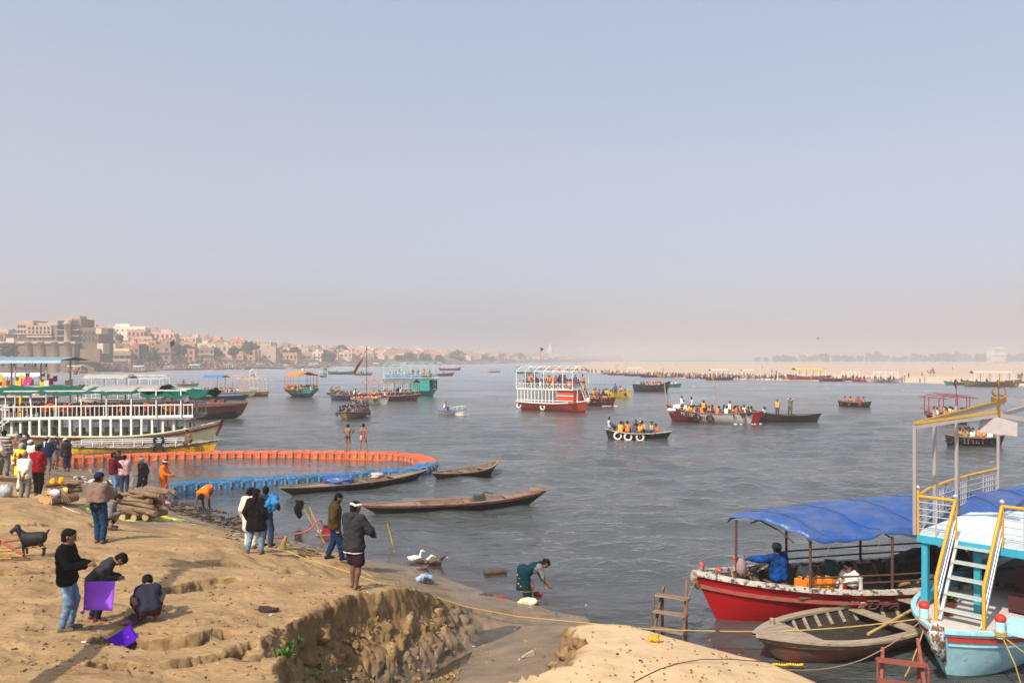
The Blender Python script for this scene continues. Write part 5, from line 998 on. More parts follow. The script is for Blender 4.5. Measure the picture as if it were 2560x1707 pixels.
def hivis(J, child, h):
    for sg in (1,-1):
        S = SDF(h*.8); a = J['chest']+J['rt']*sg*.09+J['ax']*.14-J['fw']*.02; S.cone(a, J['chest']+J['rt']*sg*.09+J['fw']*.13, .022, .022, .01); S.cone(J['chest']+J['rt']*sg*.09+J['fw']*.135, J['waist']+J['rt']*sg*.07+J['fw']*.125, .02, .02, .01); S.cone(a, J['chest']+J['rt']*sg*.09-J['fw']*.13, .022, .022, .01); S.cone(J['chest']+J['rt']*sg*.09-J['fw']*.135, J['waist']+J['rt']*sg*.07-J['fw']*.13, .02, .02, .01); child('reflective_strip', S, C_SILVER)
def worker_a(J, child, h): hivis(J, child, h); turban(C_WHITE)(J, child, h)
person('worker in orange overalls with white turban lifting a pink cloth', at(408,1246,.1), -85, 1.70, dict(hr=(.10,.34,1.0), hl=(-.1,.36,1.0), lean=4, head=(12,0)), skin=MSKIN2, hair='short', shirt=dict(m=C_ORANGE, r=.034, len=.06), legs=dict(m=C_ORANGE, r=.03), shoes=C_SANDAL, extra=worker_a, h=.019)
person('worker in orange overalls bent double over the charred litter', at(517,1274,.15), 172, 1.70, dict(pelvis=(0,-.12,.86), lean=104, head=(34,0), hr=(.26,.42,.16), hl=(-.26,.42,.16), fr=(.14,0,.075), fl=(-.14,.02,.075)), skin=MSKIN2, shirt=dict(m=C_ORANGE, r=.034, len=.02), legs=dict(m=cloth('brown_work_trousers', (.05,.03,.022)), r=.022), extra=hivis, h=.018)
# the trio, the brown jacket, the grey hood
person('long-haired woman in black tunic and faded jeans with her back turned', at(640,1384,1.25), -6, 1.62, dict(hr=(.24,.06,.92), hl=(-.24,.04,.88), fl=(-.22,-.04,.075), fr=(.14,.0,.075), head=(4,10)), hair='long', shirt=dict(m=C_BLACK, r=.034, len=.22, flare=.05), legs=dict(m=C_JEAN, r=.022), shoes=C_SANDAL, h=.0155, feet=(None,35))
person('man in navy jacket and dark jeans carrying a blue bag under his arm', at(664,1366,1.1), -25, 1.74, dict(hr=(.26,.22,1.08), er=(1,-.6,0), head=(2,-30), fr=(.14,.05,.075)), shirt=dict(m=C_NAVY, r=.034, len=.02), legs=dict(m=C_DENIM, r=.022), shoes=cloth('brown_shoe', (.09,.035,.03)), h=.017)
person('person in cream coat partly hidden by the long-haired woman', at(626,1372,1.2), -10, 1.60, dict(hl=(-.26,.08,.86), head=(0,20)), hair='bun', shirt=dict(m=C_CREAM, r=.045, len=.34), legs=dict(m=C_CREAM, r=.02), shoes=C_SANDAL, h=.018)
BAGPOS = PD(680, 1256, 19.9)
def qlines(J, child, h):
    S = SDF(h*.8); S.cone(J['neck']-J['fw']*.03-J['rt']*.05, J['neck']-J['fw']*.03+J['rt']*.05, .065, .065, .03); S.cone(J['neck']-J['rt']*.06, J['neck']+J['fw']*.06-J['ax']*.05, .05, .035, .03); S.cone(J['neck']+J['rt']*.06, J['neck']+J['fw']*.06-J['ax']*.05, .05, .035, .03); S.cut(J['ax'], J['neck']+J['ax']*.055); child('collar', S, C_CHAR)
person('man in olive quilted jacket and navy track trousers striding along the bank', at(836,1399,.95), -72, 1.72, dict(hr=(.25,.02,.86), hl=(-.24,.10,.85), fr=(.1,.18,.08), fl=(-.1,-.17,.10), head=(22,0), lean=3), hair='short', shirt=dict(m=C_OLIVE, r=.048, len=.05, wr=.008, wf=30), legs=dict(m=C_TRACK, r=.026), shoes=C_NAVY, extra=qlines, h=.0155, beard=True)
person('man in grey hooded jacket, plum shorts and white turban', at(884,1470,1.55), -28, 1.68, dict(hr=(.22,.32,1.02), hl=(-.04,.36,1.02), er=(1,-.5,-.3), head=(16,18), fr=(.10,-.06,.075), fl=(-.07,.06,.075)), skin=MSKIN2, shirt=dict(m=C_CHAR, r=.042, len=.10, hood=C_CHAR, band=C_WHITE, flare=.02), legs=dict(m=C_PLUM, r=.03, low=.44), shoes=None, extra=turban(C_WHITE), h=.0145)
# the woman in the sari, bending in the shallows
def sari(J, child, h):
    S = SDF(h); a = J['pelvis']; rt = J['rt']
    for sg in (1,-1): S.cone(a+rt*sg*.08-J['fw']*.02, V3(rt[0]*sg*.09, -.04, .34), .155, .165, .08)
    S.cone(a+rt*.07, J['chest']+rt*.08-J['fw']*.03, .16, .13, .06); S.cone(a-rt*.07, J['waist']-rt*.07, .15, .13, .06); S.cone(J['chest']+rt*.06-J['fw']*.05, J['neck']+rt*.03-J['fw']*.07, .11, .07, .05); S.cone(a-J['fw']*.1, V3(-.02,-.22,.40), .11, .10, .06)
    S.cut((0,0,-1), (0,0,.36)); o = child('sari', S, C_SARI, .009, 22)
    Sb = SDF(h)
    for sg in (1,-1): Sb.cone(a+rt*sg*.08-J['fw']*.02, V3(rt[0]*sg*.09, -.04, .34), .158, .172, .08)
    Sb.cut((0,0,-1), (0,0,.355)); Sb.cut((0,0,1), (0,0,.375)); child('gold_border', Sb, mat('gold_border', (.45,.28,.03), .5), .009, 22)
    S = SDF(h); 
    for nm in 'rl': S.cone(J['hip'+nm], J['an'+nm]+V3(0,0,.1), .13, .115, .08)
    S.cut((0,0,1), (0,0,.5)); S.cut((0,0,-1),(0,0,.05)); child('petticoat', S, cloth('wet_blue_petticoat', (.008,.03,.045), .2), .006, 26)
    # round orange motifs standing on the cloth
    for (u, z, s_) in ((.3,.55,.034),(-.4,.62,.03),(.05,.78,.034),(-.15,.46,.03),(.6,.72,.03),(-.7,.5,.03),(.4,.92,.028),(-.1,.98,.028),(.75,.5,.028)):
        d = V3(math.sin(u)*1.0, -math.cos(u), 0); c = V3(0, -.05, z)+V3(d[0]*.235, d[1]*.21, 0)
        if z > .85: c = c+V3(0,.08,0)
        S = SDF(.011); S.ball(c, (s_, s_*.9, s_)); child('sari_motif', S, mat('orange_motif', (.62,.17,.04), .7))
gp = P(1318, 1492, 0.0); gp.z = -.14
person('woman in teal sari with orange motifs and grey jacket bending over the water', gp, -82, 1.58, dict(pelvis=(0,-.10,.86), lean=72, head=(-4,0), hr=(.22,.66,.36), hl=(-.12,.60,.30), fr=(.1,0,.075), fl=(-.1,.03,.075)), hair='bun', shirt=dict(m=cloth('grey_knit_jacket', (.17,.155,.15)), r=.028, len=-.06), extra=sari, h=.0155)
# bathers on the floats
MBR = mat('swim_black', (.01,.01,.012), .6)
bz = .44
person('bare-chested bather in black trunks with one arm bent, standing on the orange floats', P(871,1124,bz)-Vector((0,.2,.03)), -12, 1.64, dict(hr=(.26,.22,1.18), hl=(-.05,.20,1.0), er=(1,.2,0), head=(12,0)), legs=dict(m=MBR, low=.10, r=.004, wr=0), h=.022)
person('bare-chested bather in pale shorts, hands behind him, on the orange floats', P(910,1124,bz)-Vector((0,.2,.03)), 8, 1.70, dict(hr=(.03,-.16,.92), hl=(-.02,-.17,.90), er=(1,-.6,0), el=(-1,-.6,0), fr=(.21,0,.075), fl=(-.21,0,.075), pelvis=(0,0,.91)), legs=dict(m=cloth('pale_pink_shorts', (.62,.45,.42)), low=.2, r=.012, wr=0), h=.022)
# ---------------------------------------------------------------- near boats
def rope(label, pts, m=M_ROPE, r=.011, sag=.0, name='mooring_rope', n=10):
    out = []; pts = [Vector(p) for p in pts]
    for a, c in zip(pts, pts[1:]):
        for i in range(n): t = i/n; q = a.lerp(c, t); q.z -= sag*4*t*(1-t); out.append(q)
    out.append(pts[-1]); b = MB(); b.tube(out, r, 6); return tag(b.build(name, m), label, 'rope')
M_TARP = mat('blue_tarpaulin', (.004,.062,.27), .40, .2, 3, 1.0, 9, spec=.5, col2=(.065,.10,.24), mixs=1.0, thr=.50, soft=.14); M_PEEL = mat('peeling_white_paint', (.52,.47,.42), .75, .2, 9, .4, 30, col2=(.085,.055,.04), mixs=7, thr=.53, soft=.03); M_RED1 = mat('scuffed_red_paint', (.36,.006,.008), .42, .15, 3, .25, 30, col2=(.13,.025,.02), mixs=3.2, thr=.62, soft=.04, stretch=(.5,1,1.6)); M_RUST = mat('rusty_tube', (.085,.04,.03), .75, .25, 20, .3, 60)
M_LBLUE = mat('light_blue_paint', (.36,.62,.70), .55, .2, 4, .25, 30, col2=(.24,.32,.32), mixs=4, thr=.62, soft=.05); M_SKYB = mat('turquoise_paint', (.03,.30,.42), .5, .1, 4); M_BAM = mat('golden_rail_paint', (.62,.30,.012), .42, .1, 6, col2=(.20,.10,.02), mixs=9, thr=.71); M_ALU = mat('silver_rail', (.55,.54,.54), .38, .08, 8, metal=.5); M_DECKW = mat('scuffed_pale_deck', (.60,.52,.48), .7, .12, 5, .15, 30, col2=(.40,.45,.47), mixs=4, thr=.6, soft=.1)
def red_boat():
    r = empty('covered_boat', (9.2,19.64,0), R(192), 'red timber boat with peeling white gunwale under a blue tarpaulin', 'boat')
    H = Hull(10.2, 2.7, .80, bow=.34, stern=.25, draft=.3, pb=2.4, ps=3, tw=.35, rake=.13, full=.5, lift=.1)
    H.skin(r, [M_RED1, M_DKW], [(.12,1),(1,0)], 40, 12)
    H.rail(r, M_PEEL, .13, .10, name='gunwale', nt=40); H.rail(r, wood('bare_rubbing_strake', (.22,.10,.07), (.33,.05,.04), .5, stretch=(.4,3,3)), .05, .085, q=.76, off=.03, name='rubbing_strake', nt=40)
    fl = H.inside(r, M_INNER, .30); H.ribs(r, M_GREYW, 16, .3, .05, -.75, .86)
    H.deck(r, M_PEEL, .90, .995, .01, 'bow_deck', 4); H.thwarts(r, M_INNER, (.55,.25), -.2, .3)
    b = MB(); b.tube([(4.95,0,.78),(5.10,0,.98),(5.05,0,1.16)], [.06,.11,.09], 8); b.build('stem_head', mat('worn_stem', (.18,.08,.05), .8, .3, 8, .4, 20, col2=(.5,.42,.38), mixs=6, thr=.55), r)
    for (x, y, z, h) in ((4.85,-.08,1.1,.24),(4.55,.18,1.06,.22),(3.75,-.55,.98,.34)):
        b = MB(); b.lathe([(.055,0),(.05,h*.55),(.062,h*.6),(.05,h*.68),(.06,h*.85),(.045,h),(0,h)], (x,y,z), 10); bo_ = b.build('bollard', M_PEEL, r); 
        b = MB(); b.lathe([(.064,h*.62),(.066,h*.8),(.05,h*1.01),(0,h*1.02)], (x,y,z), 10); b.build('bollard_cap', mat('red_cap_paint', (.45,.03,.02), .6, .2, 30, col2=(.6,.5,.45), mixs=20, thr=.6), bo_)
    for x in (1.55,2.05): b = MB(); b.lathe([(.05,0),(.045,.3),(.055,.32),(.0,.34)], (x,1.16,.82), 8); b.build('bollard', M_PEEL, r)
    near = [2.75,.75,-1.35,-3.6]; far = [(3.8,-.42),(2.0,-1.2),(-.2,-1.3),(-2.2,-1.3),(-4.2,-1.2)]; top = 2.02
    posts(r, M_RUST, [(x, 1.18 if x < 2 else 1.05, .8) for x in near], top-.8, .035); posts(r, M_RUST, [(x, y, .8) for x, y in far], 1.42, .035)
    for z in (1.02, 1.22): bar(r, M_RUST, [(3.8,-.42,z),(2.0,-1.2,z-.02),(-.2,-1.3,z-.02),(-4.2,-1.2,z)], None, .022, 'guard_rail')
    for z in (1.0, 1.16): bar(r, M_RUST, [(2.75,1.05,z),(.75,1.18,z),(-3.6,1.18,z)], None, .022, 'guard_rail')
    # the tarpaulin: hung over hoops, billowing down along the near edge
    b = MB(); rows = []; n = 90; k = 36
    for i in range(n+1):
        u = i/n; row = []
        for j in range(k+1):
            v = j/k; xf = 3.95+(2.85-3.95)*v; x = xf*(1-u)-4.9*u
            yf = -.50+(1.17+.50)*v; ym = -1.34+2.62*v; y = yf+(ym-yf)*min(1, u*3.2)
            zr = 2.30+.24*u; z = zr+.16*math.sin(math.pi*min(1, v*1.15+.1))*(.6+.4*u)-(.17+.10*u)*v**2.2
            z += .03*math.sin(u*19+v*2)*(.3+v)+.022*math.sin(u*47+9*v)*v+.014*math.sin(u*83+14*v)*(.3+v)+.012*math.sin(v*31+u*11)+.045*math.sin(math.pi*((u*4.3+.2)%1))*math.sin(math.pi*v)-.05*math.sin(math.pi*((u*3.6)%1))*v
            if j == 0: z -= .10
            if j == k: z -= .09+.04*math.sin(u*23); y += .03
            if i == 0: z -= .07; x += .04
            row.append((x, y, z))
        rows.append(row)
    b.grid(rows); o = b.build('tarpaulin', M_TARP, r); o.modifiers.new('thickness', 'SOLIDIFY').thickness = .015
    for i, rw in enumerate(rows):        # lashings at the hem, and sewn seams across the sheet
        if i % 15 == 6:
            sb = MB(); sb.tube([Vector(p_)+Vector((0,0,.012)) for p_ in rw[1:-1]], .009, 5); sb.build('seam', mat('tarp_seam', (.05,.08,.18), .6, .1), o)
            e_ = Vector(rw[-1]); sb = MB(); sb.tube([e_, e_+Vector((.06,-.03,-.14)), e_+Vector((.1,-.08,-.34))], .007, 5); sb.build('lashing', M_ROPED, o)
    for x in (3.2,.75,-1.35,-3.6):
        bar(r, M_RUST, [(x, -1.25 if x < 2 else -.8, 2.05), (x, -.4, 2.2), (x, .5, 2.14), (x, 1.1, 2.0)], None, .02, 'roof_hoop')
    # painted crescent and name on the near side
    def side_M(t, q, off=.012):
        p = H.point(t, q, 1, off); d = (H.point(t-.03, q, 1, off)-H.point(t+.03, q, 1, off)).normalized(); u = (H.point(t, min(q+.08,1), 1, off)-H.point(t, q-.08, 1, off)).normalized(); nn = d.cross(u).normalized(); u = nn.cross(d)
        return Matrix(((d.x,u.x,nn.x,p.x),(d.y,u.y,nn.y,p.y),(d.z,u.z,nn.z,p.z),(0,0,0,1)))
    for i, ch in enumerate('RUPA'): text_obj('painted_letter', ch, .40, mat('flaking_white_lettering', (.66,.60,.56), .7, .15, 9, col2=(.3,.02,.02), mixs=16, thr=.72), r, side_M(.285-.055*i, .58, .035), .008)
    M = side_M(.37, .58, .035); b = MB(); rows = []
    for i in range(15): a = R(70+ i*150/14); rows.append([M @ Vector((math.cos(a)*.34+.16, math.sin(a)*.24+.09, .004)), M @ Vector((math.cos(a)*.25+.22, math.sin(a)*.17+.06, .004))])
    b.grid(rows); b.build('painted_crescent', M_PEEL, r)
    return r, H
RB, RBH = red_boat()
def RBW(x, y, z): return Matrix.Translation(RB.location) @ Matrix.Rotation(RB.rotation_euler.z, 4, 'Z') @ Vector((x, y, z))
person('man in blue jacket and grey peaked cap sitting in the red boat', RBW(2.75,-.35,.32), 18, 1.72, dict(pelvis=(0,-.05,.52), lean=4, hl=(-.62,.22,.93), el=(-.3,-1,0), hr=(.20,.30,.66), fr=(.16,.36,.08), fl=(-.12,.40,.08), head=(2,-12)), skin=MSKIN2, shirt=dict(m=cloth('royal_blue_jacket', (.006,.06,.26), col2=(.006,.016,.05), mixs=2.2, thr=.54), r=.045, len=.0), legs=dict(m=C_BLACK if 'C_BLACK' in globals() else cloth('black_cotton', (.006,.0055,.006)), r=.02), extra=capf(cloth('grey_cap', (.07,.10,.10))), h=.0155)
def red_vest(J, child, h):
    S = SDF(h)
    for sg in (1,-1): S.cone(J['pelvis']+J['rt']*sg*.075, J['waist']+J['rt']*sg*.065, .175, .16, .05); S.cone(J['waist']+J['rt']*sg*.065, J['chest']+J['rt']*sg*.08, .16, .155, .05)
    S.cut(J['ax'], J['chest']+J['ax']*.06); child('vest', S, cloth('red_body_panel', (.30,.01,.02)), .006)
person('man in white and red hooded top seated by the rail of the red boat', RBW(1.45,.62,.22), 115, 1.66, dict(pelvis=(0,-.05,.40), lean=6, hl=(-.16,.42,.80), hr=(.12,.34,.62), fr=(.14,.42,.08), fl=(-.12,.42,.08), head=(6,8)), extra=red_vest, shirt=dict(m=cloth('white_hood', (.66,.62,.58)), r=.04, len=.02, hood=cloth('white_hood', (.66,.62,.58))), legs=dict(m=cloth('dark_blue_trousers', (.012,.02,.05)), r=.02), h=.0155)
# cargo of the red boat
def lump(name, label, cat, loc, rad, m, seed=0, n=22, k=14, rough=.25, flat=.0, group=None):
    V = []; 
    b = MB(); rows = []
    for j in range(k+1):
        th = math.pi*j/k; row = []
        for i in range(n):
            ph = 2*math.pi*i/n; d = Vector((math.sin(th)*math.cos(ph), math.sin(th)*math.sin(ph), math.cos(th)))
            q = 1+rough*float(fbm(np.array([d.x*2+seed]), np.array([d.y*2+seed*.7]), 4, .6, np.array([d.z*2.0]))[0])
            z = d.z*rad[2]*q; row.append((d.x*rad[0]*q, d.y*rad[1]*q, max(z, -rad[2]*flat) if flat else z))
        rows.append(row)
    b.grid(rows, 0, True, True); o = b.build(name, m, None, loc); return tag(o, label, cat, group)
M_NET = mat('dark_fishing_net', (.010,.013,.012), .85, .4, 30, 1.0, 60, col2=(.05,.035,.02), mixs=22, thr=.56)
lump('net_heap', 'dark heap of netting piled under the tarpaulin of the red boat', 'netting', RBW(-1.5,-.1,.62), (1.25,.95,.72), M_NET, 3, 40, 26, .22)
rg_ = random.Random(5)
for i in range(34):
    x = rg_.uniform(-3.2,.1); y = rg_.uniform(.35,1.0); z = .62+rg_.uniform(0,.26); b = MB(); a = rg_.uniform(-.5,.5); L = rg_.uniform(.25,.5)
    b.tube([(-L/2,0,0),(0,rg_.uniform(-.03,.03),.01),(L/2,0,0)], [.045,.05,.04], 6); o = b.build('firewood_log', wood('split_firewood', (.42,.20,.07), (.12,.06,.03), .5), None, RBW(x,y,z), RB.rotation_euler.z+a); tag(o, 'split firewood log stacked along the rail of the red boat', 'log', 'firewood in the red boat')
def jerrycan(loc, rz, label):
    r = empty('jerrycan', loc, rz, label, 'jerrycan', 'orange cans in the red boat'); b = MB(); b.box((0,0,.15), (.16,.30,.28), taper=.94); b.box((0,.08,.30), (.10,.1,.04)); b.build('body', mat('orange_plastic', (.72,.22,.01), .45, .12, 8), r)
    b = MB(); b.tube([(0,-.10,.29),(0,-.08,.345),(0,.04,.345),(0,.07,.30)], .016, 6); b.build('handle', mat('orange_plastic'), r); b = MB(); b.tube([(0,.1,.31),(0,.1,.36)], .03, 8); b.build('cap', M_BLACKR, r)
for i, (x, y) in enumerate(((2.75,.66),(2.55,.70),(2.32,.72),(2.1,.76))): jerrycan(RBW(x,y,.74), RB.rotation_euler.z+.1*i, 'orange plastic jerrycan standing inside the red gunwale')
b = MB(); b.lathe([(.12,0),(.15,.3),(.16,.31),(.13,.30),(.11,.03),(0,.03)], (0,0,0), 14); o = b.build('bucket', mat('teal_plastic', (.02,.13,.15), .4, .1), None, RBW(1.05,-.75,.72)); tag(o, 'teal plastic bucket behind the man in the hooded top', 'bucket'); b = MB(); b.tube([(-.15,0,.31),(-.08,0,.42),(.08,0,.42),(.15,0,.31)], .006, 5); b.build('handle', M_STEEL, o)
lump('plastic_sack', 'grey-green plastic sack beside the man in the blue jacket', 'sack', RBW(1.75,-.75,.72), (.22,.18,.2), mat('cloudy_plastic', (.25,.33,.28), .35, .3, 6, .5, 25), 8)
lump('plastic_bag', 'mauve cloth bag hung on the foremost post of the red boat', 'bag', RBW(3.72,-.3,1.12), (.12,.1,.22), cloth('mauve_cloth', (.30,.20,.22)), 4, rough=.15)
b = MB(); b.lathe([(.14,0),(.16,.1),(.15,.22),(0,.24)], (0,0,0), 12); tag(b.build('paint_drum', mat('white_striped_drum', (.62,.64,.68), .5, .15, 6), None, RBW(-.45,.95,.80)), 'white and blue plastic tub by the rail of the red boat', 'tub')
def small_boat():
    r = empty('rowing_boat', (7.33,17.17,0), R(205), 'weathered bare-wood rowing boat with faded red hull beside the red boat', 'boat'); H = Hull(5.4, 2.0, .42, bow=.16, stern=.22, draft=.2, pb=2.3, ps=2.6, tw=.45, rake=.22, full=.42)
    mh = wood('faded_red_hull', (.27,.085,.055), (.13,.10,.085), .53, stretch=(.4,1,2)); H.skin(r, [mh, M_DKW, M_GREYW], [(.2,1),(.86,0),(1,2)], 32, 12)
    H.rail(r, M_GREYW, .20, .05, name='gunwale'); H.rail(r, wood('worn_strake', (.30,.20,.13), (.16,.10,.07), .5, stretch=(.4,3,3)), .04, .05, q=.80, off=.012, name='rubbing_strake')
    H.inside(r, wood('dark_bilge', (.03,.024,.02), (.07,.055,.04), .6), .15); H.ribs(r, M_GREYW, 11, .15, .07, -.75, .62)
    for i in range(5):   # fore deck of separate planks
        y0 = -1+.4*i; b = MB(); rows = []
        for k in range(7):
            t = .58+.41*k/6; h = H.half(t)-.02; z = H.sheer(t)+.03; rows.append([(t*2.7, h*(y0+.012), z), (t*2.7, h*(y0+.39), z+.004*(i % 2))])
        b.grid(rows, 0, False); o = b.build('deck_plank', M_GREYW, r); o.modifiers.new('thickness', 'SOLIDIFY').thickness = .02
    b = MB(); b.box((-2.2,0,.62), (.85,1.75,.03)); b.build('stern_deck', M_GREYW, r); H.thwarts(r, M_GREYW, (-.35,), -.06, .3)
    b = MB(); b.tube([(.2,.55,.40),(-1.9,.15,.62)], .035, 6); b.build('pole', wood('bamboo_pole', (.42,.27,.10), (.25,.15,.06), .6), r)
    b = MB(); b.lathe([(.05,0),(.045,.14),(.055,.16),(0,.17)], (1.85,-.45,.5), 8); b.build('bollard', M_GREYW, r)
    return r
SB = small_boat()
def stair(root, m_side, m_step, foot, top, w, n, name='tread', lat=None):
    foot = Vector(foot); top = Vector(top); lat = Vector(lat or (0,1,0))
    for s in (-.5,.5): bar(root, m_side, foot+lat*w*s, top+lat*w*s, .028, 'stringer', True)
    for i in range(1, n+1):
        p = foot.lerp(top, (i-.35)/n); b = MB(); d = (top-foot); d.z = 0; d.normalize(); b.box(p+d*.03, (.22, w, .03), math.atan2(d.y, d.x)); b.build(name, m_step, root)
        for s in (-.5,.5): bar(root, m_side, p+lat*w*s-d*.08, p+lat*w*s-d*.08-Vector((0,0,.2)), .014, 'tread_bracket', True)
def blue_boat():
    r = empty('tour_boat', (11.24,17.9,0), R(222), 'light blue double-deck tour boat with golden stair rails and trident', 'boat'); H = Hull(9.0, 3.0, .82, bow=.22, stern=.1, draft=.35, pb=2.7, ps=3, tw=.5, rake=.15, full=.5, lift=.1)
    H.skin(r, [M_LBLUE, mat('weedy_waterline', (.10,.15,.15), .7, .3, 5)], [(.22,1),(1,0)], 34, 12)
    H.rail(r, M_LBLUE, .10, .07, name='gunwale'); H.rail(r, mat('red_band_paint', (.50,.035,.015), .5, .12, 6, col2=(.3,.25,.22), mixs=8, thr=.68), .02, .085, q=.88, off=.012, name='red_band', a=-1, e=.97); H.rail(r, M_LBLUE, .02, .04, q=.78, off=.012, name='rubbing_strake', a=-1, e=.97)
    b = MB(); rows = []
    for i in range(25): t = -1+1.99*i/24; h = max(H.half(t)-.06, .01); z = H.sheer(t)-.05; rows.append([(t*4.5,-h,z),(t*4.5,0,z+.02),(t*4.5,h,z)])
    b.grid(rows, 0, False); b.build('lower_deck', M_DECKW, r)
    b = MB(); b.tube([(4.10,0,.35),(4.40,0,.68),(4.52,0,1.0),(4.40,0,1.12)], [.04,.12,.15,.10], 9); b.build('stem_post', mat('rusty_stem', (.16,.07,.03), .8, .3, 9, .6, 30, col2=(.5,.58,.6), mixs=8, thr=.52, soft=.03), r)
    for (x, y) in ((3.75,-.50),(3.55,.78)):
        b = MB(); b.lathe([(.085,0),(.085,.30)], (x,y,.9), 10); bo_ = b.build('bollard', M_LBLUE, r); b = MB(); b.lathe([(.085,.30),(.10,.33),(.10,.38),(.06,.43),(0,.45)], (x,y,.9), 10); b.build('bollard_cap', mat('red_knob_paint', (.45,.03,.02), .5, .15, 20), bo_); b = MB()
        for k in range(3): b.torus((x,y,.95+.03*k), .10, .016, (0,0,1), 14, 6)
        b.build('rope_coil', M_ROPE, bo_)
    b = MB(); b.box((3.05,1.0,1.02), (.5,.5,.22)); b.build('deck_box', M_LBLUE, r)
    # cabin posts and the upper deck
    uz = 2.34; X0 = 2.35
    for (x, y) in ((X0-.05,-1.02),(X0-.35,-.1),(X0-.45,1.05),(.6,-1.25),(.6,1.25),(-1.4,-1.35),(-1.4,1.35),(-3.4,-1.3)): bar(r, M_SKYB, (x,y,.82), (x,y,uz-.05), .06, 'cabin_post', True)
    for s in (-1,1): bar(r, M_SKYB, (X0-.1,s*1.05,1.02), (-4,s*1.35,1.02), .09, 'cabin_sill', True)
    bar(r, M_SKYB, (X0,-1.15,uz-.08), (X0,1.25,uz-.08), .075, 'front_beam', True)
    b = MB(); b.box((-1.0,0,1.12), (2.6,1.3,.06)); b.build('cabin_table', mat('dark_seat', (.03,.02,.02), .7), r)
    for x in (1.2,.2,-.8): b = MB(); b.box((x,.7,1.05), (.5,.8,.4)); b.box((x-.25,.7,1.4), (.08,.8,.6)); b.build('cabin_seat', mat('maroon_seat', (.05,.012,.012), .7), r)
    for i in range(9):
        y0 = -1.25+.28*i; b = MB(); b.box((-1.1,y0+.135,uz), (6.9,.27,.04)); b.build('deck_plank', mat('pale_blue_deck', (.58,.67,.69), .6, .12, 4, .12, 25, col2=(.42,.54,.58), mixs=3, thr=.66), r)
    # stair: yellow handrails, silver infill bars, five treads
    stair(r, M_ALU, mat('grey_green_tread', (.40,.45,.42), .6, .15, 12, .2, 40), (3.35,.03,.92), (2.42,.03,uz), .76, 5)
    for s in (-1,1):
        y = .03+s*.43; bar(r, M_BAM, [(3.42,y,.9),(3.42,y,1.75),(2.40,y,3.15)], None, .034, 'hand_rail'); bar(r, M_BAM, [(2.38,y,uz),(2.38,y,3.18)], None, .036, 'newel_post')
        b = MB(); b.lathe([(0,-.05),(.04,-.03),(.05,0),(.04,.03),(0,.05)], (2.38,y,3.25), 10); b.build('steel_ball', M_ALU, r)
        for k in (.25,.5,.75): bar(r, M_ALU, (3.42,y,.9+.85*k), (2.40,y,uz+.81*k), .017, 'infill_bar')
    # front and side railings of the upper deck
    def railing(a, c, nb, top=M_BAM):
        a = Vector(a); c = Vector(c); bar(r, top, a+Vector((0,0,.82)), c+Vector((0,0,.82)), .034, 'top_rail')
        for k in (.14,.28,.42,.56,.70): bar(r, M_ALU, a+Vector((0,0,k)), c+Vector((0,0,k)), .013, 'rail_bar')
        for i in range(nb+1): p = a.lerp(c, i/nb); bar(r, M_ALU, p, p+Vector((0,0,.82)), .018, 'rail_post')
    railing((2.38,-.40,uz),(2.38,-1.15,uz),2); railing((2.38,.46,uz),(2.38,1.25,uz),2); bar(r, M_BAM, (2.38,-1.15,uz), (2.38,-1.15,uz+.95), .038, 'newel_post')
    b = MB(); b.lathe([(0,-.05),(.04,-.03),(.05,0),(.04,.03),(0,.05)], (2.38,-1.15,3.35), 10); b.build('steel_ball', M_ALU, r)
    pts = [(2.38,-1.15),(1.2,-1.38),(-.2,-1.5),(-1.8,-1.52),(-3.6,-1.45)]
    for a, c in zip(pts, pts[1:]): 
        railing((*a,uz),(*c,uz),2)
        for k in range(4): p = Vector((*a,uz)).lerp(Vector((*c,uz)), .62+.08*k); bar(r, M_ALU, p+Vector((0,0,.05)), p+Vector((0,0,.7)), .014, 'baluster')
    # roof frame with gold edge beams, ridge beam and a name board
    mf = mat('painted_frame', (.30,.27,.25), .55, .1, 7); rz_ = 4.66
    for (x, y, top) in ((2.45,-1.18,rz_),(.9,-1.35,rz_+.22),(-.6,-1.4,rz_+.3),(-3.6,-1.4,rz_+.2)): bar(r, mf, (x,y,uz), (x,y,top), .032, 'roof_post', True)
    bar(r, mf, (2.45,-1.18,rz_-.02), (1.15,.05,rz_+.24), .036, 'roof_beam', True); bar(r, mat('gold_trim', (.42,.25,.04), .5, .1, 6), (2.45,-1.18,rz_+.06), (1.15,.05,rz_+.32), .026, 'gold_edge', True); bar(r, mf, (1.15,.05,rz_+.24), (1.4,1.25,rz_+.1), .036, 'roof_beam', True); bar(r, mf, (2.45,-1.18,rz_-.02), (-4,-1.4,rz_+.25), .036, 'roof_beam', True); bar(r, mat('gold_trim'), (2.45,-1.18,rz_+.06), (-4,-1.4,rz_+.33), .03, 'gold_edge', True); bar(r, mf, (1.15,.05,rz_+.24), (-4,.05,rz_+.5), .045, 'ridge_beam', True)
    b = MB(); b.add([(1.28,-.30,rz_-.14),(1.28,.42,rz_-.18),(1.28,.42,rz_+.10),(1.28,.05,rz_+.20),(1.28,-.30,rz_+.12)], [(0,1,2,3,4)]); o = b.build('name_board', mat('grey_board', (.40,.36,.36), .6, .12, 6), r); o.modifiers.new('thickness', 'SOLIDIFY').thickness = .03
    return r
BB = blue_boat()
def BBW(x, y, z): return Matrix.Translation(BB.location) @ Matrix.Rotation(BB.rotation_euler.z, 4, 'Z') @ Vector((x, y, z))
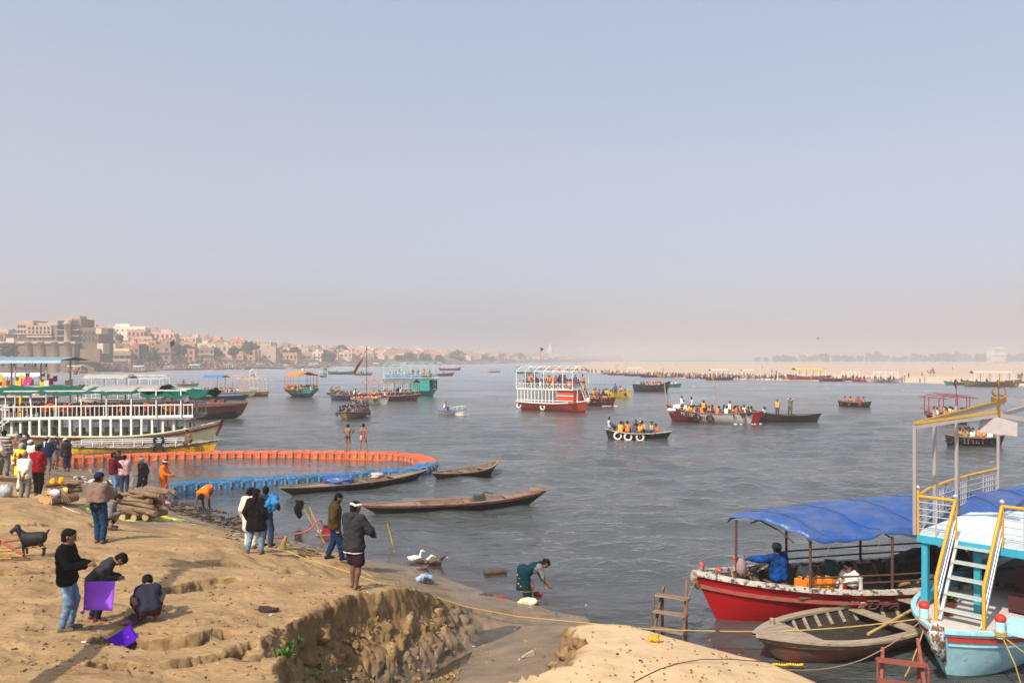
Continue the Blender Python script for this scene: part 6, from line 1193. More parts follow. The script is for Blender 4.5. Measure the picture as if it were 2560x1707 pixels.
def trident():
    m = mat('old_brass', (.30,.15,.012), .45, .2, 20, metal=.35); r = empty('trident', BBW(1.2,.05,4.84), R(0), 'brass trident with drum on the roof of the light blue boat', 'trident'); r.scale = (.62,.62,.62); b = MB(); b.box((0,0,.28), (.07,.05,.60)); b.build('shaft', m, r)
    b = MB(); b.box((0,0,.86), (.05,.035,.62), taper=.45); b.lathe([(.0,0),(.045,.04),(.03,.14),(.06,.2),(0,.34)], (0,0,1.0), 8); b.build('centre_prong', m, r)
    for s in (-1,1):
        b = MB(); b.tube([(s*.03,0,.80),(s*.12,0,.76),(s*.20,0,.82),(s*.22,0,.94),(s*.17,0,1.06)], [.028,.034,.036,.03,.008], 7); b.build('side_prong', m, r); b = MB(); b.add([(0,-.03,.63),(s*.25,-.03,.54),(s*.25,-.03,.74),(0,.03,.63),(s*.25,.03,.54),(s*.25,.03,.74)], [(0,1,2),(3,5,4),(0,3,4,1),(1,4,5,2),(2,5,3,0)]); b.build('drum_half', m, r)
trident()
def pot(loc, label):
    r = empty('potted_plant', loc, 0, label, 'plant'); b = MB(); b.lathe([(0,0),(.10,0),(.15,.26),(.17,.27),(.17,.31),(.14,.31),(.13,.26),(0,.26)], (0,0,0), 12); b.build('pot', mat('terracotta', (.30,.09,.045), .8, .15, 10), r); b = MB(); q = random.Random(4)
    for i in range(60):
        a = q.uniform(0,6.28); e = q.uniform(.2,1.3); L = q.uniform(.15,.42); d = Vector((math.cos(a)*math.cos(e), math.sin(a)*math.cos(e), math.sin(e))); p = Vector((0,0,.27)); w = d.cross(Vector((0,0,1))).normalized()*.022; b.add([p, p+d*L*.5+w, p+d*L-Vector((0,0,.05)), p+d*L*.5-w], [(0,1,2,3)])
    b.build('leaves', mat('leaf_green', (.03,.09,.02), .6, .3, 8), r)
pot(BBW(2.75,-.42,.86), 'terracotta flower pot under the stair of the light blue boat')
# the landing ladders
def ladder(loc, rz, label, m, n=3, w=.75, hstep=.32, run=.16):
    r = empty('landing_steps', loc, rz, label, 'steps'); T = Vector((run*n+.1, 0, hstep*n+.08))
    for s in (-.5,.5):
        bar(r, m, (-.12,w*s,-.2), (T.x+.02,w*s*.7,T.z+(.28 if s < 0 else .05)), .026, 'leg', True); bar(r, m, (T.x-.05,w*s*.72,-.3), (T.x-.06,w*s*.72,T.z), .026, 'leg', True)
    for i in range(n):
        x, z = run*i+.02, hstep*(i+1)
        for k in range(3): b = MB(); b.box((x-.07+.075*k,0,z), (.066,w*.98,.024)); b.build('slat', wood('step_slat', (.26,.17,.11), (.14,.09,.06), .55, stretch=(3,.4,3)) if m is M_RUST2 else m, r)
        for s in (-.5,.5): bar(r, m, (x-.11,w*s,z), (x-.11,w*s,z-hstep+.02), .014, 'bracket', True); bar(r, m, (x-.11,w*s,z-.02), (x+.12,w*s,z-.02), .014, 'bracket', True)
M_RUST2 = mat('rusty_angle_iron', (.16,.08,.05), .8, .3, 14, .3, 50); M_REDIRON = mat('red_oxide_iron', (.22,.055,.035), .7, .2, 12, .2, 50)
lp = P(1668, 1598, 0); ladder((lp.x, lp.y, -.12), R(62), 'wooden-slatted landing steps standing in the water before the red bow', M_RUST2)
lp = P(2262, 1795, 0); ladder((lp.x, lp.y, -.1), R(70), 'red oxide iron landing steps beside the light blue boat', M_REDIRON, 3, .8, .30, .2)
# slim boats moored off the bank
def canoe(label, cx, cy, yaw, L, B, fb, mats, bands, bow=.22, stern=.12, rail=M_GREYW, tht=(.55,.1,-.4), fl=None, name='rowing_boat', rake=.24, grp=None, **k):
    r = empty(name, (cx, cy, 0), R(yaw), label, 'boat', grp); H = Hull(L, B, fb, bow=bow, stern=stern, draft=.2, rake=rake, rs=rake*.8, **k); H.skin(r, mats, bands, 34, 8); H.rail(r, rail, .09, .045); H.inside(r, M_INNER, fb*.3 if fl is None else fl); H.thwarts(r, rail, tht, -.08, .2); return r, H
M_TARW = wood('tarred_hull_with_flaking_white', (.008,.008,.009), (.36,.33,.29), .69, mixs=3, stretch=(.35,1,2.5)); M_REDRAIL = wood('faded_red_rail', (.26,.08,.055), (.30,.22,.16), .5, stretch=(.4,3,3))
c1, H1 = canoe('long black rowing boat with faded red gunwale moored off the bank', -2.2, 32.5, 18, 7.9, 1.3, .34, [M_TAR, M_TARW], [(.62,0),(1,1)], .26, .06, M_REDRAIL); H1.rail(c1, M_REDRAIL, .03, .05, q=.86, off=.01, name='rubbing_strake'); H1.deck(c1, M_WOOD, .5, .98); H1.deck(c1, M_WOOD, -.97, -.45)
b = MB(); b.box((.9,0,.42), (.45,.35,.24)); b.tube([(.9,0,.5),(1.2,.1,.62),(1.5,.1,.55)], .03); b.build('engine', mat('oily_engine', (.06,.055,.05), .6, .4, 20, .5, 40), c1); b = MB(); b.tube([(3.4,.2,.6),(3.5,.45,.3),(3.4,.5,-.05)], .012); b.build('anchor_rope', M_ROPED, c1)
lump('rope_heap', 'rusty tangle of rope on the bow of the long black boat', 'rope', Vector((1.05,33.6,.58)), (.3,.2,.12), mat('tangled_rope', (.22,.14,.08), .9, .3, 30, 1., 50), 9)
c2, H2 = canoe('long dark wooden rowing boat with blue tarp scrap beside the float ring', -7.3, 38.0, 40, 8.0, 1.35, .30, [M_TAR, M_DKW], [(.6,0),(1,1)], .2, .1, M_WOOD); H2.deck(c2, M_WOOD, .45, .98); H2.deck(c2, M_WOOD, -.97, -.35)
b = MB(); b.tube([(-.2,-.5,.3),(0,-.4,.75),(0,.4,.75),(-.2,.5,.3)], .02); b.build('hoop', M_WOOD, c2)
lump('tarp_bundle', 'crumpled blue tarp lying in the long dark wooden boat', 'tarp', Vector((-8.1,37.4,.42)), (.75,.45,.24), M_TARP, 5, rough=.35); lump('cloth_bundle', 'off-white bundle lying in the long dark wooden boat', 'bundle', Vector((-6.5,38.6,.48)), (.32,.22,.16), cloth('off_white_cloth', (.42,.38,.32)), 6)
c3, H3 = canoe('small empty brown wooden rowing boat floating by itself', -2.35, 41.6, 48, 4.9, 1.5, .32, [M_TAR, M_DKW], [(.45,0),(1,1)], .28, .12, M_WOOD, (.5,.0,-.45)); H3.ribs(c3, M_WOOD, 6, .1)
# the ring of plastic floats
def floats():
    ring = [(1165,-40),(1163,40)]
    path = [P(60,1165,0),P(140,1160,0),P(300,1152,0),P(420,1148,0),P(540,1145,0),P(700,1144,0),P(820,1144,0),P(900,1145,0),P(965,1147,0),P(1015,1151,0),P(1048,1157,0),P(1066,1165,0),P(1068,1175,0),P(1052,1184,0),P(1015,1191,0),P(920,1198,0),P(800,1207,0),P(690,1213,0),P(560,1221,0),P(418,1231,0)]
    dense = []
    for i in range(len(path)-1):
        p0, p1, p2, p3 = path[max(i-1,0)], path[i], path[i+1], path[min(i+2,len(path)-1)]
        for k in range(40):
            t = k/40; dense.append(.5*((2*p1)+(-p0+p2)*t+(2*p0-5*p1+4*p2-p3)*t*t+(-p0+3*p1-3*p2+p3)*t**3))
    r = empty('float_barrier', (0,0,0), 0, 'ring of linked orange and blue plastic floats fencing a bathing pool', 'float barrier')
    def block(m, nm):
        b = MB(); s = .25; ch = .035; rows = []
        prof = [(-s,-.18),(-s,.22),(-s+ch,.26)]
        for z, k in ((-.2,.94),(-.18,1.0),(.36,1.0),(.40,.92)):
            ring_ = []
            for (sx, sy) in ((-1,-1),(1,-1),(1,1),(-1,1)):
                for q in range(8): 
                    pass
            n = 9
            for e in range(4):
                for q in range(n):
                    u = -1+2*q/n; g = .010 if (q % 3 == 1) else 0
                    c = [(u,-1),(1,u),(-u,1),(-1,-u)][e]; nx, ny = [(0,1),(-1,0),(0,-1),(1,0)][e]
                    ring_.append(((c[0]*.245*k+nx*g, c[1]*.245*k+ny*g, z)))
            rows.append(ring_)
        b.grid(rows, 0, False, True); b.add(rows[-1], [tuple(range(len(rows[-1])))], 0); return b.mesh(nm, m)
    mo = block(mat('orange_float_plastic', (.66,.105,.010), .5, .2, 3, .1, 20, rnd=.22, col2=(.62,.20,.09), mixs=2.2, thr=.58), 'orange_float'); mbl = block(mat('blue_float_plastic', (.014,.125,.30), .5, .2, 3, .1, 20, col2=(.08,.22,.36), mixs=2.4, thr=.56, rnd=.3), 'blue_float')
    b = MB(); b.tube([(0,0,-.02),(0,0,.16)], .055, 7); b.tube([(0,0,.16),(0,0,.22)], .075, 7); mpin = b.mesh('pin', mat('grimy_pin', (.20,.20,.22), .5, .4, 20)); 
    acc = 0; prev = dense[0]; nxt = .25; L = 0
    tot = sum((dense[i+1]-dense[i]).length for i in range(len(dense)-1)); k = 0
    for i in range(len(dense)-1):
        seg = (dense[i+1]-dense[i]).length
        while acc+seg >= nxt:
            t = (nxt-acc)/seg; p = dense[i].lerp(dense[i+1], t); d = dense[i+1]-dense[i]; a = math.atan2(d.y, d.x); blue = nxt/tot > .655; q = p.copy()
            nrm = Vector((-d.y, d.x, 0)).normalized()
            for lane in (0, 1):
                sg = 1-2*lane; o = place('float_block', mbl if blue else mo, r, q+nrm*.25*sg+Vector((0,0,.025*math.sin(k*1.7+lane)+.012*math.sin(k*5.1)))); o.rotation_euler = (.035*math.sin(k*3.7+lane), .04*math.sin(k*2.9+2*lane), a+.035*math.sin(k*2.3+lane))
                place('pin', mpin, o, (.25, .262*sg, .12))
            nxt += .505; k += 1
        acc += seg
floats()
# ---------------------------------------------------------------- larger launches and boats out on the river
def open_boat(label, px, py, yaw, L, B, fb, mats, bands, bow=.2, stern=.15, rail=M_WOOD, tht=(.5,.1,-.3), grp=None, name='open_boat', foam=False, **k):
    p = P(px, py, 0); r = empty(name, (p.x, p.y, 0), R(yaw), label, 'boat', grp); H = Hull(L, B, fb, bow=bow, stern=stern, **k); H.skin(r, mats, bands, 22, 6); H.rail(r, rail, .09, .06, nt=20); H.inside(r, M_INNER, fb*.3, 16); H.thwarts(r, rail, tht, -.1, .25)
    if foam:
        b = MB(); q = random.Random(int(px))
        for i in range(16): t = q.uniform(.3,1.0); sd = q.choice((-1,1)); pt = H.point(min(t,1), .35, sd); b.lathe([(0,-.03),(q.uniform(.12,.35),0),(0,.06)], (pt.x+q.uniform(-.1,.5), pt.y+sd*q.uniform(0,.3), .02), 7)
        tag(b.build('wake_foam', M_FOAM, None, r.location, r.rotation_euler.z), kind='stuff')
    return r, H
def life_ring(r, H, ts, side, m=M_WRING, rad=.26):
    for t in ts: p = H.point(t, .62, side, .06); tyre(r, p, rad, (0,1,0), m, 'lifebuoy', rad*.28)
# green-canopied cream double-decker at the ghat
def green_boat():
    r = empty('double_deck_boat', (-27.0,54.6,0), R(3), 'pale green double-deck boat with white railings and dark green awning', 'boat'); H = Hull(14.2, 3.3, .95, bow=.95, stern=.12, draft=.4, pb=2.6, ps=4, tw=.55, rake=.12, full=.55, lift=.1)
    H.skin(r, [M_CREAM, M_DKW], [(.12,1),(1,0)], 36, 10); H.rail(r, M_MAROON, .10, .13, q=.86, off=.03, name='maroon_strake', nt=34); H.rail(r, M_CREAM, .12, .08, nt=34); H.deck(r, mat('pale_deck', (.45,.45,.35), .8), -.98, .98, -.06, 'lower_deck', 20)
    b = MB(); b.tube([H.point(1,.5,1)+Vector((.02,0,0)), H.point(1,.8,1)+Vector((.05,0,0)), H.point(1,1,1)+Vector((.02,0,.08))], [.08,.11,.12], 7); b.build('stem_head', M_MAROON, r)
    for x in (5.9,5.1): b = MB(); b.lathe([(.06,0),(.06,.3),(.08,.32),(.05,.42),(0,.43)], (x,-.5,1.35), 8); b.build('bollard', M_RED, r)
    dz = 2.12
    for s in (-1,1):
        y = s*1.5
        for i in range(18):
            x = -6.3+i*.66; t = H.tx(x); yy = s*min(1.5, H.half(t)-.08); bar(r, M_WHITE, (x,yy,H.sheer(t)), (x,yy,dz), .065, 'window_post', True)
        bar(r, M_WHITE, (-6.6,y,dz), (5.6,y*.9,dz+.12), .06, 'deck_beam', True)
        for k_, z in ((.05,.08),(.05,.80)): bar(r, M_WHITE, (-6.6,y,dz+z), (5.6,y*.9,dz+z+.12), .04, 'rail', True)
        for i in range(43): x = -6.55+i*.288; bar(r, M_WHITE, (x,y*(1-.1*max(0,i/42)),dz+.08+.12*i/42), (x,y*(1-.1*i/42),dz+.86+.12*i/42), .017 if i % 2 else .026, 'baluster', True)
        for i in range(8): x = -6.5+i*1.62; bar(r, M_WHITE, (x,y*.98,dz), (x,y*.98,3.98), .035, 'awning_post', True)
        bar(r, M_WHITE, (-6.6,y,3.96), (5.2,y*.97,4.0), .035, 'awning_rail', True)
    b = MB(); b.box((-.6,0,dz-.02), (12.2,3.0,.06)); b.build('upper_deck', mat('grey_deck', (.30,.30,.29), .8), r)
    mg = cloth('dark_green_awning', (.004,.085,.06), .15, .3, rough=.6); roof_sheet(r, mg, -7.0, 2.0, 3.5, 3.98, .28, 'awning', .10, 18, 8, .16); roof_sheet(r, mat('grey_tarp', (.30,.29,.27), .7, .15, 3), -1.6, 3.4, 2.9, 4.12, .22, 'tarp_patch', .08, 10, 8, .05); roof_sheet(r, mg, 2.2, 6.6, 3.3, 3.86, .2, 'awning', .22, 10, 8, .18)
    stair(r, M_WHITE, M_WHITE, (-8.0,-1.0,1.0), (-6.6,-1.0,dz), .8, 5)
    bar(r, M_WHITE, [(-8.1,-1.4,1.0),(-8.0,-1.4,1.7),(-6.6,-1.4,3.0)], None, .035, 'hand_rail'); 
    for i in range(5): bar(r, M_WHITE, (-7.95+.3*i,-1.4,1.0), (-7.95+.3*i,-1.4,1.75+.28*i), .018, 'baluster', True)
    for t in (-.32,-.0,.28,.50): p = H.point(t, .62, -1, .12); tyre(r, p, .34, (0,1,0)); bar(r, M_BLACKR, p+Vector((0,0,.3)), p+Vector((0,.05,.95)), .015, 'fender_rope')
    for i in range(12): b = MB(); b.box((-6+i*.95,-.4,1.25), (.45,.45,.45)); b.build('lower_seat', mat('green_seat', (.10,.14,.07), .7), r)
    return r
GB = green_boat(); q_ = random.Random(11)
def lifejacket_mesh():
    b = MB(); 
    for s in (-1,1): b.box((s*.11,0,0), (.19,.10,.50), taper=.8)
    b.box((0,.06,.1), (.34,.06,.34)); return b.mesh('life_jacket', cloth('faded_orange_vest', (.68,.15,.015)))
LJ = lifejacket_mesh()
mch = mat('dark_plastic_chair', (.055,.012,.012), .6)
bc = MB(); bc.box((0,0,.42), (.42,.42,.05)); bc.box((-.2,0,.68), (.05,.40,.5)); 
for a in (-.18,.18):
    for c_ in (-.18,.18): bc.box((a,c_,.2), (.04,.04,.42))
CH = bc.mesh('chair', mch)
for i in range(26):
    x = -6.2+i*.44; w = Matrix.Translation(GB.location) @ Matrix.Rotation(GB.rotation_euler.z, 4, 'Z')
    for k, y in enumerate((-1.1,.3)):
        o = place('chair', CH, None, w @ Vector((x,y,2.15)), R(3)+q_.uniform(-.3,.3)); tag(o, 'dark plastic chair on the upper deck of the pale green boat', 'chair', 'chairs on the green-awning boat')
        if q_.random() < .55: o = place('life_jacket', LJ, None, w @ Vector((x-.1,y-.12,2.88+q_.uniform(-.1,.05)))); o.rotation_euler = (q_.uniform(-.3,.3), q_.uniform(-1.2,.4), q_.uniform(-1,1)); tag(o, 'orange life jacket hung on a chair of the pale green boat', 'life jacket', 'life jackets on the green-awning boat')
y_, YH = canoe('weathered yellow rowing boat moored against the orange floats', -23.9, 51.4, 2, 10.0, 1.45, .50, [M_YEL, M_TAN], [(.72,0),(1,1)], .42, .05, M_PEEL, (.5,.2,-.1,-.4), rake=.1, lift=.1)
for y in (-.62,.62): 
    for z in (.72,.86): bar(y_, M_WHITE, (-4,y,z), (2.6,y,z+.12), .022, 'guard_rail', True)
    for i in range(6): bar(y_, M_WHITE, (-4+1.3*i,y,.5), (-4+1.3*i,y,.88), .02, 'rail_post', True)
tyre(y_, YH.point(.28,.7,-1,.12), .3); tyre(y_, YH.point(.29,1,-1,.0)+Vector((0,0,.40)), .28)
person('bare-chested bather sitting on the edge of the yellow boat, legs hanging', Vector((-20.45,50.78,.42)), 150, 1.66, dict(pelvis=(0,0,.50), lean=12, hr=(.12,.22,.60), hl=(-.12,.24,.58), fr=(.10,.18,.08), fl=(-.10,.16,.06), head=(20,0)), legs=dict(m=MBR, low=.12, r=.004, wr=0), h=.022)
# rust-brown barge
p = P(470,1046,0); r = empty('barge', (p.x-2.6,p.y+1,0), R(-2), 'rust-brown steel barge with blunt bow behind the pale green boat', 'boat'); H = Hull(16, 4.5, 1.25, bow=.25, stern=.1, draft=.3, pb=7, ps=6, tw=.7, tb=.6, rake=.06, full=.35); H.skin(r, [M_TAR, M_BROWN], [(.5,0),(1,1)], 24, 6); H.rail(r, M_BROWN, .12, .12); H.deck(r, M_BROWN, -.97, .98, -.2, 'deck')
for x in (6.2,5.2): b = MB(); b.box((x,-.8,1.8), (.5,.6,.35)); b.build('hatch', M_BROWN, r)
# decorated boat with the blue corrugated roof at the frame edge
def decorated():
    p = P(60,1062,0); r = empty('decorated_boat', (p.x-8,p.y,0), R(2), 'white two-deck boat hung with orange cloth under a blue corrugated roof', 'boat'); H = Hull(24, 4.6, 1.1, bow=.8, stern=.1, draft=.3, pb=4, ps=5, tw=.6, rake=.08, lift=.1); H.skin(r, [M_WHITE, M_DKW], [(.3,1),(1,0)], 22, 6); H.rail(r, M_RED, .12, .1); H.deck(r, M_DECKW, -.97, .97, -.1)
    for s in (-1,1):
        for i in range(9): x = -11+i*2.75; bar(r, M_STEEL, (x,s*2.1,.9), (x,s*2.1,5.9), .06, 'roof_post', True)
        for z in (1.5,1.9,2.7,3.0,3.3,3.6): bar(r, M_WHITE, (-11.5,s*2.12,z), (11,s*2.12,z), .035, 'rail', True)
        q = random.Random(2)
        for i in range(60):
            x = -11+i*.37; c = q.choice(['orange_drape','yellow_drape','pink_drape','white_drape','blue_drape','orange_drape','yellow_drape']); z = q.choice((2.9,3.6,4.0,4.1)); h = q.uniform(.45,.75)
            m = cloth(c, dict(orange_drape=(.75,.20,.02), yellow_drape=(.75,.45,.04), pink_drape=(.55,.04,.22), white_drape=(.7,.66,.6), blue_drape=(.10,.28,.45))[c]); b = MB(); rows = [[(x+.4*u+.02*math.sin(9*v), s*2.16+.03*math.sin(7*u+3*v), z+h*(1-v)-.08*math.sin(3.14*u)) for u in (0,.33,.66,1)] for v in (0,.5,1)]; b.grid(rows); b.build('cloth_drape', m, r)
        for i in range(8): bar(r, cloth('yellow_drape'), (-10.5+2.75*i,s*2.16,.9), (-10.5+2.75*i,s*2.16,4.4), .09, 'wrapped_post', True)
    b = MB(); b.box((0,0,2.66), (22,4.2,.08)); b.build('upper_deck', M_DECKW, r)
    m = mat('blue_corrugated_sheet', (.30,.42,.50), .5, .1, 3, metal=.2); b = MB(); rows = []
    for i in range(190): x = -13+i*.135; dz = .04*(1 if i % 2 else -1); rows.append([(x,-2.7,5.72+dz),(x,-2.55,5.95+dz),(x,0,6.25+dz),(x,2.55,5.95+dz)])
    b.grid(rows, 0, False); b.build('roof_sheet', m, r)
    for i in range(26): b = MB(); x = -12.5+i*.95; b.add([(x,-2.68,5.66),(x+.16,-2.68,5.66),(x+.02,-2.7,5.3)], [(0,1,2)]); b.build('pennant', cloth('dark_pennant', (.05,.02,.03)), r)
    return r
decorated()
def canopy_boat(label, px, py, yaw, L, B, fb, hm, bands, fm, hh=2.0, roof=None, gable=True, rise=.5, npost=5, bow=.4, stern=.2, grp=None, foam=False, rail_m=None, lower=.5, solid=False, name='canopy_boat', x0=-.75, x1=.6, w=.8, roofx=None, det=True, **k):
    r, H = open_boat(label, px, py, yaw, L, B, fb, hm, bands, bow, stern, rail_m or fm, (), grp, name, foam, **k); xs = [L/2*(x0+(x1-x0)*i/(npost-1)) for i in range(npost)]; W = B*w; top = fb+hh
    for s in (-1,1):
        posts(r, fm, [(x, s*min(W/2, H.half(H.tx(x))-.05), H.sheer(H.tx(x))-.02) for x in xs], top-fb, .035, 'post', True); bar(r, fm, (xs[0],s*W/2,top), (xs[-1],s*W/2,top), .03, 'eaves_rail', True)
        if det: bar(r, fm, (xs[0],s*W/2,fb+.55), (xs[-1],s*W/2,fb+.55), .025, 'guard_rail', True)
    frame_arches(r, fm, xs, W, top, rise, .03, gable); bars_long(r, fm, xs[0], xs[-1], (0,-W/4,W/4), top, rise, W, .025, gable)
    if roof:
        a, c = roofx or (0,1); roof_sheet(r, roof, xs[0]+(xs[-1]-xs[0])*a-.1, xs[0]+(xs[-1]-xs[0])*c+.1, W+.15, top+.06, rise, 'canopy', .05, 10, 8, .06, gable)
    return r, H
# orange and teal launch
r, H = canopy_boat('teal-bowed launch with orange roof frame crowded with passengers', 757, 992, -58, 9.5, 4.6, 1.25, [M_TAR, M_TEAL], [(.55,0),(1,1)], M_ORNG, 2.2, cloth('orange_awning', (.70,.24,.02)), True, .55, 5, .5, .1, roofx=(.0,.95), ps=5, tw=.7, lift=.1); b = MB(); b.box((4.55,0,1.55), (.08,.5,.5)); b.build('bow_plate', M_WHITE, r)
crew(r, rowspots(-3.4,3.2,8,(-1.7,-.7,.5,1.6)), 'passenger packed under the orange roof of the teal-bowed launch', 'passengers of the orange-roofed launch', z=.75, seed=21); crew(r, [(-1,.3,3.75,'sit_a',WHITE,1.5,'man in white sitting on top of the orange roof of the launch'),(-1.9,.6,3.6,'sit_b',DARK,1.2,'man in dark clothes sitting on top of the orange roof')], '', None, seed=3)
# teal double-decker and the brown launch before it
r, H = canopy_boat('turquoise double-deck boat with pale tube roof frame', 1026, 989, -20, 9.6, 3.6, .85, [M_TEAL, M_DKW], [(.15,1),(1,0)], mat('mint_frame', (.42,.62,.55), .5), 4.2, None, True, .6, 6, .35, .1, x0=-.9, x1=.9, tw=.6, lift=.1); mt = mat('mint_frame'); b = MB(); b.box((0,0,2.75), (9,3.1,.1)); b.build('upper_deck', M_TEAL, r)
for s in (-1,1):
    for z in (2.95,3.2,3.5,3.75): bar(r, mt, (-4.4,s*1.5,z), (4.4,s*1.5,z), .03, 'rail', True)
    b = MB(); b.box((-.6,s*1.46,3.2), (6.6,.03,.6)); b.build('side_banner', cloth('blue_banner', (.05,.16,.50), .2, col2=(.5,.45,.5), mixs=2, thr=.6), r)
for s in (-1,1): b = MB(); b.box((2.6,s*1.45,1.75), (3.2,.05,1.7)); b.build('cabin_panel', M_TEAL, r)
crew(r, rowspots(-3.8,3.6,7,(-1.0,.3,1.0)), 'passenger on the upper deck of the turquoise double-decker', 'passengers of the turquoise boat', z=2.75, seed=22, kinds=('sit_a','sit_b','sit_c','stand_a')); crew(r, [(4.1,-1.2,2.8,'stand_b',ORANGE),(3.9,1.2,.85,'stand_a',WHITE),(2.2,1.2,.85,'stand_a',ORANGE)], 'passenger standing at the rail of the turquoise double-decker', 'standing passengers of the turquoise boat', seed=4)
r, H = canopy_boat('dark brown launch with dusty pink roof frame and grey awning', 978, 1001, -18, 9.4, 3.2, .75, [M_DKW, M_MAROON], [(.5,0),(1,1)], mat('dusty_pink_frame', (.48,.24,.20), .6), 1.9, mat('grey_awning', (.13,.12,.11), .8, .2, 3), True, .45, 7, .3, .25, roofx=(.45,1), x0=-.9, x1=.85, tw=.5, lift=.1); crew(r, rowspots(-3,3.4,6,(-.8,.6)), 'person aboard the dark brown launch under its grey awning', 'people on the brown launch', z=.4, seed=23, kinds=('sit_a','sit_b','stand_a')); tyre(r, H.point(.6,.6,-1,.1), .3)
b = MB(); b.tube([(3.9,.9,.3),(4.3,1.3,4.6)], .05, 6); b.build('bamboo_pole', wood('bamboo_pole'), r)
fp = P(908,1001,0); fr_ = empty('flagpole', (fp.x+.4, fp.y+.6, 0), 0, 'tall thin pole with a long drooping maroon flag on the river', 'flagpole'); b = MB(); b.tube([(0,0,-.5),(0,0,8.0)], .05, 6); b.build('pole', M_DKW, fr_); b = MB(); rows = [[(-.05-1.85*v+.12*math.sin(6*v)-(.1-.25*v)*u*2.2, .10*math.sin(8*v+2*u), 7.6-3.6*v-.45*u*(1-.3*v)-.1*math.sin(5*v)) for u in (0,.5,1)] for v in [i/12 for i in range(13)]]; b.grid(rows); o = b.build('flag', cloth('maroon_flag', (.11,.025,.03)), fr_); o.modifiers.new('thickness', 'SOLIDIFY').thickness = .02
# small craft in mid river
def loaded(label, px, py, yaw, L, B, fb, mats, bands, n, ys, lab, cols=None, seed=1, kinds=('sit_a','sit_b','sit_c','sit_d'), z=None, x0=-.6, x1=.6, **k):
    r, H = open_boat(label, px, py, yaw, L, B, fb, mats, bands, **k); crew(r, rowspots(L/2*x0, L/2*x1, n, ys, seed=seed), lab, lab, cols, kinds, fb*.3 if z is None else z, seed=seed); return r, H
loaded('small dark boat beside the navy boat behind the white ferry', 838, 985, -10, 3.4, 1.4, .5, [M_TAR, M_WHITE], [(.7,0),(1,1)], 2, (-.3,.3), 'passenger in the small dark boat beside the navy boat', seed=31)
loaded('navy rowing boat with passengers behind the crowded tan boat', 872, 1000, -12, 6, 2.0, .75, [M_TAR, M_NAVY], [(.3,0),(1,1)], 5, (-.5,.5), 'passenger in the navy rowing boat behind the tan boat', seed=32, stern=.1)
r, H = loaded('white open ferry boat full of orange-vested passengers', 926, 1011, -8, 5.2, 2.2, .85, [M_DKW, M_WHITE], [(.2,0),(1,1)], 7, (-.7,0,.7), 'orange-vested passenger in the white open ferry boat', [ORANGE,AMBER,ORANGE,WHITE,PINK], 33, rail=M_RED, tw=.5, x0=-.85, x1=.55, lift=.1); tyre(r, H.point(-.2,.6,-1,.08), .24); tyre(r, H.point(-.6,.6,-1,.08), .24); crew(r, [(2.1,-.2,.9,'sit_c',WHITE,1.0,'boatman in white perched on the bow of the white ferry'),(-2.2,-.3,1.0,'sit_d',(.45,.5,.55),-1,'man in pale shirt on the stern of the white ferry')], '', None)
r, H = loaded('crowded tan open boat heading straight toward the bathers', 885, 1044, -94, 6.0, 3.0, .62, [M_TAN, M_DKW], [(.8,0),(1,1)], 5, (-1.05,-.35,.35,1.05), 'passenger crowded into the tan boat facing the bathers', [AMBER,BLUE,DARK,WHITE,(.10,.10,.04),MAROON,DARK,(.2,.2,.25)], 34, pb=3, ps=3, tw=.6, foam=False, lift=.1, full=.5)
r, H = open_boat('small white motor boat with blue rim and yellow bottom', 1132, 1036, -22, 3.3, 1.5, .42, [M_YEL, M_WHITE], [(.5,0),(1,1)], .25, .05, M_BLUEB, (-.2,), foam=True, tw=.7); crew(r, [(-1.0,0,.35,'sit_b',WHITE,-1.5,'driver in patterned shirt at the stern of the white motor boat')], '', None)
for s in (-1,1): bar(r, M_WHITE, (.2,s*.55,.85), (1.4,s*.35,.98), .02, 'hand_rail'); posts(r, M_WHITE, [(.25,s*.55,.42),(.8,s*.5,.45),(1.35,s*.35,.5)], .42, .015)
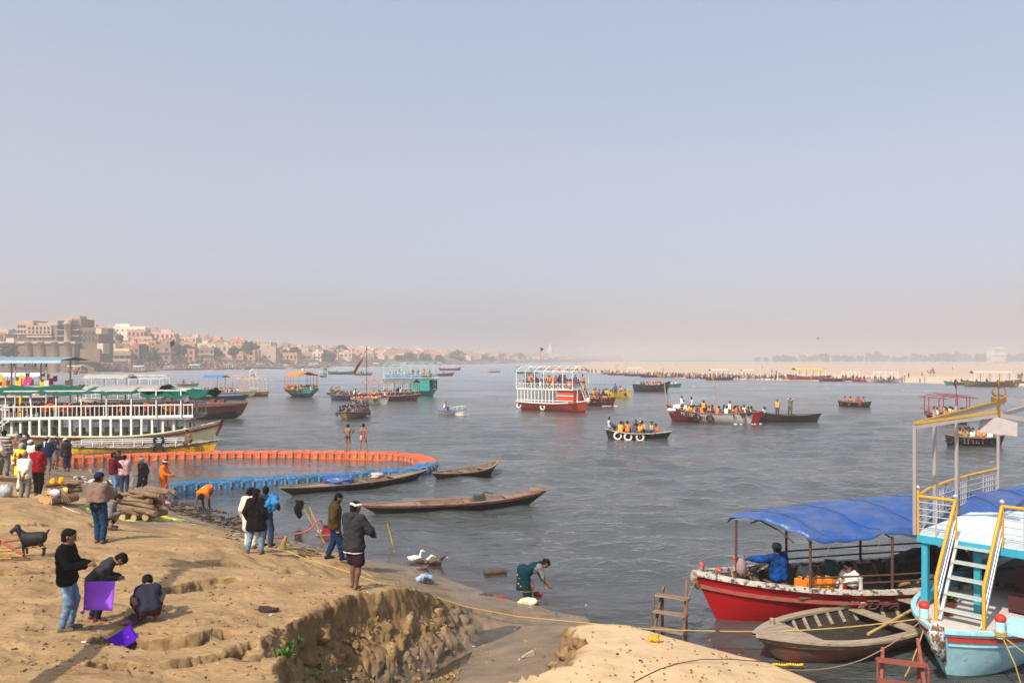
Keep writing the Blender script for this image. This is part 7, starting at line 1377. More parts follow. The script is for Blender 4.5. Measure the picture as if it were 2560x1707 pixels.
# red and white double-decker
def red_decker():
    p = P(1388,1028,0); r = empty('double_deck_boat', (p.x,p.y+1.5,0), R(-36), 'red and white double-deck boat with arched white roof hoops', 'boat'); H = Hull(9.4, 3.9, .95, bow=.35, stern=.1, draft=.35, pb=3.2, ps=4, tw=.7, rake=.12, full=.45, lift=.1); H.skin(r, [M_VERM, M_MAROON], [(.2,1),(1,0)], 26, 8); H.rail(r, M_WHITE, .12, .12); H.deck(r, M_DECKW, -.97, .97, -.05)
    dz = 2.55; b = MB(); b.box((-.3,0,dz), (8.0,3.7,.12)); b.build('upper_deck', M_WHITE, r)
    for s in (-1,1):
        for i in range(11): x = -4.1+i*.5; bar(r, M_WHITE, (x,s*1.72,.95), (x,s*1.76,dz), .05, 'window_post', True)
        b = MB(); b.box((2.5,s*1.55,1.75), (2.2,.08,1.55)); b.build('cabin_panel', M_VERM, r); bar(r, M_WHITE, (1.4,s*1.62,1.85), (3.6,s*1.62,1.85), .05, 'panel_trim', True); bar(r, M_WHITE, (-4.2,s*1.74,1.25), (3.6,s*1.66,1.25), .04, 'cabin_rail', True)
        balustrade(r, M_WHITE, (-4.3,s*1.82,dz+.06), (3.6,s*1.82,dz+.06), .62, 14, .018, cross=True)
    b = MB(); b.box((3.62,0,1.75), (.08,3.1,1.55)); b.build('cabin_front', M_VERM, r); b = MB(); b.box((3.68,.35,1.55), (.06,.7,1.3)); b.build('cabin_door', M_MAROON, r)
    for y in (-.9,.95): bar(r, M_WHITE, (3.7,y,1.0), (3.7,y,2.5), .05, 'front_trim', True)
    balustrade(r, M_WHITE, (3.62,-1.82,dz+.06), (3.62,1.82,dz+.06), .62, 8, .018, cross=True); balustrade(r, M_WHITE, (-4.3,-1.82,dz+.06), (-4.3,1.82,dz+.06), .62, 8, .018)
    stair(r, M_WHITE, M_WHITE, (4.3,.4,1.0), (3.65,.4,dz), .7, 5)
    for y in (.02,.78): bar(r, M_WHITE, [(4.35,y,1.0),(4.3,y,1.8),(3.7,y,3.3)], None, .03, 'hand_rail')
    xs = [-4.25+i*1.31 for i in range(7)]
    for s in (-1,1): posts(r, M_WHITE, [(x,s*1.82,dz) for x in xs], 2.05, .04, 'roof_post', True)
    frame_arches(r, M_WHITE, xs, 3.64, dz+2.05, .62, .05); bars_long(r, M_WHITE, xs[0], xs[-1], (-1.82,-.9,0,.9,1.82), dz+2.05, .62, 3.64, .03); bar(r, M_STEEL, (-2,0,dz+2.6), (-2,0,dz+5.0), .03, 'mast'); b = MB(); b.add([(-2,0,dz+5.0),(-1.6,.1,dz+4.7),(-2,0,dz+4.4)], [(0,1,2)]); b.build('pennant', cloth('maroon_flag'), r)
    for x in (-.4,1.2): roof_sheet(r, cloth('red_cloth_scrap', (.45,.06,.04)), x, x+.8, .9, dz+2.52, .1, 'roof_cloth', .02, 4, 4)
    for (x, s) in ((-4.4,-1),(-.6,-1)): tyre(r, H.point(H.tx(x), .6, s, .1), .28, (0,1,0), M_WRING, 'lifebuoy')
    b = MB(); b.lathe([(0,-.3),(.2,-.22),(.28,0),(.2,.25),(.08,.4),(0,.42)], (4.62,0,1.25), 10); b.build('bow_fender', mat('dirty_white_fender', (.55,.50,.42), .8, .2, 9), r)
    crew(r, rowspots(-3.9,3.3,9,(-1.4,-.5,.5,1.4)), 'passenger crowded on the upper deck under the white hoops', 'passengers of the red and white double-decker', [DARK,MAROON,ORANGE,AMBER,WHITE,BLUE,RED,(.12,.10,.08),DARK,(.10,.25,.25)], ('sit_a','sit_b','stand_a','stand_b','sit_c'), dz+.06, seed=41); crew(r, [(3.9,.4,1.9,'stand_a',YELLOW,2.0,'man in yellow on the stair of the red and white double-decker')], '', None)
red_decker()
r, H = loaded('dark red open boat lettered in white and packed with passengers', 1496, 1014, -18, 4.6, 2.3, .95, [M_MAROON, M_RED], [(.75,0),(1,1)], 8, (-.7,0,.7), 'passenger packed into the dark red lettered boat', [DARK,MAROON,ORANGE,WHITE,DARK,AMBER,(.2,.12,.1)], 42, rail=M_MAROON, foam=True, lift=.1, z=.45); p = H.point(-.1,.62,-1,.03); text_obj('painted_number', '39', .42, M_WHITE, r, Matrix.Translation(p) @ Matrix.Rotation(R(84), 4, 'X'))
crew(r, [(.6,.2,.55,'stand_a',DARK),(0.0,.5,.55,'stand_b',(.15,.16,.16)),(-.7,.5,.55,'stand_a',AMBER),(-.4,.3,.6,'stand_b',ORANGE)], 'passenger standing up in the dark red lettered boat', 'standing passengers of the dark red boat')
loaded('bright yellow boat carrying passengers in lime vests', 1543, 994, -22, 4.6, 1.9, .85, [M_YEL, mat('fresh_yellow', (.80,.52,.01), .45)], [(.01,0),(1,1)], 5, (-.5,.4), 'passenger in lime or orange vest in the yellow boat', [(.45,.60,.05),(.45,.6,.05),(.5,.62,.08),ORANGE,(.03,.03,.03)], 43, kinds=('sit_a','sit_b','stand_a'), rail=mat('fresh_yellow'), lift=.1, bow=.45, x0=-.9, x1=.7)
loaded('big black boat with high blunt end carrying orange-vested people', 1628, 979, -6, 7.0, 2.6, 1.25, [M_NAVY, wood('blue_black_hull', (.012,.02,.032), (.03,.035,.04), .6)], [(.1,0),(1,1)], 8, (-.7,.5), 'orange-vested passenger in the big black boat', [ORANGE,AMBER,ORANGE,PINK,DARK,AMBER], 44, bow=.75, tb=.35, lift=.1, z=.75, rail=M_DKW); crew(empty('mooring_post', P(1657,976,0)+Vector((0,0,-.1)), 0) if False else r, [(2.2,.2,1.35,'stand_a',(.03,.12,.42),0,'man in bright blue standing at the high end of the black boat')], '', None)
loaded('small teal boat just behind the high end of the black boat', 1681, 967, -10, 4.0, 1.6, .6, [M_TEAL], [(1,0)], 3, (0,), 'passenger in white in the small teal boat', [WHITE,DARK,WHITE], 45)
# the long red and white boat lettered MASTER
r, H = open_boat('long red and white boat lettered MASTER full of orange-vested people', 1784, 1056, -27, 9.4, 2.7, .95, [M_MAROON, mat('grubby_white', (.68,.62,.61), .6, .15, 4, col2=(.40,.30,.28), mixs=3, thr=.6), M_RED], [(1,1)], .30, .75, M_REDRAIL, (.4,.0), foam=True, lift=.08, rake=.16, rs=.14, full=.5, pb=2.8, ps=2.8)
hm = next(c_ for c_ in r.children if c_.name.startswith('hull')).data; ids = []
for pl in hm.polygons: x = pl.center.x; ids.append(0 if x < -1.3 else (1 if x < 3.6 else 2))
hm.polygons.foreach_set('material_index', ids); hm.update()
for i, ch in enumerate('MASTER'):
    t = -.60+.055*i; p = H.point(t, .66, -1, .02); d = (H.point(t+.03,.66,-1,.02)-H.point(t-.03,.66,-1,.02)).normalized(); u = (H.point(t,.8,-1,.02)-H.point(t,.52,-1,.02)).normalized(); n_ = d.cross(u); text_obj('painted_letter', ch, .46, M_WHITE, r, Matrix(((d.x,u.x,n_.x,p.x),(d.y,u.y,n_.y,p.y),(d.z,u.z,n_.z,p.z),(0,0,0,1))), .008)
for i, ch in enumerate('\u092e\u093e\u0928\u0938\u0930'):
    t = -.18+.05*i; p = H.point(t, .58, -1, .02); d = (H.point(t+.03,.58,-1,.02)-H.point(t-.03,.58,-1,.02)).normalized(); u = (H.point(t,.75,-1,.02)-H.point(t,.42,-1,.02)).normalized(); n_ = d.cross(u); text_obj('painted_letter', ch, .34, M_RED, r, Matrix(((d.x,u.x,n_.x,p.x),(d.y,u.y,n_.y,p.y),(d.z,u.z,n_.z,p.z),(0,0,0,1))), .008)
lump('white_sheet', 'white plastic sheet heaped on the high end of the MASTER boat', 'sheet', r.matrix_local @ Vector((-3.2,.3,1.15)), (1.3,.8,.45), cloth('white_sheet', (.70,.68,.66), rough=.5), 12)
for (x, y, tip, z1) in ((-4.5,0,-.5,5.2),(.6,-.2,-.7,4.6)): b = MB(); b.tube([(x,y,.4),(x+tip,y+.1,z1)], .045, 6); b.build('bamboo_mast', wood('bamboo_pole'), r)
tyre(r, H.point(-.28,.62,-1,.1), .3); tyre(r, H.point(-.02,.62,-1,.1), .28); tyre(r, Vector((4.75,-.2,.75)), .28, (1,0,0)); crew(r, rowspots(-3.4,3.8,10,(-.85,.1,.85)), 'orange-vested passenger sitting in the MASTER boat', 'passengers of the MASTER boat', [ORANGE,AMBER,ORANGE,AMBER,RED,WHITE,AMBER,MAROON,DARK], z=.55, seed=51)
crew(r, [(-2.2,.2,.75,'stand_a',WHITE,1.2,'man in white shirt and dark trousers standing in the MASTER boat'),(-1.2,.5,.9,'sit_b',MAROON,-1.2,'man in maroon shirt sitting high in the MASTER boat'),(1.6,-.3,.5,'stand_a',WHITE,2.6,'man in plain white standing amid vests in the MASTER boat'),(-3.2,.4,.9,'stand_b',WHITE,-.8,'figure wrapped in white on the sheet of the MASTER boat'),(-.9,-.3,.6,'stand_a',AMBER,.2,'man in amber vest with back turned in the MASTER boat')], '', None, seed=6)
# black boat with the two standing men
r, H = open_boat('long black motor boat carrying two men standing in vests', 1968, 1057, -9, 6.2, 2.0, .75, [M_TAR, M_DKW], [(.55,0),(1,1)], .18, .45, M_DKW, (.3,-.2), foam=True, lift=.1); crew(r, [(-.9,0,.62,'stand_a',AMBER,2.8,'man in amber vest standing in the long black motor boat'),(.3,.1,.62,'stand_c',(.12,.14,.05),2.6,'man in olive vest raising both hands in the black motor boat'),(-2.2,.1,.35,'sit_b',WHITE,-1.3,'boatman in white sitting at the stern of the black motor boat')], '', None, H=1.7); tyre(r, Vector((-3.15,0,.8)), .25, (1,0,0))
loaded('small dark rowing boat with five bright-clothed passengers', 2136, 1016, -62, 5.2, 2.2, .62, [M_TAR, M_DKW], [(.6,0),(1,1)], 3, (-.6,.5), 'bright-clothed passenger in the small dark rowing boat', [RED,AMBER,(.35,.28,.04),AMBER,PINK], 52, lift=.1)
# near rowing boat with white rings
r, H = open_boat('black rowing boat with three white lifebuoys on its side', 1596, 1098, -11, 5.0, 1.5, .50, [M_TAR, M_TARW], [(.8,0),(1,1)], .16, .26, M_PEEL, (.4,-.1,-.5), foam=True, lift=.1, rake=.2); life_ring(r, H, (-.62,-.30,.06), -1); rows_ = [(-2.15,0,.55,'sit_c',(.50,.55,.62),-1.2,'boatman in pale blue shirt at the stern of the rowing boat'),(-1.35,-.15,.20,'sit_b',AMBER,-.3,'passenger in orange shading her eyes in the lifebuoy boat'),(-.85,.2,.2,'sit_a',ORANGE,-.2),(-.35,-.2,.15,'sit_d',(.05,.04,.14),-1.0,'passenger in dark purple leaning in the lifebuoy boat'),(-.2,.3,.3,'sit_a',DARK,3.0,'dark-shirted passenger facing back in the lifebuoy boat'),(.15,-.25,.15,'sit_c',AMBER,2.8),(.35,.2,.25,'sit_b',AMBER,2.5),(1.05,0,.2,'sit_a',AMBER,2.2),(1.5,.05,.15,'sit_d',ORANGE,2.0)]
crew(r, rows_, 'orange-vested passenger seated in the rowing boat with lifebuoys', 'passengers of the lifebuoy boat', H=1.66)
# boats by the trident
r, H = canopy_boat('dark boat with empty red tube canopy frame', 2366, 1052, 96, 6.5, 3.2, .6, [M_TAR, M_MAROON], [(.6,0),(1,1)], mat('red_tube', (.30,.035,.03), .5), 1.7, None, True, .35, 4, .2, .15, w=.95, lift=.1); crew(r, rowspots(-2.4,1.2,4,(-.9,0,.9)), 'orange-vested passenger under the red tube frame', 'passengers under the red tube frame', [ORANGE,AMBER,ORANGE,WHITE], z=.3, seed=61); bar(r, mat('red_tube'), (-1.5,0,2.6), (-1.5,0,4.2), .03, 'mast'); b = MB(); b.grid([[(-1.5+.15*math.sin(4*v)+.25*u,.0,4.1-.9*v) for u in (0,1)] for v in (0,.33,.66,1)]); b.build('pennant', cloth('maroon_flag'), r)
r, H = loaded('dark rowing boat with tyre fenders passing behind the tour boat roof', 2437, 1113, -8, 4.0, 1.8, .62, [M_TAR, M_DKW], [(.6,0),(1,1)], 4, (-.4,.4), 'passenger in the dark boat with tyre fenders', [(.3,.22,.12),WHITE,ORANGE,RED,WHITE], 62, lift=.1); tyre(r, H.point(.55,.6,-1,.08), .22); tyre(r, H.point(-.9,.6,-1,.08), .22)
# covered boats lying beyond the green awning
r, H = canopy_boat('cream boat with blue canvas and peach roof frame beyond the barge', 570, 992, -4, 9.5, 3.0, .8, [M_TAN, M_CREAM], [(.4,0),(1,1)], mat('peach_frame', (.60,.32,.22), .5), 2.3, mat('blue_canvas', (.03,.16,.42), .6, .1), False, .35, 6, .3, .1, roofx=(0,.5), lift=.1); crew(r, rowspots(-4,2,6,(-.8,.4)), 'person under the blue canvas of the cream boat', 'people under the blue canvas', z=.4, seed=71)
r, H = loaded('long dark boat with bright blue cloth spread along its deck', 545, 999, 3, 9.2, 2.0, .6, [M_DKW, M_TAR], [(.6,0),(1,1)], 5, (-.4,.4), 'dark-clothed person on the boat with blue cloth', [DARK,WHITE,DARK,BLUE], 72, x0=-.95, x1=-.35, kinds=('sit_a','stand_a'), lift=.1); roof_sheet(r, M_BLUEB, -2.0, 4.0, 1.7, .7, .1, 'blue_cloth', .05)
r, H = canopy_boat('boat with bare pale yellow roof frame beside the blue cloth boat', 634, 989, -30, 7.5, 2.6, .7, [M_DKW, M_TAN], [(.5,0),(1,1)], mat('pale_yellow_frame', (.62,.50,.28), .5), 2.1, None, True, .4, 6, .2, .1, lift=.1)
r, H = canopy_boat('boat with white arched frame and grey awning behind the green awning', 330, 1012, 2, 15, 3.4, .9, [M_MAROON, M_WHITE], [(.5,0),(1,1)], M_WHITE, 2.6, mat('pale_grey_awning', (.34,.33,.30), .8, .15, 3), False, .5, 8, .5, .1, roofx=(0,.55), lift=.1); crew(r, rowspots(2,6.5,6,(-.9,.5)), 'person aboard the grey-awning boat by the ghat', 'people on the grey-awning boat', z=.5, seed=73, kinds=('stand_a','sit_a'))
r, H = canopy_boat('white-awning boat moored beyond the decorated boat', 40, 1000, 0, 14, 3.4, .9, [M_MAROON, M_WHITE], [(.5,0),(1,1)], M_WHITE, 2.6, mat('white_awning', (.72,.70,.68), .7), False, .5, 7, .3, .1, lift=.1)
r, H = canopy_boat('boat with pale yellow gabled frame and a red banner', 205, 975, -70, 8, 4.5, .9, [M_TAN], [(1,0)], mat('pale_yellow_frame'), 3.2, None, True, .9, 4, .3, .1, lift=.1); b = MB(); b.grid([[(4.2,-1.3+1.1*u+.5*v,3.2+1.5*v*u-.1) for u in (0,.5,1)] for v in (0,.5,1)]); b.build('red_banner', cloth('crimson_banner', (.30,.02,.03)), r)
r, H = canopy_boat('pale mint tall-framed ferry near the tip of the sand bank', 1318, 934, -30, 12, 5, 1.2, [M_TEAL], [(1,0)], mat('mint_frame'), 4.5, None, False, .6, 6, .3, .1, lift=.1)
lump('plastic_bag', 'sky blue plastic bag under the arm of the man in navy', 'bag', BAGPOS, (.15,.10,.19), cloth('sky_blue_plastic', (.02,.20,.48), .15, .5, rough=.35, col2=(.5,.6,.65), mixs=9, thr=.62), 21, rough=.55)
# ---------------------------------------------------------------- things on the bank
q4 = random.Random(23)
M_LOG = wood('log_bark', (.17,.105,.06), (.27,.19,.12), .54, stretch=(.6,4,4)); M_CUT = mat('cut_wood', (.42,.26,.12), .85, .2, 20); M_CHAR = mat('charcoal', (.018,.016,.015), .95, .4, 12, .6, 30); M_ASH = mat('wood_ash', (.48,.46,.44), .95, .2, 8, .6, 20)
def log(loc, L, r, rz, tilt, label, group, m=M_LOG):
    b = MB(); k = 5; pts = [Vector((-L/2+L*i/(k-1), q4.uniform(-.25,.25)*r*1.4, q4.uniform(-.2,.2)*r)) for i in range(k)]; rs = [r*q4.uniform(.82,1.12) for _ in range(k)]; b.tube(pts, rs, 8)
    for f in range(len(b.f)):
        if len(b.f[f]) == 8: b.m[f] = 1
    o = b.build('log', [m, M_CUT], None, loc); o.rotation_euler = (q4.uniform(0,6), tilt, rz); return tag(o, label, 'log', group)
# tall pyre of logs on the painted ground
c = G(338, 1297, .95); lay = [(1.7,.15,4),(1.75,.14,5),(1.7,.13,5),(1.55,.12,5),(1.3,.11,4),(1.0,.09,3)]; z = c.z+.06
for i, (L, r, n) in enumerate(lay):
    for k in range(n):
        cross = (i == 0); off = (k-(n-1)/2)*(.27 if not cross else .4)
        if cross: log((c.x+off, c.y+.1, z+.06), .95, r*.75, R(78)+q4.uniform(-.2,.2), 0, 'thick log laid crosswise under the tall funeral pyre', 'cross logs of the tall pyre')
        else: log((c.x+q4.uniform(-.2,.2), c.y+.12+off*.55, z+q4.uniform(-.02,.03)), L*q4.uniform(.6,1), r*q4.uniform(.5,.75), q4.uniform(-.5,.4), q4.uniform(-.16,.16), 'rough log stacked lengthwise in the tall funeral pyre', 'stacked logs of the tall pyre')
    z += r*.98 if i else .18
for k in range(5): log((c.x+.3+.1*k, c.y-.1+.1*k, z+.02*k), q4.uniform(.9,1.3), .075, R(-12)+q4.uniform(-.3,.3), .1, 'crooked branch lying loose on top of the tall pyre', 'branches topping the tall pyre')
# low heap of thick logs behind it
c = G(132, 1258, 1.3)
for (dx, dy, dz, L, r, a) in ((0,0,.17,1.1,.17,70),(.33,-.15,.17,1.0,.18,62),(-.35,.1,.16,1.0,.15,80),(.1,.1,.46,1.1,.14,66),(-.25,.2,.42,1.0,.13,74),(.35,.15,.45,.9,.12,50),(.05,.3,.70,1.2,.11,20),(.2,.25,.74,1.2,.08,-10),(-.1,.3,.80,1.1,.07,12),(.3,.4,.78,1.0,.06,5)): log((c.x+dx*.72, c.y+.3+dy*.72, c.z+dz*.74), L*.8, r*.78, R(a), 0, 'thick sawn log in the low heap with coloured bundles', 'logs of the low heap')
lump('cloth_bundle', 'pale lilac bundle tucked into the low log heap', 'bundle', c+Vector((.1,-.06,.32)), (.17,.1,.11), cloth('lilac_cloth', (.60,.48,.56)), 2); lump('marigold_bundle', 'orange marigold bundle on the low log heap', 'flowers', c+Vector((-.1,.2,.64)), (.09,.08,.1), C_SAFF, 3); lump('marigold_bundle', 'second orange marigold bundle beside the yellow paper', 'flowers', c+Vector((.16,.2,.66)), (.08,.08,.12), C_SAFF, 4)
b = MB(); b.grid([[(.0+.15*u, 0, .2-.22*v) for u in (0,1)] for v in (0,1)]); o = b.build('paper_packet', cloth('yellow_paper', (.70,.48,.12)), None, c+Vector((.34,-.05,.30))); o.modifiers.new('thickness', 'SOLIDIFY').thickness = .01; tag(o, 'yellow paper packet leaning on the low log heap', 'packet')
for k in range(4): b = MB(); b.tube([(0,0,.38),(.12+.06*k,-.2,.1),(.25+.1*k,-.38-.04*k,.02)], .008, 5); tag(b.build('straw_rope', M_ROPED, None, c+Vector((.3,-.05,.1))), 'straw rope end trailing from the low log heap', 'rope', 'straw ropes of the log heap')
# ash and embers, charred litter at the waterline
def scatter(name, label, n, fn, mats, seed, kind='stuff', cat='debris', jit=0):
    q = random.Random(seed); b = MB()
    for i in range(n):
        x, y, L, w, a, mi = fn(q); z = max(hz(x, y), .0)+w*.4; M = Matrix.Rotation(a, 3, 'Z') @ Matrix.Rotation(q.uniform(-.25,.25), 3, 'Y') @ Matrix.Rotation(q.uniform(0,1), 3, 'X'); b.box((x, y, z), (L, w, w*q.uniform(.3,.9)), M=M, mi=mi)
        if jit: b.v[-8:] = [(vx+q.uniform(-jit,jit)*L, vy+q.uniform(-jit,jit)*L, vz+q.uniform(-jit,jit)*L) for vx, vy, vz in b.v[-8:]]
    return tag(b.build(name, mats), label, cat, None, kind)
def area(px0, px1, py0, py1, sl=0.0, L=(.05,.3), w=(.01,.04), nm=3):
    def f(q): px = q.uniform(px0, px1); p = P(px, py0+(py1-py0)*q.random()+sl*(px-px0)/(px1-px0), .3); z = max(hz(p.x, p.y), 0); p = P(px, HY+(CZ-.3)*F/p.y, z); return p.x, p.y, q.uniform(*L), q.uniform(*w), q.uniform(0,3.1), q.randrange(nm)
    return f
MST = [mat('straw', (.46,.33,.15), .9, .2, 20), M_CHAR, wood('driftwood', (.16,.10,.06), (.08,.05,.03), .5)]
scatter('charred_litter', 'charred sticks and cinders along the waterline by the pyres', 420, area(420, 620, 1244, 1282, 48, (.08,.42), (.012,.05)), [M_CHAR, MST[2], M_CHAR], 1); scatter('shore_litter', 'straw and rubbish washed up along the shore', 260, area(560, 900, 1325, 1365, 55, (.04,.3), (.01,.03)), [MST[2], MST[0], M_CHAR], 2)
scatter('ash_heap', 'white ash and burnt brick bits of an old pyre', 90, area(185, 285, 1194, 1218, 8, (.06,.2), (.04,.1)), [M_ASH, M_ASH, M_CHAR], 3)
c = G(235, 1212, .6)
for k in range(9): lump('burnt_stone', 'greyish burnt stone on the heap of ash', 'stone', c+Vector((q4.uniform(-.8,.8), q4.uniform(-.3,.5), .08)), (q4.uniform(.1,.2),q4.uniform(.1,.16),q4.uniform(.08,.15)), M_ASH if k % 3 else M_CHAR, k, 10, 7, .3, group='stones of the ash heap')
LIT = [cloth('litter_white', (.55,.52,.47)), cloth('litter_pink', (.42,.25,.20)), cloth('litter_dark', (.06,.045,.04)), cloth('litter_dark'), cloth('litter_tan', (.42,.29,.15)), cloth('litter_tan'), MST[0], cloth('litter_tan')]; cloth('litter_red', (.35,.05,.05))
def anywhere(q):
    while True:
        px = q.uniform(0, 1900); py = q.uniform(1330, 1700); p = P(px, py, 1.0)
        z = hz(p.x, p.y)
        if z > .08: p2 = P(px, py, z); return p2.x, p2.y, q.uniform(.02,.08), q.uniform(.008,.03), q.uniform(0,3.1), q.randrange(8)
scatter('litter', 'scraps of paper, plastic and straw strewn over the bank', 150, anywhere, LIT, 5)
def clodfn(q):
    while True:
        px = q.uniform(560, 1150); py = q.uniform(1490, 1705); p = P(px, py, .9); z = hz(p.x, p.y)
        if .05 < z < 1.75 and sdist(CUT, np.array([p.x]), np.array([p.y]))[0] > .18: return p.x, p.y, q.uniform(.02,.10)*q.uniform(.4,1), q.uniform(.03,.10), q.uniform(0,3.1), 0
scatter('clods', 'crumbled clods of earth on the side of the creek', 480, clodfn, [MGROUND], 8, jit=.22)
def peb(q):
    while True:
        px = q.uniform(0, 1900); py = q.uniform(1280, 1705); p = P(px, py, 1.3); z = hz(p.x, p.y)
        if z > .5: p = P(px, py, z); return p.x, p.y, q.uniform(.015,.05), q.uniform(.01,.035), q.uniform(0,3.1), 0
scatter('crumbs_of_silt', 'crumbs of dried silt lying on the bank', 900, peb, [MGROUND], 9, jit=.2)
# the powder drawing under the pyre and chalk lines
def drape(name, label, m, pts, w, cat, dz=.008):
    b = MB(); rows = []; P2 = [Vector((p.x, p.y, 0)) for p in pts]
    for i in range(len(P2)-1):
        for k in range(8): t = k/8; a = P2[i].lerp(P2[i+1], t); d = (P2[i+1]-P2[i]).normalized(); n = Vector((-d.y, d.x, 0))*w/2*(.6+.5*abs(math.sin(i*3+k*1.3))); rows.append([(*(a-n)[:2], hz(*(a-n)[:2])+dz), (*(a+n)[:2], hz(*(a+n)[:2])+dz)])
    b.grid(rows); return tag(b.build(name, m), label, cat)
def rangoli():
    m = bpy.data.materials.new('rangoli_powder'); m.use_nodes = True; t = m.node_tree; N = t.nodes; L = t.links; bs = N['Principled BSDF']; bs.inputs['Roughness'].default_value = .95
    uv = N.new('ShaderNodeAttribute'); uv.attribute_name = 'pol'; s = N.new('ShaderNodeSeparateXYZ'); L.new(uv.outputs['Vector'], s.inputs[0])
    no = N.new('ShaderNodeTexNoise'); no.inputs['Scale'].default_value = 5; no.inputs['Detail'].default_value = 5; ad = N.new('ShaderNodeMath'); ad.operation = 'MULTIPLY_ADD'; ad.inputs[1].default_value = .16; L.new(no.outputs[0], ad.inputs[0]); L.new(s.outputs[0], ad.inputs[2])
    r = N.new('ShaderNodeValToRGB'); r.color_ramp.interpolation = 'CONSTANT'; e = r.color_ramp.elements; Y_, G_, W_, R_ = (.72,.58,.03), (.10,.36,.06), (.72,.70,.62), (.50,.03,.02)
    cs = [(0,Y_),(.42,G_),(.48,R_),(.56,Y_),(.68,G_),(.72,W_),(.77,Y_),(.90,G_),(.99,W_)]
    while len(e) < len(cs): e.new(.5)
    for el, (p_, c_) in zip(e, cs): el.position = p_; el.color = (*c_,1)
    L.new(ad.outputs[0], r.inputs[0]); n2 = N.new('ShaderNodeTexNoise'); n2.inputs['Scale'].default_value = 6; n2.inputs['Detail'].default_value = 8; mr = N.new('ShaderNodeMapRange'); mr.inputs[1].default_value = .54; mr.inputs[2].default_value = .62; L.new(n2.outputs[0], mr.inputs[0]); mx = N.new('ShaderNodeMix'); mx.data_type = 'RGBA'; L.new(mr.outputs[0], mx.inputs[0]); L.new(r.outputs[0], mx.inputs[6]); mx.inputs[7].default_value = (.30,.28,.05,1); L.new(mx.outputs[2], bs.inputs['Base Color'])
    c = G(340, 1290, .95); e1 = G(472, 1302, .75); rx = (e1-c).length*.98; ry = 1.05; V = []; A = []; Q = []; nr, na = 14, 64; d = Vector((e1.x-c.x, e1.y-c.y, 0)).normalized(); n = Vector((-d.y, d.x, 0))
    for i in range(nr):
        for j in range(na): q = (i+.3)/nr*(1+.03*math.sin(9*2*math.pi*j/na)); a = 2*math.pi*j/na; p = Vector((c.x,c.y,0))+d*rx*q*math.cos(a)+n*ry*q*math.sin(a); V.append((p.x, p.y, hz(p.x, p.y)+.012)); A.append((q*.98, a/6.28, 0))
    for i in range(nr-1):
        for j in range(na): Q.append((i*na+j, i*na+(j+1)%na, (i+1)*na+(j+1)%na, (i+1)*na+j))
    me = mesh_np('rangoli', V, Q, [m]); at_ = me.attributes.new('pol', 'FLOAT_VECTOR', 'POINT'); at_.data.foreach_set('vector', np.array(A, np.float32).ravel()); tag(place('rangoli', me), 'yellow, green and red powder drawing spread around the tall pyre', 'powder drawing')
rangoli(); M_CHALK = mat('chalk_powder', (.62,.60,.56), .95, .2, 12)
drape('chalk_line', 'white powder line running from the low log heap', M_CHALK, [G(138,1256,1.3),G(165,1270,1.25),G(205,1285,1.2)], .05, 'powder line'); drape('chalk_line', 'white powder line beyond the bright drawing toward the river', M_CHALK, [G(400,1275,.8),G(450,1290,.7),G(520,1310,.6)], .04, 'powder line'); drape('chalk_line', 'white powder line along the near edge of the bright drawing', M_CHALK, [G(385,1308,.85),G(470,1312,.75),G(548,1316,.6)], .035, 'powder line')
# pink cloth between worker and pyre
b = MB(); a0 = PD(420,1208,G(408,1246).y); rows = [[a0+Vector((-.55*v*u*1.3+.45*v*(u-.35), .15*math.sin(5*u)-.1*v, -.95*v+.12*math.sin(4*u+2*v)*v)) for u in (0,.2,.4,.6,.8,1)] for v in (0,.2,.4,.6,.8,1)]; b.grid(rows); o = b.build('pink_cloth', cloth('sheer_pink', (.72,.34,.46), rough=.6)); o.modifiers.new('thickness', 'SOLIDIFY').thickness = .006; tag(o, 'sheer pink cloth hanging from the hands of the turbaned worker', 'cloth'); lump('pink_bundle', 'crumpled pink cloth lying at the foot of the tall pyre', 'cloth', G(402,1262,.5)+Vector((0,0,.05)), (.35,.2,.10), cloth('sheer_pink'), 7)
# goat
def goat():
    p = G(80, 1390, 1.75); S = SDF(.016); S.cone((-.32,0,.53),(.22,0,.54),.165,.16,.08); S.cone((-.12,0,.46),(.12,0,.45),.17,.16,.08); S.cone((.26,0,.58),(.46,0,.80),.13,.075,.07); S.cone((.46,0,.85),(.66,0,.74),.075,.045,.04); S.cone((.42,0,.86),(.48,0,.89),.06,.055,.03); S.cone((.62,0,.70),(.62,0,.62),.02,.01,.02); S.cone((-.44,0,.62),(-.54,0,.74),.04,.03,.02); S.cone((-.32,0,.50),(-.36,0,.56),.12,.08,.05)
    for s in (-1,1):
        S.cone((.42,s*.07,.87),(.37,s*.12,.68),.03,.035,.015); x = .20+.03*s; S.cone((x,s*.075,.50),(x+.02,s*.075,.26),.085,.045,.04); S.cone((x+.02,s*.075,.26),(x,s*.075,.03),.042,.036,.02); S.cone((x,s*.075,.03),(x+.035,s*.075,.02),.028,.026,.01)
        x = -.33-.03*s; S.cone((x,s*.08,.50),(x+.07,s*.08,.34),.085,.05,.05); S.cone((x+.07,s*.08,.34),(x-.06,s*.08,.21),.062,.045,.03); S.cone((x-.06,s*.08,.21),(x-.03,s*.08,.03),.042,.036,.02); S.cone((x-.03,s*.08,.03),(x+.005,s*.08,.02),.027,.026,.01)
    V, Q = S.mesh(); o = place('goat', mesh_np('goat', V*np.array([.60,.66,.74]), Q, [mat('black_goat_coat', (.007,.006,.006), .6, .25, 30, .4, 120)])); o.location = p; o.rotation_euler = (0,0,R(196)); tag(o, 'black goat standing on the bank with raised tail', 'goat')
goat()
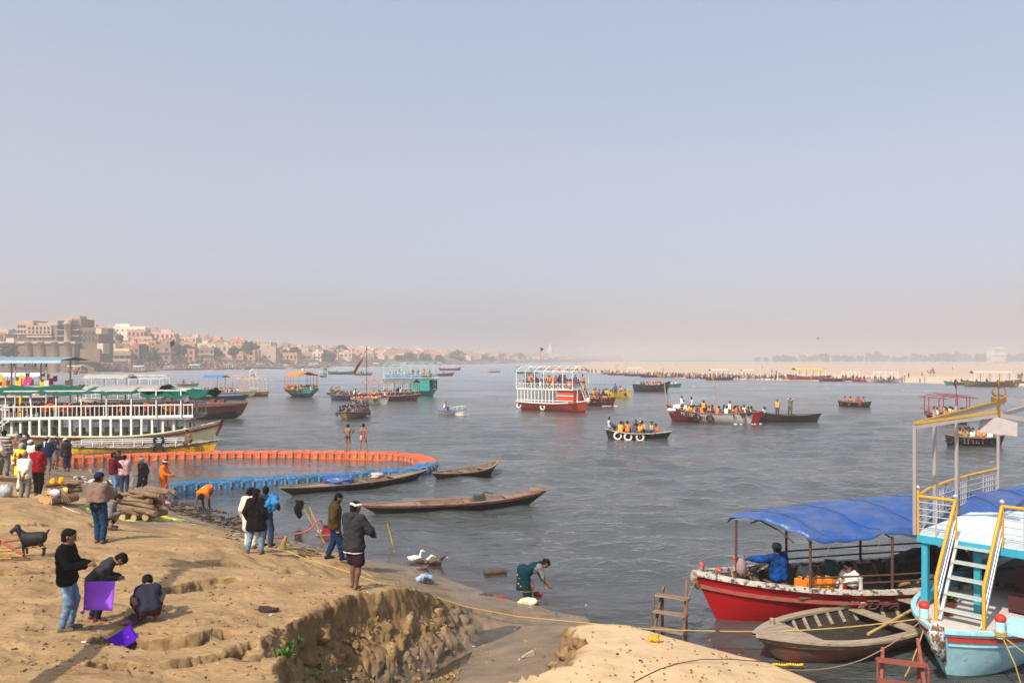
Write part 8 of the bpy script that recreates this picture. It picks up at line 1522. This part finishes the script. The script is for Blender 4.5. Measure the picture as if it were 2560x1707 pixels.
def duck(px, py, yaw, label, body, wing, neck, up=True):
    p = G(px, py, .2); r = None; S = SDF(.014); S.cone((-.16,0,.20),(.10,0,.20),.075,.095,.05); S.cone((-.18,0,.22),(-.27,0,.25),.045,.015,.03); V, Q = S.mesh(); n0 = len(Q); S2 = SDF(.012)
    if up: S2.cone((.11,0,.22),(.17,0,.42),.05,.032,.03); S2.cone((.17,0,.43),(.20,0,.45),.042,.036,.02)
    else: S2.cone((.11,0,.22),(.26,0,.36),.05,.032,.03); S2.cone((.27,0,.37),(.31,0,.37),.038,.034,.02)
    V2, Q2 = S2.mesh(); VV, QQ = joinmesh([(V,Q),(V2,Q2)]); mi = np.concatenate([np.zeros(len(Q),int), np.ones(len(Q2),int)]); o = place('duck', mesh_np('duck', VV, QQ, [body, neck], mi)); o.location = p; o.rotation_euler = (0,0,R(yaw)); tag(o, label, 'duck'); h = (.20,.45) if up else (.31,.37)
    S3 = SDF(.01); S3.cone((h[0]+.02,0,h[1]-.01),(h[0]+.085,0,h[1]-.025),.02,.014,.01); sdf_obj('bill', S3, mat('orange_bill', (.75,.35,.02), .5), o)
    for s in (-1,1): S4 = SDF(.012); S4.ball((-.05,s*.085,.22),(.15,.03,.07)); sdf_obj('wing', S4, wing, o); S5 = SDF(.01); S5.cone((.0,s*.05,.13),(.01,s*.05,.02),.013,.012,.01); S5.cone((.01,s*.05,.012),(.06,s*.05,.012),.014,.022,.01); sdf_obj('foot', S5, mat('orange_foot', (.65,.20,.03), .6), o)
MDW = mat('white_plumage', (.70,.68,.64), .8, .08, 20); MDB = mat('brown_plumage', (.16,.10,.065), .8, .3, 25, col2=(.06,.04,.03), mixs=20, thr=.55); MDH = mat('dark_green_head', (.012,.022,.012), .5, .2, 10)
duck(1040,1413,-8,'white duck with orange bill standing on the wet shore',MDW,MDW,MDW); duck(1056,1420,-5,'brown duck standing in front of the white duck',MDB,mat('dark_wing',(.035,.025,.02),.7,.2,20),MDW,False); duck(1088,1421,-12,'brown drake with green head stretching toward the water',MDB,MDB,MDH,False)
# stakes, hose, pump
def stake(a, c, label, r=.028, m=None): b = MB(); k = 7; pts = [Vector(a).lerp(Vector(c), i/(k-1))+Vector((.008*math.sin(i*2.1),.006*math.cos(i*1.7),0)) for i in range(k)]; b.tube(pts, [r*(1+.12*(i % 2)) for i in range(k)], 7); return tag(b.build('bamboo_stake', m or wood('bamboo_stake', (.40,.24,.075), (.22,.12,.04), .58)), label, 'stake')
def up(px0, py0, px1, py1, z0=.3): g = G(px0, py0, z0); g.z -= .15; return g, PD(px1, py1, g.y+.1)
stake(*up(702,1286,690,1248,0), 'short bamboo stake standing in the water beside the long-haired woman', .02); stake(*up(797,1330,755,1262,.2), 'bamboo stake carrying a black cloth at the waterline'); stake(*up(818,1364,774,1266,.5), 'long bamboo pole leaning across another behind the olive jacket', .03); stake(*up(990,1382,969,1308,.1), 'lone bamboo stake leaning in the shallows near the ducks', .028); stake(G(705,1372,1.0)+Vector((0,0,-.1)), G(705,1372,1.0)+Vector((.12,0,.36)), 'squat rope-wound stake on the bank', .05)
for k in range(5): b = MB(); g = G(705,1372,1.0); b.torus(g+Vector((.02+.012*k,0,.04+.05*k)), .065, .014, (.3,0,1), 12, 6); tag(b.build('rope_turn', M_ROPE), 'turn of yellow rope wound round the squat stake', 'rope', 'rope turns on the squat stake')
b = MB(); g = PD(748, 1252, G(797,1330,.2).y+.05); rows = [[g+Vector((-.16+.3*u+.05*math.sin(6*v), .03*math.sin(9*u+4*v), .03-.58*v*(.7+.5*abs(math.sin(2.7*u))))) for u in (0,.2,.4,.6,.8,1)] for v in (0,.25,.5,.75,1)]; b.grid(rows); o = b.build('black_cloth', C_BLACK); o.modifiers.new('thickness', 'SOLIDIFY').thickness = .01; tag(o, 'black garment hung to dry on the bamboo stake', 'garment')
hp = [G(668,1344,.9)+Vector((0,0,.03)), G(700,1346,.8)+Vector((0,0,.03)), G(735,1342,.6)+Vector((0,0,.10)), PD(770,1326,22.5), PD(792,1304,23.0), PD(803,1303,23.3), PD(808,1322,23.2)]
b = MB(); out = []
for i in range(len(hp)-1):
    p0, p1, p2, p3 = hp[max(i-1,0)], hp[i], hp[i+1], hp[min(i+2,len(hp)-1)]
    for k in range(8): t = k/8; out.append(.5*((2*p1)+(-p0+p2)*t+(2*p0-5*p1+4*p2-p3)*t*t+(-p0+3*p1-3*p2+p3)*t**3))
b.tube(out, .024, 8); tag(b.build('pink_hose', mat('pink_hose', (.70,.09,.13), .4, .08)), 'bright pink hose looping from the shore up to the pump', 'hose')
def pump():
    p = G(812, 1352, .4); r = empty('water_pump', p, R(20), 'red water pump on a small wooden bench at the waterline', 'pump'); b = MB(); b.box((0,0,.24), (.62,.36,.03)); b.build('bench_top', M_WOOD, r)
    for x in (-.25,.25):
        for y in (-.14,.14): b = MB(); b.box((x,y,.1), (.05,.05,.26)); b.build('bench_leg', M_WOOD, r)
    b = MB(); b.box((.05,0,.36), (.28,.22,.2)); b.build('engine', mat('pump_red', (.40,.02,.02), .4, .1), r); b = MB(); b.tube([(-.12,0,.34),(-.26,0,.34)], .08, 10); b.build('impeller_housing', M_STEEL, r); b = MB(); b.box((.05,0,.50), (.2,.16,.08)); b.build('fuel_tank', M_BLACKR, r)
pump()
for (a_, lb) in (((748,1385,775,1398),'loose bamboo length lying by the striding man'),((762,1380,860,1392),'second loose bamboo length by the striding man')): g0 = G(a_[0],a_[1],1.); g1 = G(a_[2],a_[3],.9); stake(g0+Vector((0,0,.03)), g1+Vector((0,0,.03)), lb, .022)
# ropes
def ground_rope(label, pts, m=M_ROPE, r=.013): 
    out = []
    for (a, c) in zip(pts, pts[1:]):
        A = P(*a); C_ = P(*c)
        for i in range(14): t = i/14; px = a[0]+(c[0]-a[0])*t; py = a[1]+(c[1]-a[1])*t; z = a[2]+(c[2]-a[2])*t; p = P(px, py, z); p.z = max(p.z, hz(p.x, p.y)+r*1.2, .02); out.append(p)
    b = MB(); b.tube(out, r, 6); return tag(b.build('mooring_rope', m), label, 'rope')
ground_rope('yellow mooring rope running from the squat stake over the bank to the boats', [(712,1374,1.2),(760,1395,1.15),(860,1425,1.2),(960,1462,1.3),(1060,1482,.8),(1160,1515,.45),(1290,1540,.25),(1450,1555,.3),(1640,1573,.42),(1800,1577,.5)])
rope('yellow mooring rope stretched along the red hull to the tour boat', [P(1800,1577,.5), P(2050,1572,.6), BBW(3.75,-.5,1.0)], M_ROPE, .013, .02); ground_rope('second yellow rope snaking from the squat stake to the striding man', [(715,1372,1.1),(780,1378,.9),(840,1390,.8),(930,1440,.9),(1010,1452,.5)], M_ROPE, .009); rope('slack old rope from the bow of the light blue boat to the mound', [BBW(3.75,-.5,1.0), P(2150,1650,.3), P(1960,1672,.45)], M_ROPED, .012, .08)
rope('yellow rope hanging from the bollard of the light blue boat', [BBW(3.75,-.45,.98), P(2285,1640,.4), P(2262,1690,.02)], M_ROPE, .013, .03); rope('yellow rope trailing down the hull of the light blue boat', [BBW(3.55,.8,.95), BBW(3.65,1.05,.5), BBW(3.6,1.2,-.1)], M_ROPE, .013, .0); rope('second yellow rope slanting down the light blue hull', [BBW(3.55,.78,.95), BBW(3.3,1.35,.5), BBW(2.9,1.7,.0)], M_ROPE, .013, .0); rope('grey rope dangling from the stem of the red boat', [RBW(5.0,.05,1.1), RBW(5.35,.2,.6), RBW(5.45,.3,.0)], M_ROPED, .011, .0); rope('thin line from the lone stake into the river', [P(978,1330,.75), P(1030,1352,.25), P(1090,1368,.0)], M_ROPED, .007, .02)
ground_rope('thin dark cable lying across the pale mound', [(1585,1706,1.0),(1650,1672,.98),(1690,1658,.95),(1755,1647,.9),(1830,1647,.8),(1930,1655,.62)], mat('dark_cable', (.05,.035,.025), .8), .008); ground_rope('thin dark line from the group to the bright drawing', [(-20,1145,2.4),(60,1195,2.0),(130,1245,1.45),(200,1285,1.25),(250,1310,1.2),(310,1335,1.3)], mat('dark_cable'), .009)
# shore oddments
b = MB(); b.box((0,0,.05), (.62,.34,.05)); b.box((-.2,0,.02), (.05,.3,.1)); b.box((.2,0,.02), (.05,.3,.1)); tag(b.build('wooden_board', wood('soaked_board', (.13,.07,.045), (.07,.04,.03), .5), None, P(1238,1431,.0), R(15)), 'dark wooden board floating in the shallows', 'board')
lump('cloth_bundle', 'pale blue and black bundle of clothes on the wet shore', 'bundle', G(1062,1456,.3)+Vector((0,0,.08)), (.24,.17,.13), cloth('blue_print_cloth', (.30,.42,.55), .3, col2=(.03,.03,.04), mixs=2.2, thr=.52), 11); lump('plastic_bag', 'yellow-green plastic bag at the water edge behind the sari', 'bag', G(1322,1508,.05)+Vector((0,0,.04)), (.26,.14,.10), cloth('lime_plastic', (.55,.55,.28), .3, col2=(.62,.55,.42), mixs=5, thr=.5, rough=.4), 13); lump('red_bag', 'small red bag floating beside the woman in the sari', 'bag', P(1345,1484,.03), (.12,.08,.06), cloth('litter_red'), 14); lump('plastic_bag', 'big grey plastic bag standing at the edge of the group', 'bag', G(13,1240,1.6)+Vector((0,0,.16)), (.22,.18,.24), mat('grey_plastic', (.38,.40,.42), .35, .2, 5, .5, 20), 15, rough=.2); lump('crumpled_paper', 'crumpled orange paper on the pale mound', 'paper', G(1634,1604,.9)+Vector((0,0,.05)), (.10,.07,.08), cloth('orange_paper', (.65,.30,.04)), 16, rough=.5); lump('litter_bundle', 'dark torn cloth lying flat on the bank', 'cloth', G(664,1526,1.9)+Vector((0,0,.02)), (.16,.10,.04), cloth('torn_purple', (.05,.03,.035)), 17, rough=.6)
for (px, py, lb, m) in ((1208,1486,'dark sandal left on the wet shore',C_SANDAL),(1222,1488,'other dark sandal left on the wet shore',C_SANDAL),(1252,1492,'red sandal at the water edge',cloth('litter_red')),(1064,1690,'',None)):
    if m: b = MB(); b.box((0,0,.012), (.24,.09,.02)); b.tube([(.02,-.04,.02),(.06,0,.05),(.02,.04,.02)], .008, 5); tag(b.build('sandal', m, None, G(px,py,.1), q4.uniform(-.5,.5)), lb, 'sandal')
def garland(px, py, n, label):
    g0 = P(px, py, .02); b = MB()
    for i in range(n): b.lathe([(0,-.03),(.035,0),(0,.03)], g0+Vector((.045*i, .02*math.sin(i), hz(g0.x+.045*i, g0.y)*0+.03)), 6)
    tag(b.build('marigold_garland', mat('marigold', (.80,.50,.01), .8, .2, 30)), label, 'garland')
garland(1932, 1664, 14, 'yellow marigold garland floating at the foot of the mound')
def plant(px, py, n, h, label, seed=0):
    q = random.Random(seed); g = G(px, py, 1.6); r = empty('weed', g, 0, label, 'plant', 'green weeds on the crumbling bank'); b = MB()
    for i in range(n):
        a = q.uniform(0,6.28); e = q.uniform(.3,1.4); L = h*q.uniform(.5,1.1); d = Vector((math.cos(a)*math.cos(e), math.sin(a)*math.cos(e), math.sin(e))); p = Vector((q.uniform(-.08,.08),q.uniform(-.08,.08),0)); w = d.cross(Vector((0,0,1))); w = (w.normalized() if w.length > .01 else Vector((1,0,0)))*h*.13; b.add([p, p+d*L*.5+w, p+d*L-Vector((0,0,h*.12)), p+d*L*.5-w], [(0,1,2,3)])
    b.build('leaves', mat('weed_green', (.055,.16,.018), .6, .35, 9), r); b = MB()
    for i in range(5): a = i*1.25; b.tube([(0,0,-.03),(math.cos(a)*h*.3,math.sin(a)*h*.3,h*.5)], .006, 4); 
    b.build('stem', mat('weed_stem', (.08,.12,.03), .7), r)
for i, (px, py, n, h) in enumerate(((735,1612,70,.14),(708,1642,110,.17),(722,1618,50,.12),(790,1668,60,.10),(775,1700,70,.12),(830,1680,40,.1),(745,1626,50,.12),(790,1695,60,.1),(760,1610,40,.10))): plant(px, py, n, h, 'small bright green weed sprouting from the crumbling earth', i)
def clod(px, py, rad, label, seed, z0=1.2): g = G(px, py, z0); lump('earth_clod', label, 'clod', g+Vector((0,0,rad[2]*.3)), rad, MGROUND, seed, 20, 14, .5, group='big clods of earth')
for i, (px, py, rad) in enumerate(((778,1600,(.34,.24,.24)),(850,1560,(.3,.2,.16)),(1415,1642,(.16,.13,.11)),(1448,1618,(.14,.12,.12)),(1385,1668,(.12,.1,.08)))): clod(px, py, rad, 'broken clod of earth at the crumbling edge of the bank', i+30)
b = MB(); b.add([(-.14,0,0),(.14,.03,0),(.1,.02,.12),(-.05,0,.06),(-.14,.05,0),(.14,.08,0),(.1,.07,.12),(-.05,.05,.06)], [(0,1,2,3),(7,6,5,4),(0,4,5,1),(1,5,6,2),(2,6,7,3),(3,7,4,0)]); tag(b.build('wood_offcut', mat('pale_offcut', (.42,.35,.25), .8, .15), None, G(1322,1642,.1), .2), 'pale wedge of wood lying on the creek mud', 'offcut')
# bundle of poles at the frame edge, by the goat
g = G(30, 1392, 1.8)
for i in range(9): y = q4.uniform(-.5,.5); b = MB(); b.tube([(-1.6+q4.uniform(-.2,.2),y,.06),(.15+q4.uniform(0,.6),y*.7-.1,.05+q4.uniform(0,.1))], q4.uniform(.012,.026), 6); tag(b.build('bamboo_pole', wood('bamboo_stake'), None, g+Vector((-.1,0,.02))), 'dry bamboo pole lying in the bundle near the goat', 'pole', 'poles near the goat')
for (a_, c_, lb) in (((-.25,.05,.30),(.42,-.28,.12),'long red painted pole resting on the bamboo near the goat'),((-.25,.05,.30),(.1,.12,.34),'short red painted pole tied to the long red pole')): b = MB(); b.tube([a_,c_], .024, 7); tag(b.build('red_pole', mat('red_pole_paint', (.30,.06,.04), .6, .15, 8), None, g), lb, 'pole')
for k in range(3): b = MB(); b.tube([(-.3,.05+.03*k,.34),(-.33,.0,.0)], .014, 5); tag(b.build('prop_stick', wood('bamboo_stake'), None, g), 'stick propping up the red poles', 'stick', 'props of the red poles')
# unseen mast added outside the frame, aimed so its shadow crosses the bank
def mast():
    A = P(200,1707,2.15); B_ = P(500,1402,1.6); base = Vector((-4.8,7.4,2.2)); hgt = 8.2; k = hgt/-LD.z; top = B_-LD*k; r = empty('shadow_mast', base, 0, 'unseen leaning mast added to cast the long shadow across the bank', 'mast'); b = MB(); d = top-base; b.tube([Vector((0,0,-.4)), d*.5, d], [.10,.11,.08], 8); b.build('pole', wood('bamboo_stake'), r)
    for t in (.93,.98): b = MB(); b.lathe([(0,-.4),(.30,-.2),(.34,.1),(.1,.5),(0,.55)], d*t, 8); b.build('shadow_wrap', cloth('shadow_mast_cloth', (.35,.10,.04)), r)  # bulges added near the top to widen the cast shadow
mast()
# ---------------------------------------------------------------- the hazy air over river and town
def make_haze():
    b = MB(); x0, x1, yy0, yy1, z0, z1 = -2400, 2400, -60, 3400, -4.5, 46
    b.box(((x0+x1)/2, (yy0+yy1)/2, (z0+z1)/2), (x1-x0, yy1-yy0, z1-z0))
    m = bpy.data.materials.new('haze_air'); m.use_nodes = True; t = m.node_tree; t.nodes.clear()
    o = t.nodes.new('ShaderNodeOutputMaterial'); v = t.nodes.new('ShaderNodeVolumePrincipled')
    v.inputs['Color'].default_value = (.88, .83, .81, 1); v.inputs['Density'].default_value = 0.00086; v.inputs['Anisotropy'].default_value = .25
    t.links.new(v.outputs[0], o.inputs['Volume'])
    tag(b.build('haze', m), kind='stuff')
make_haze()
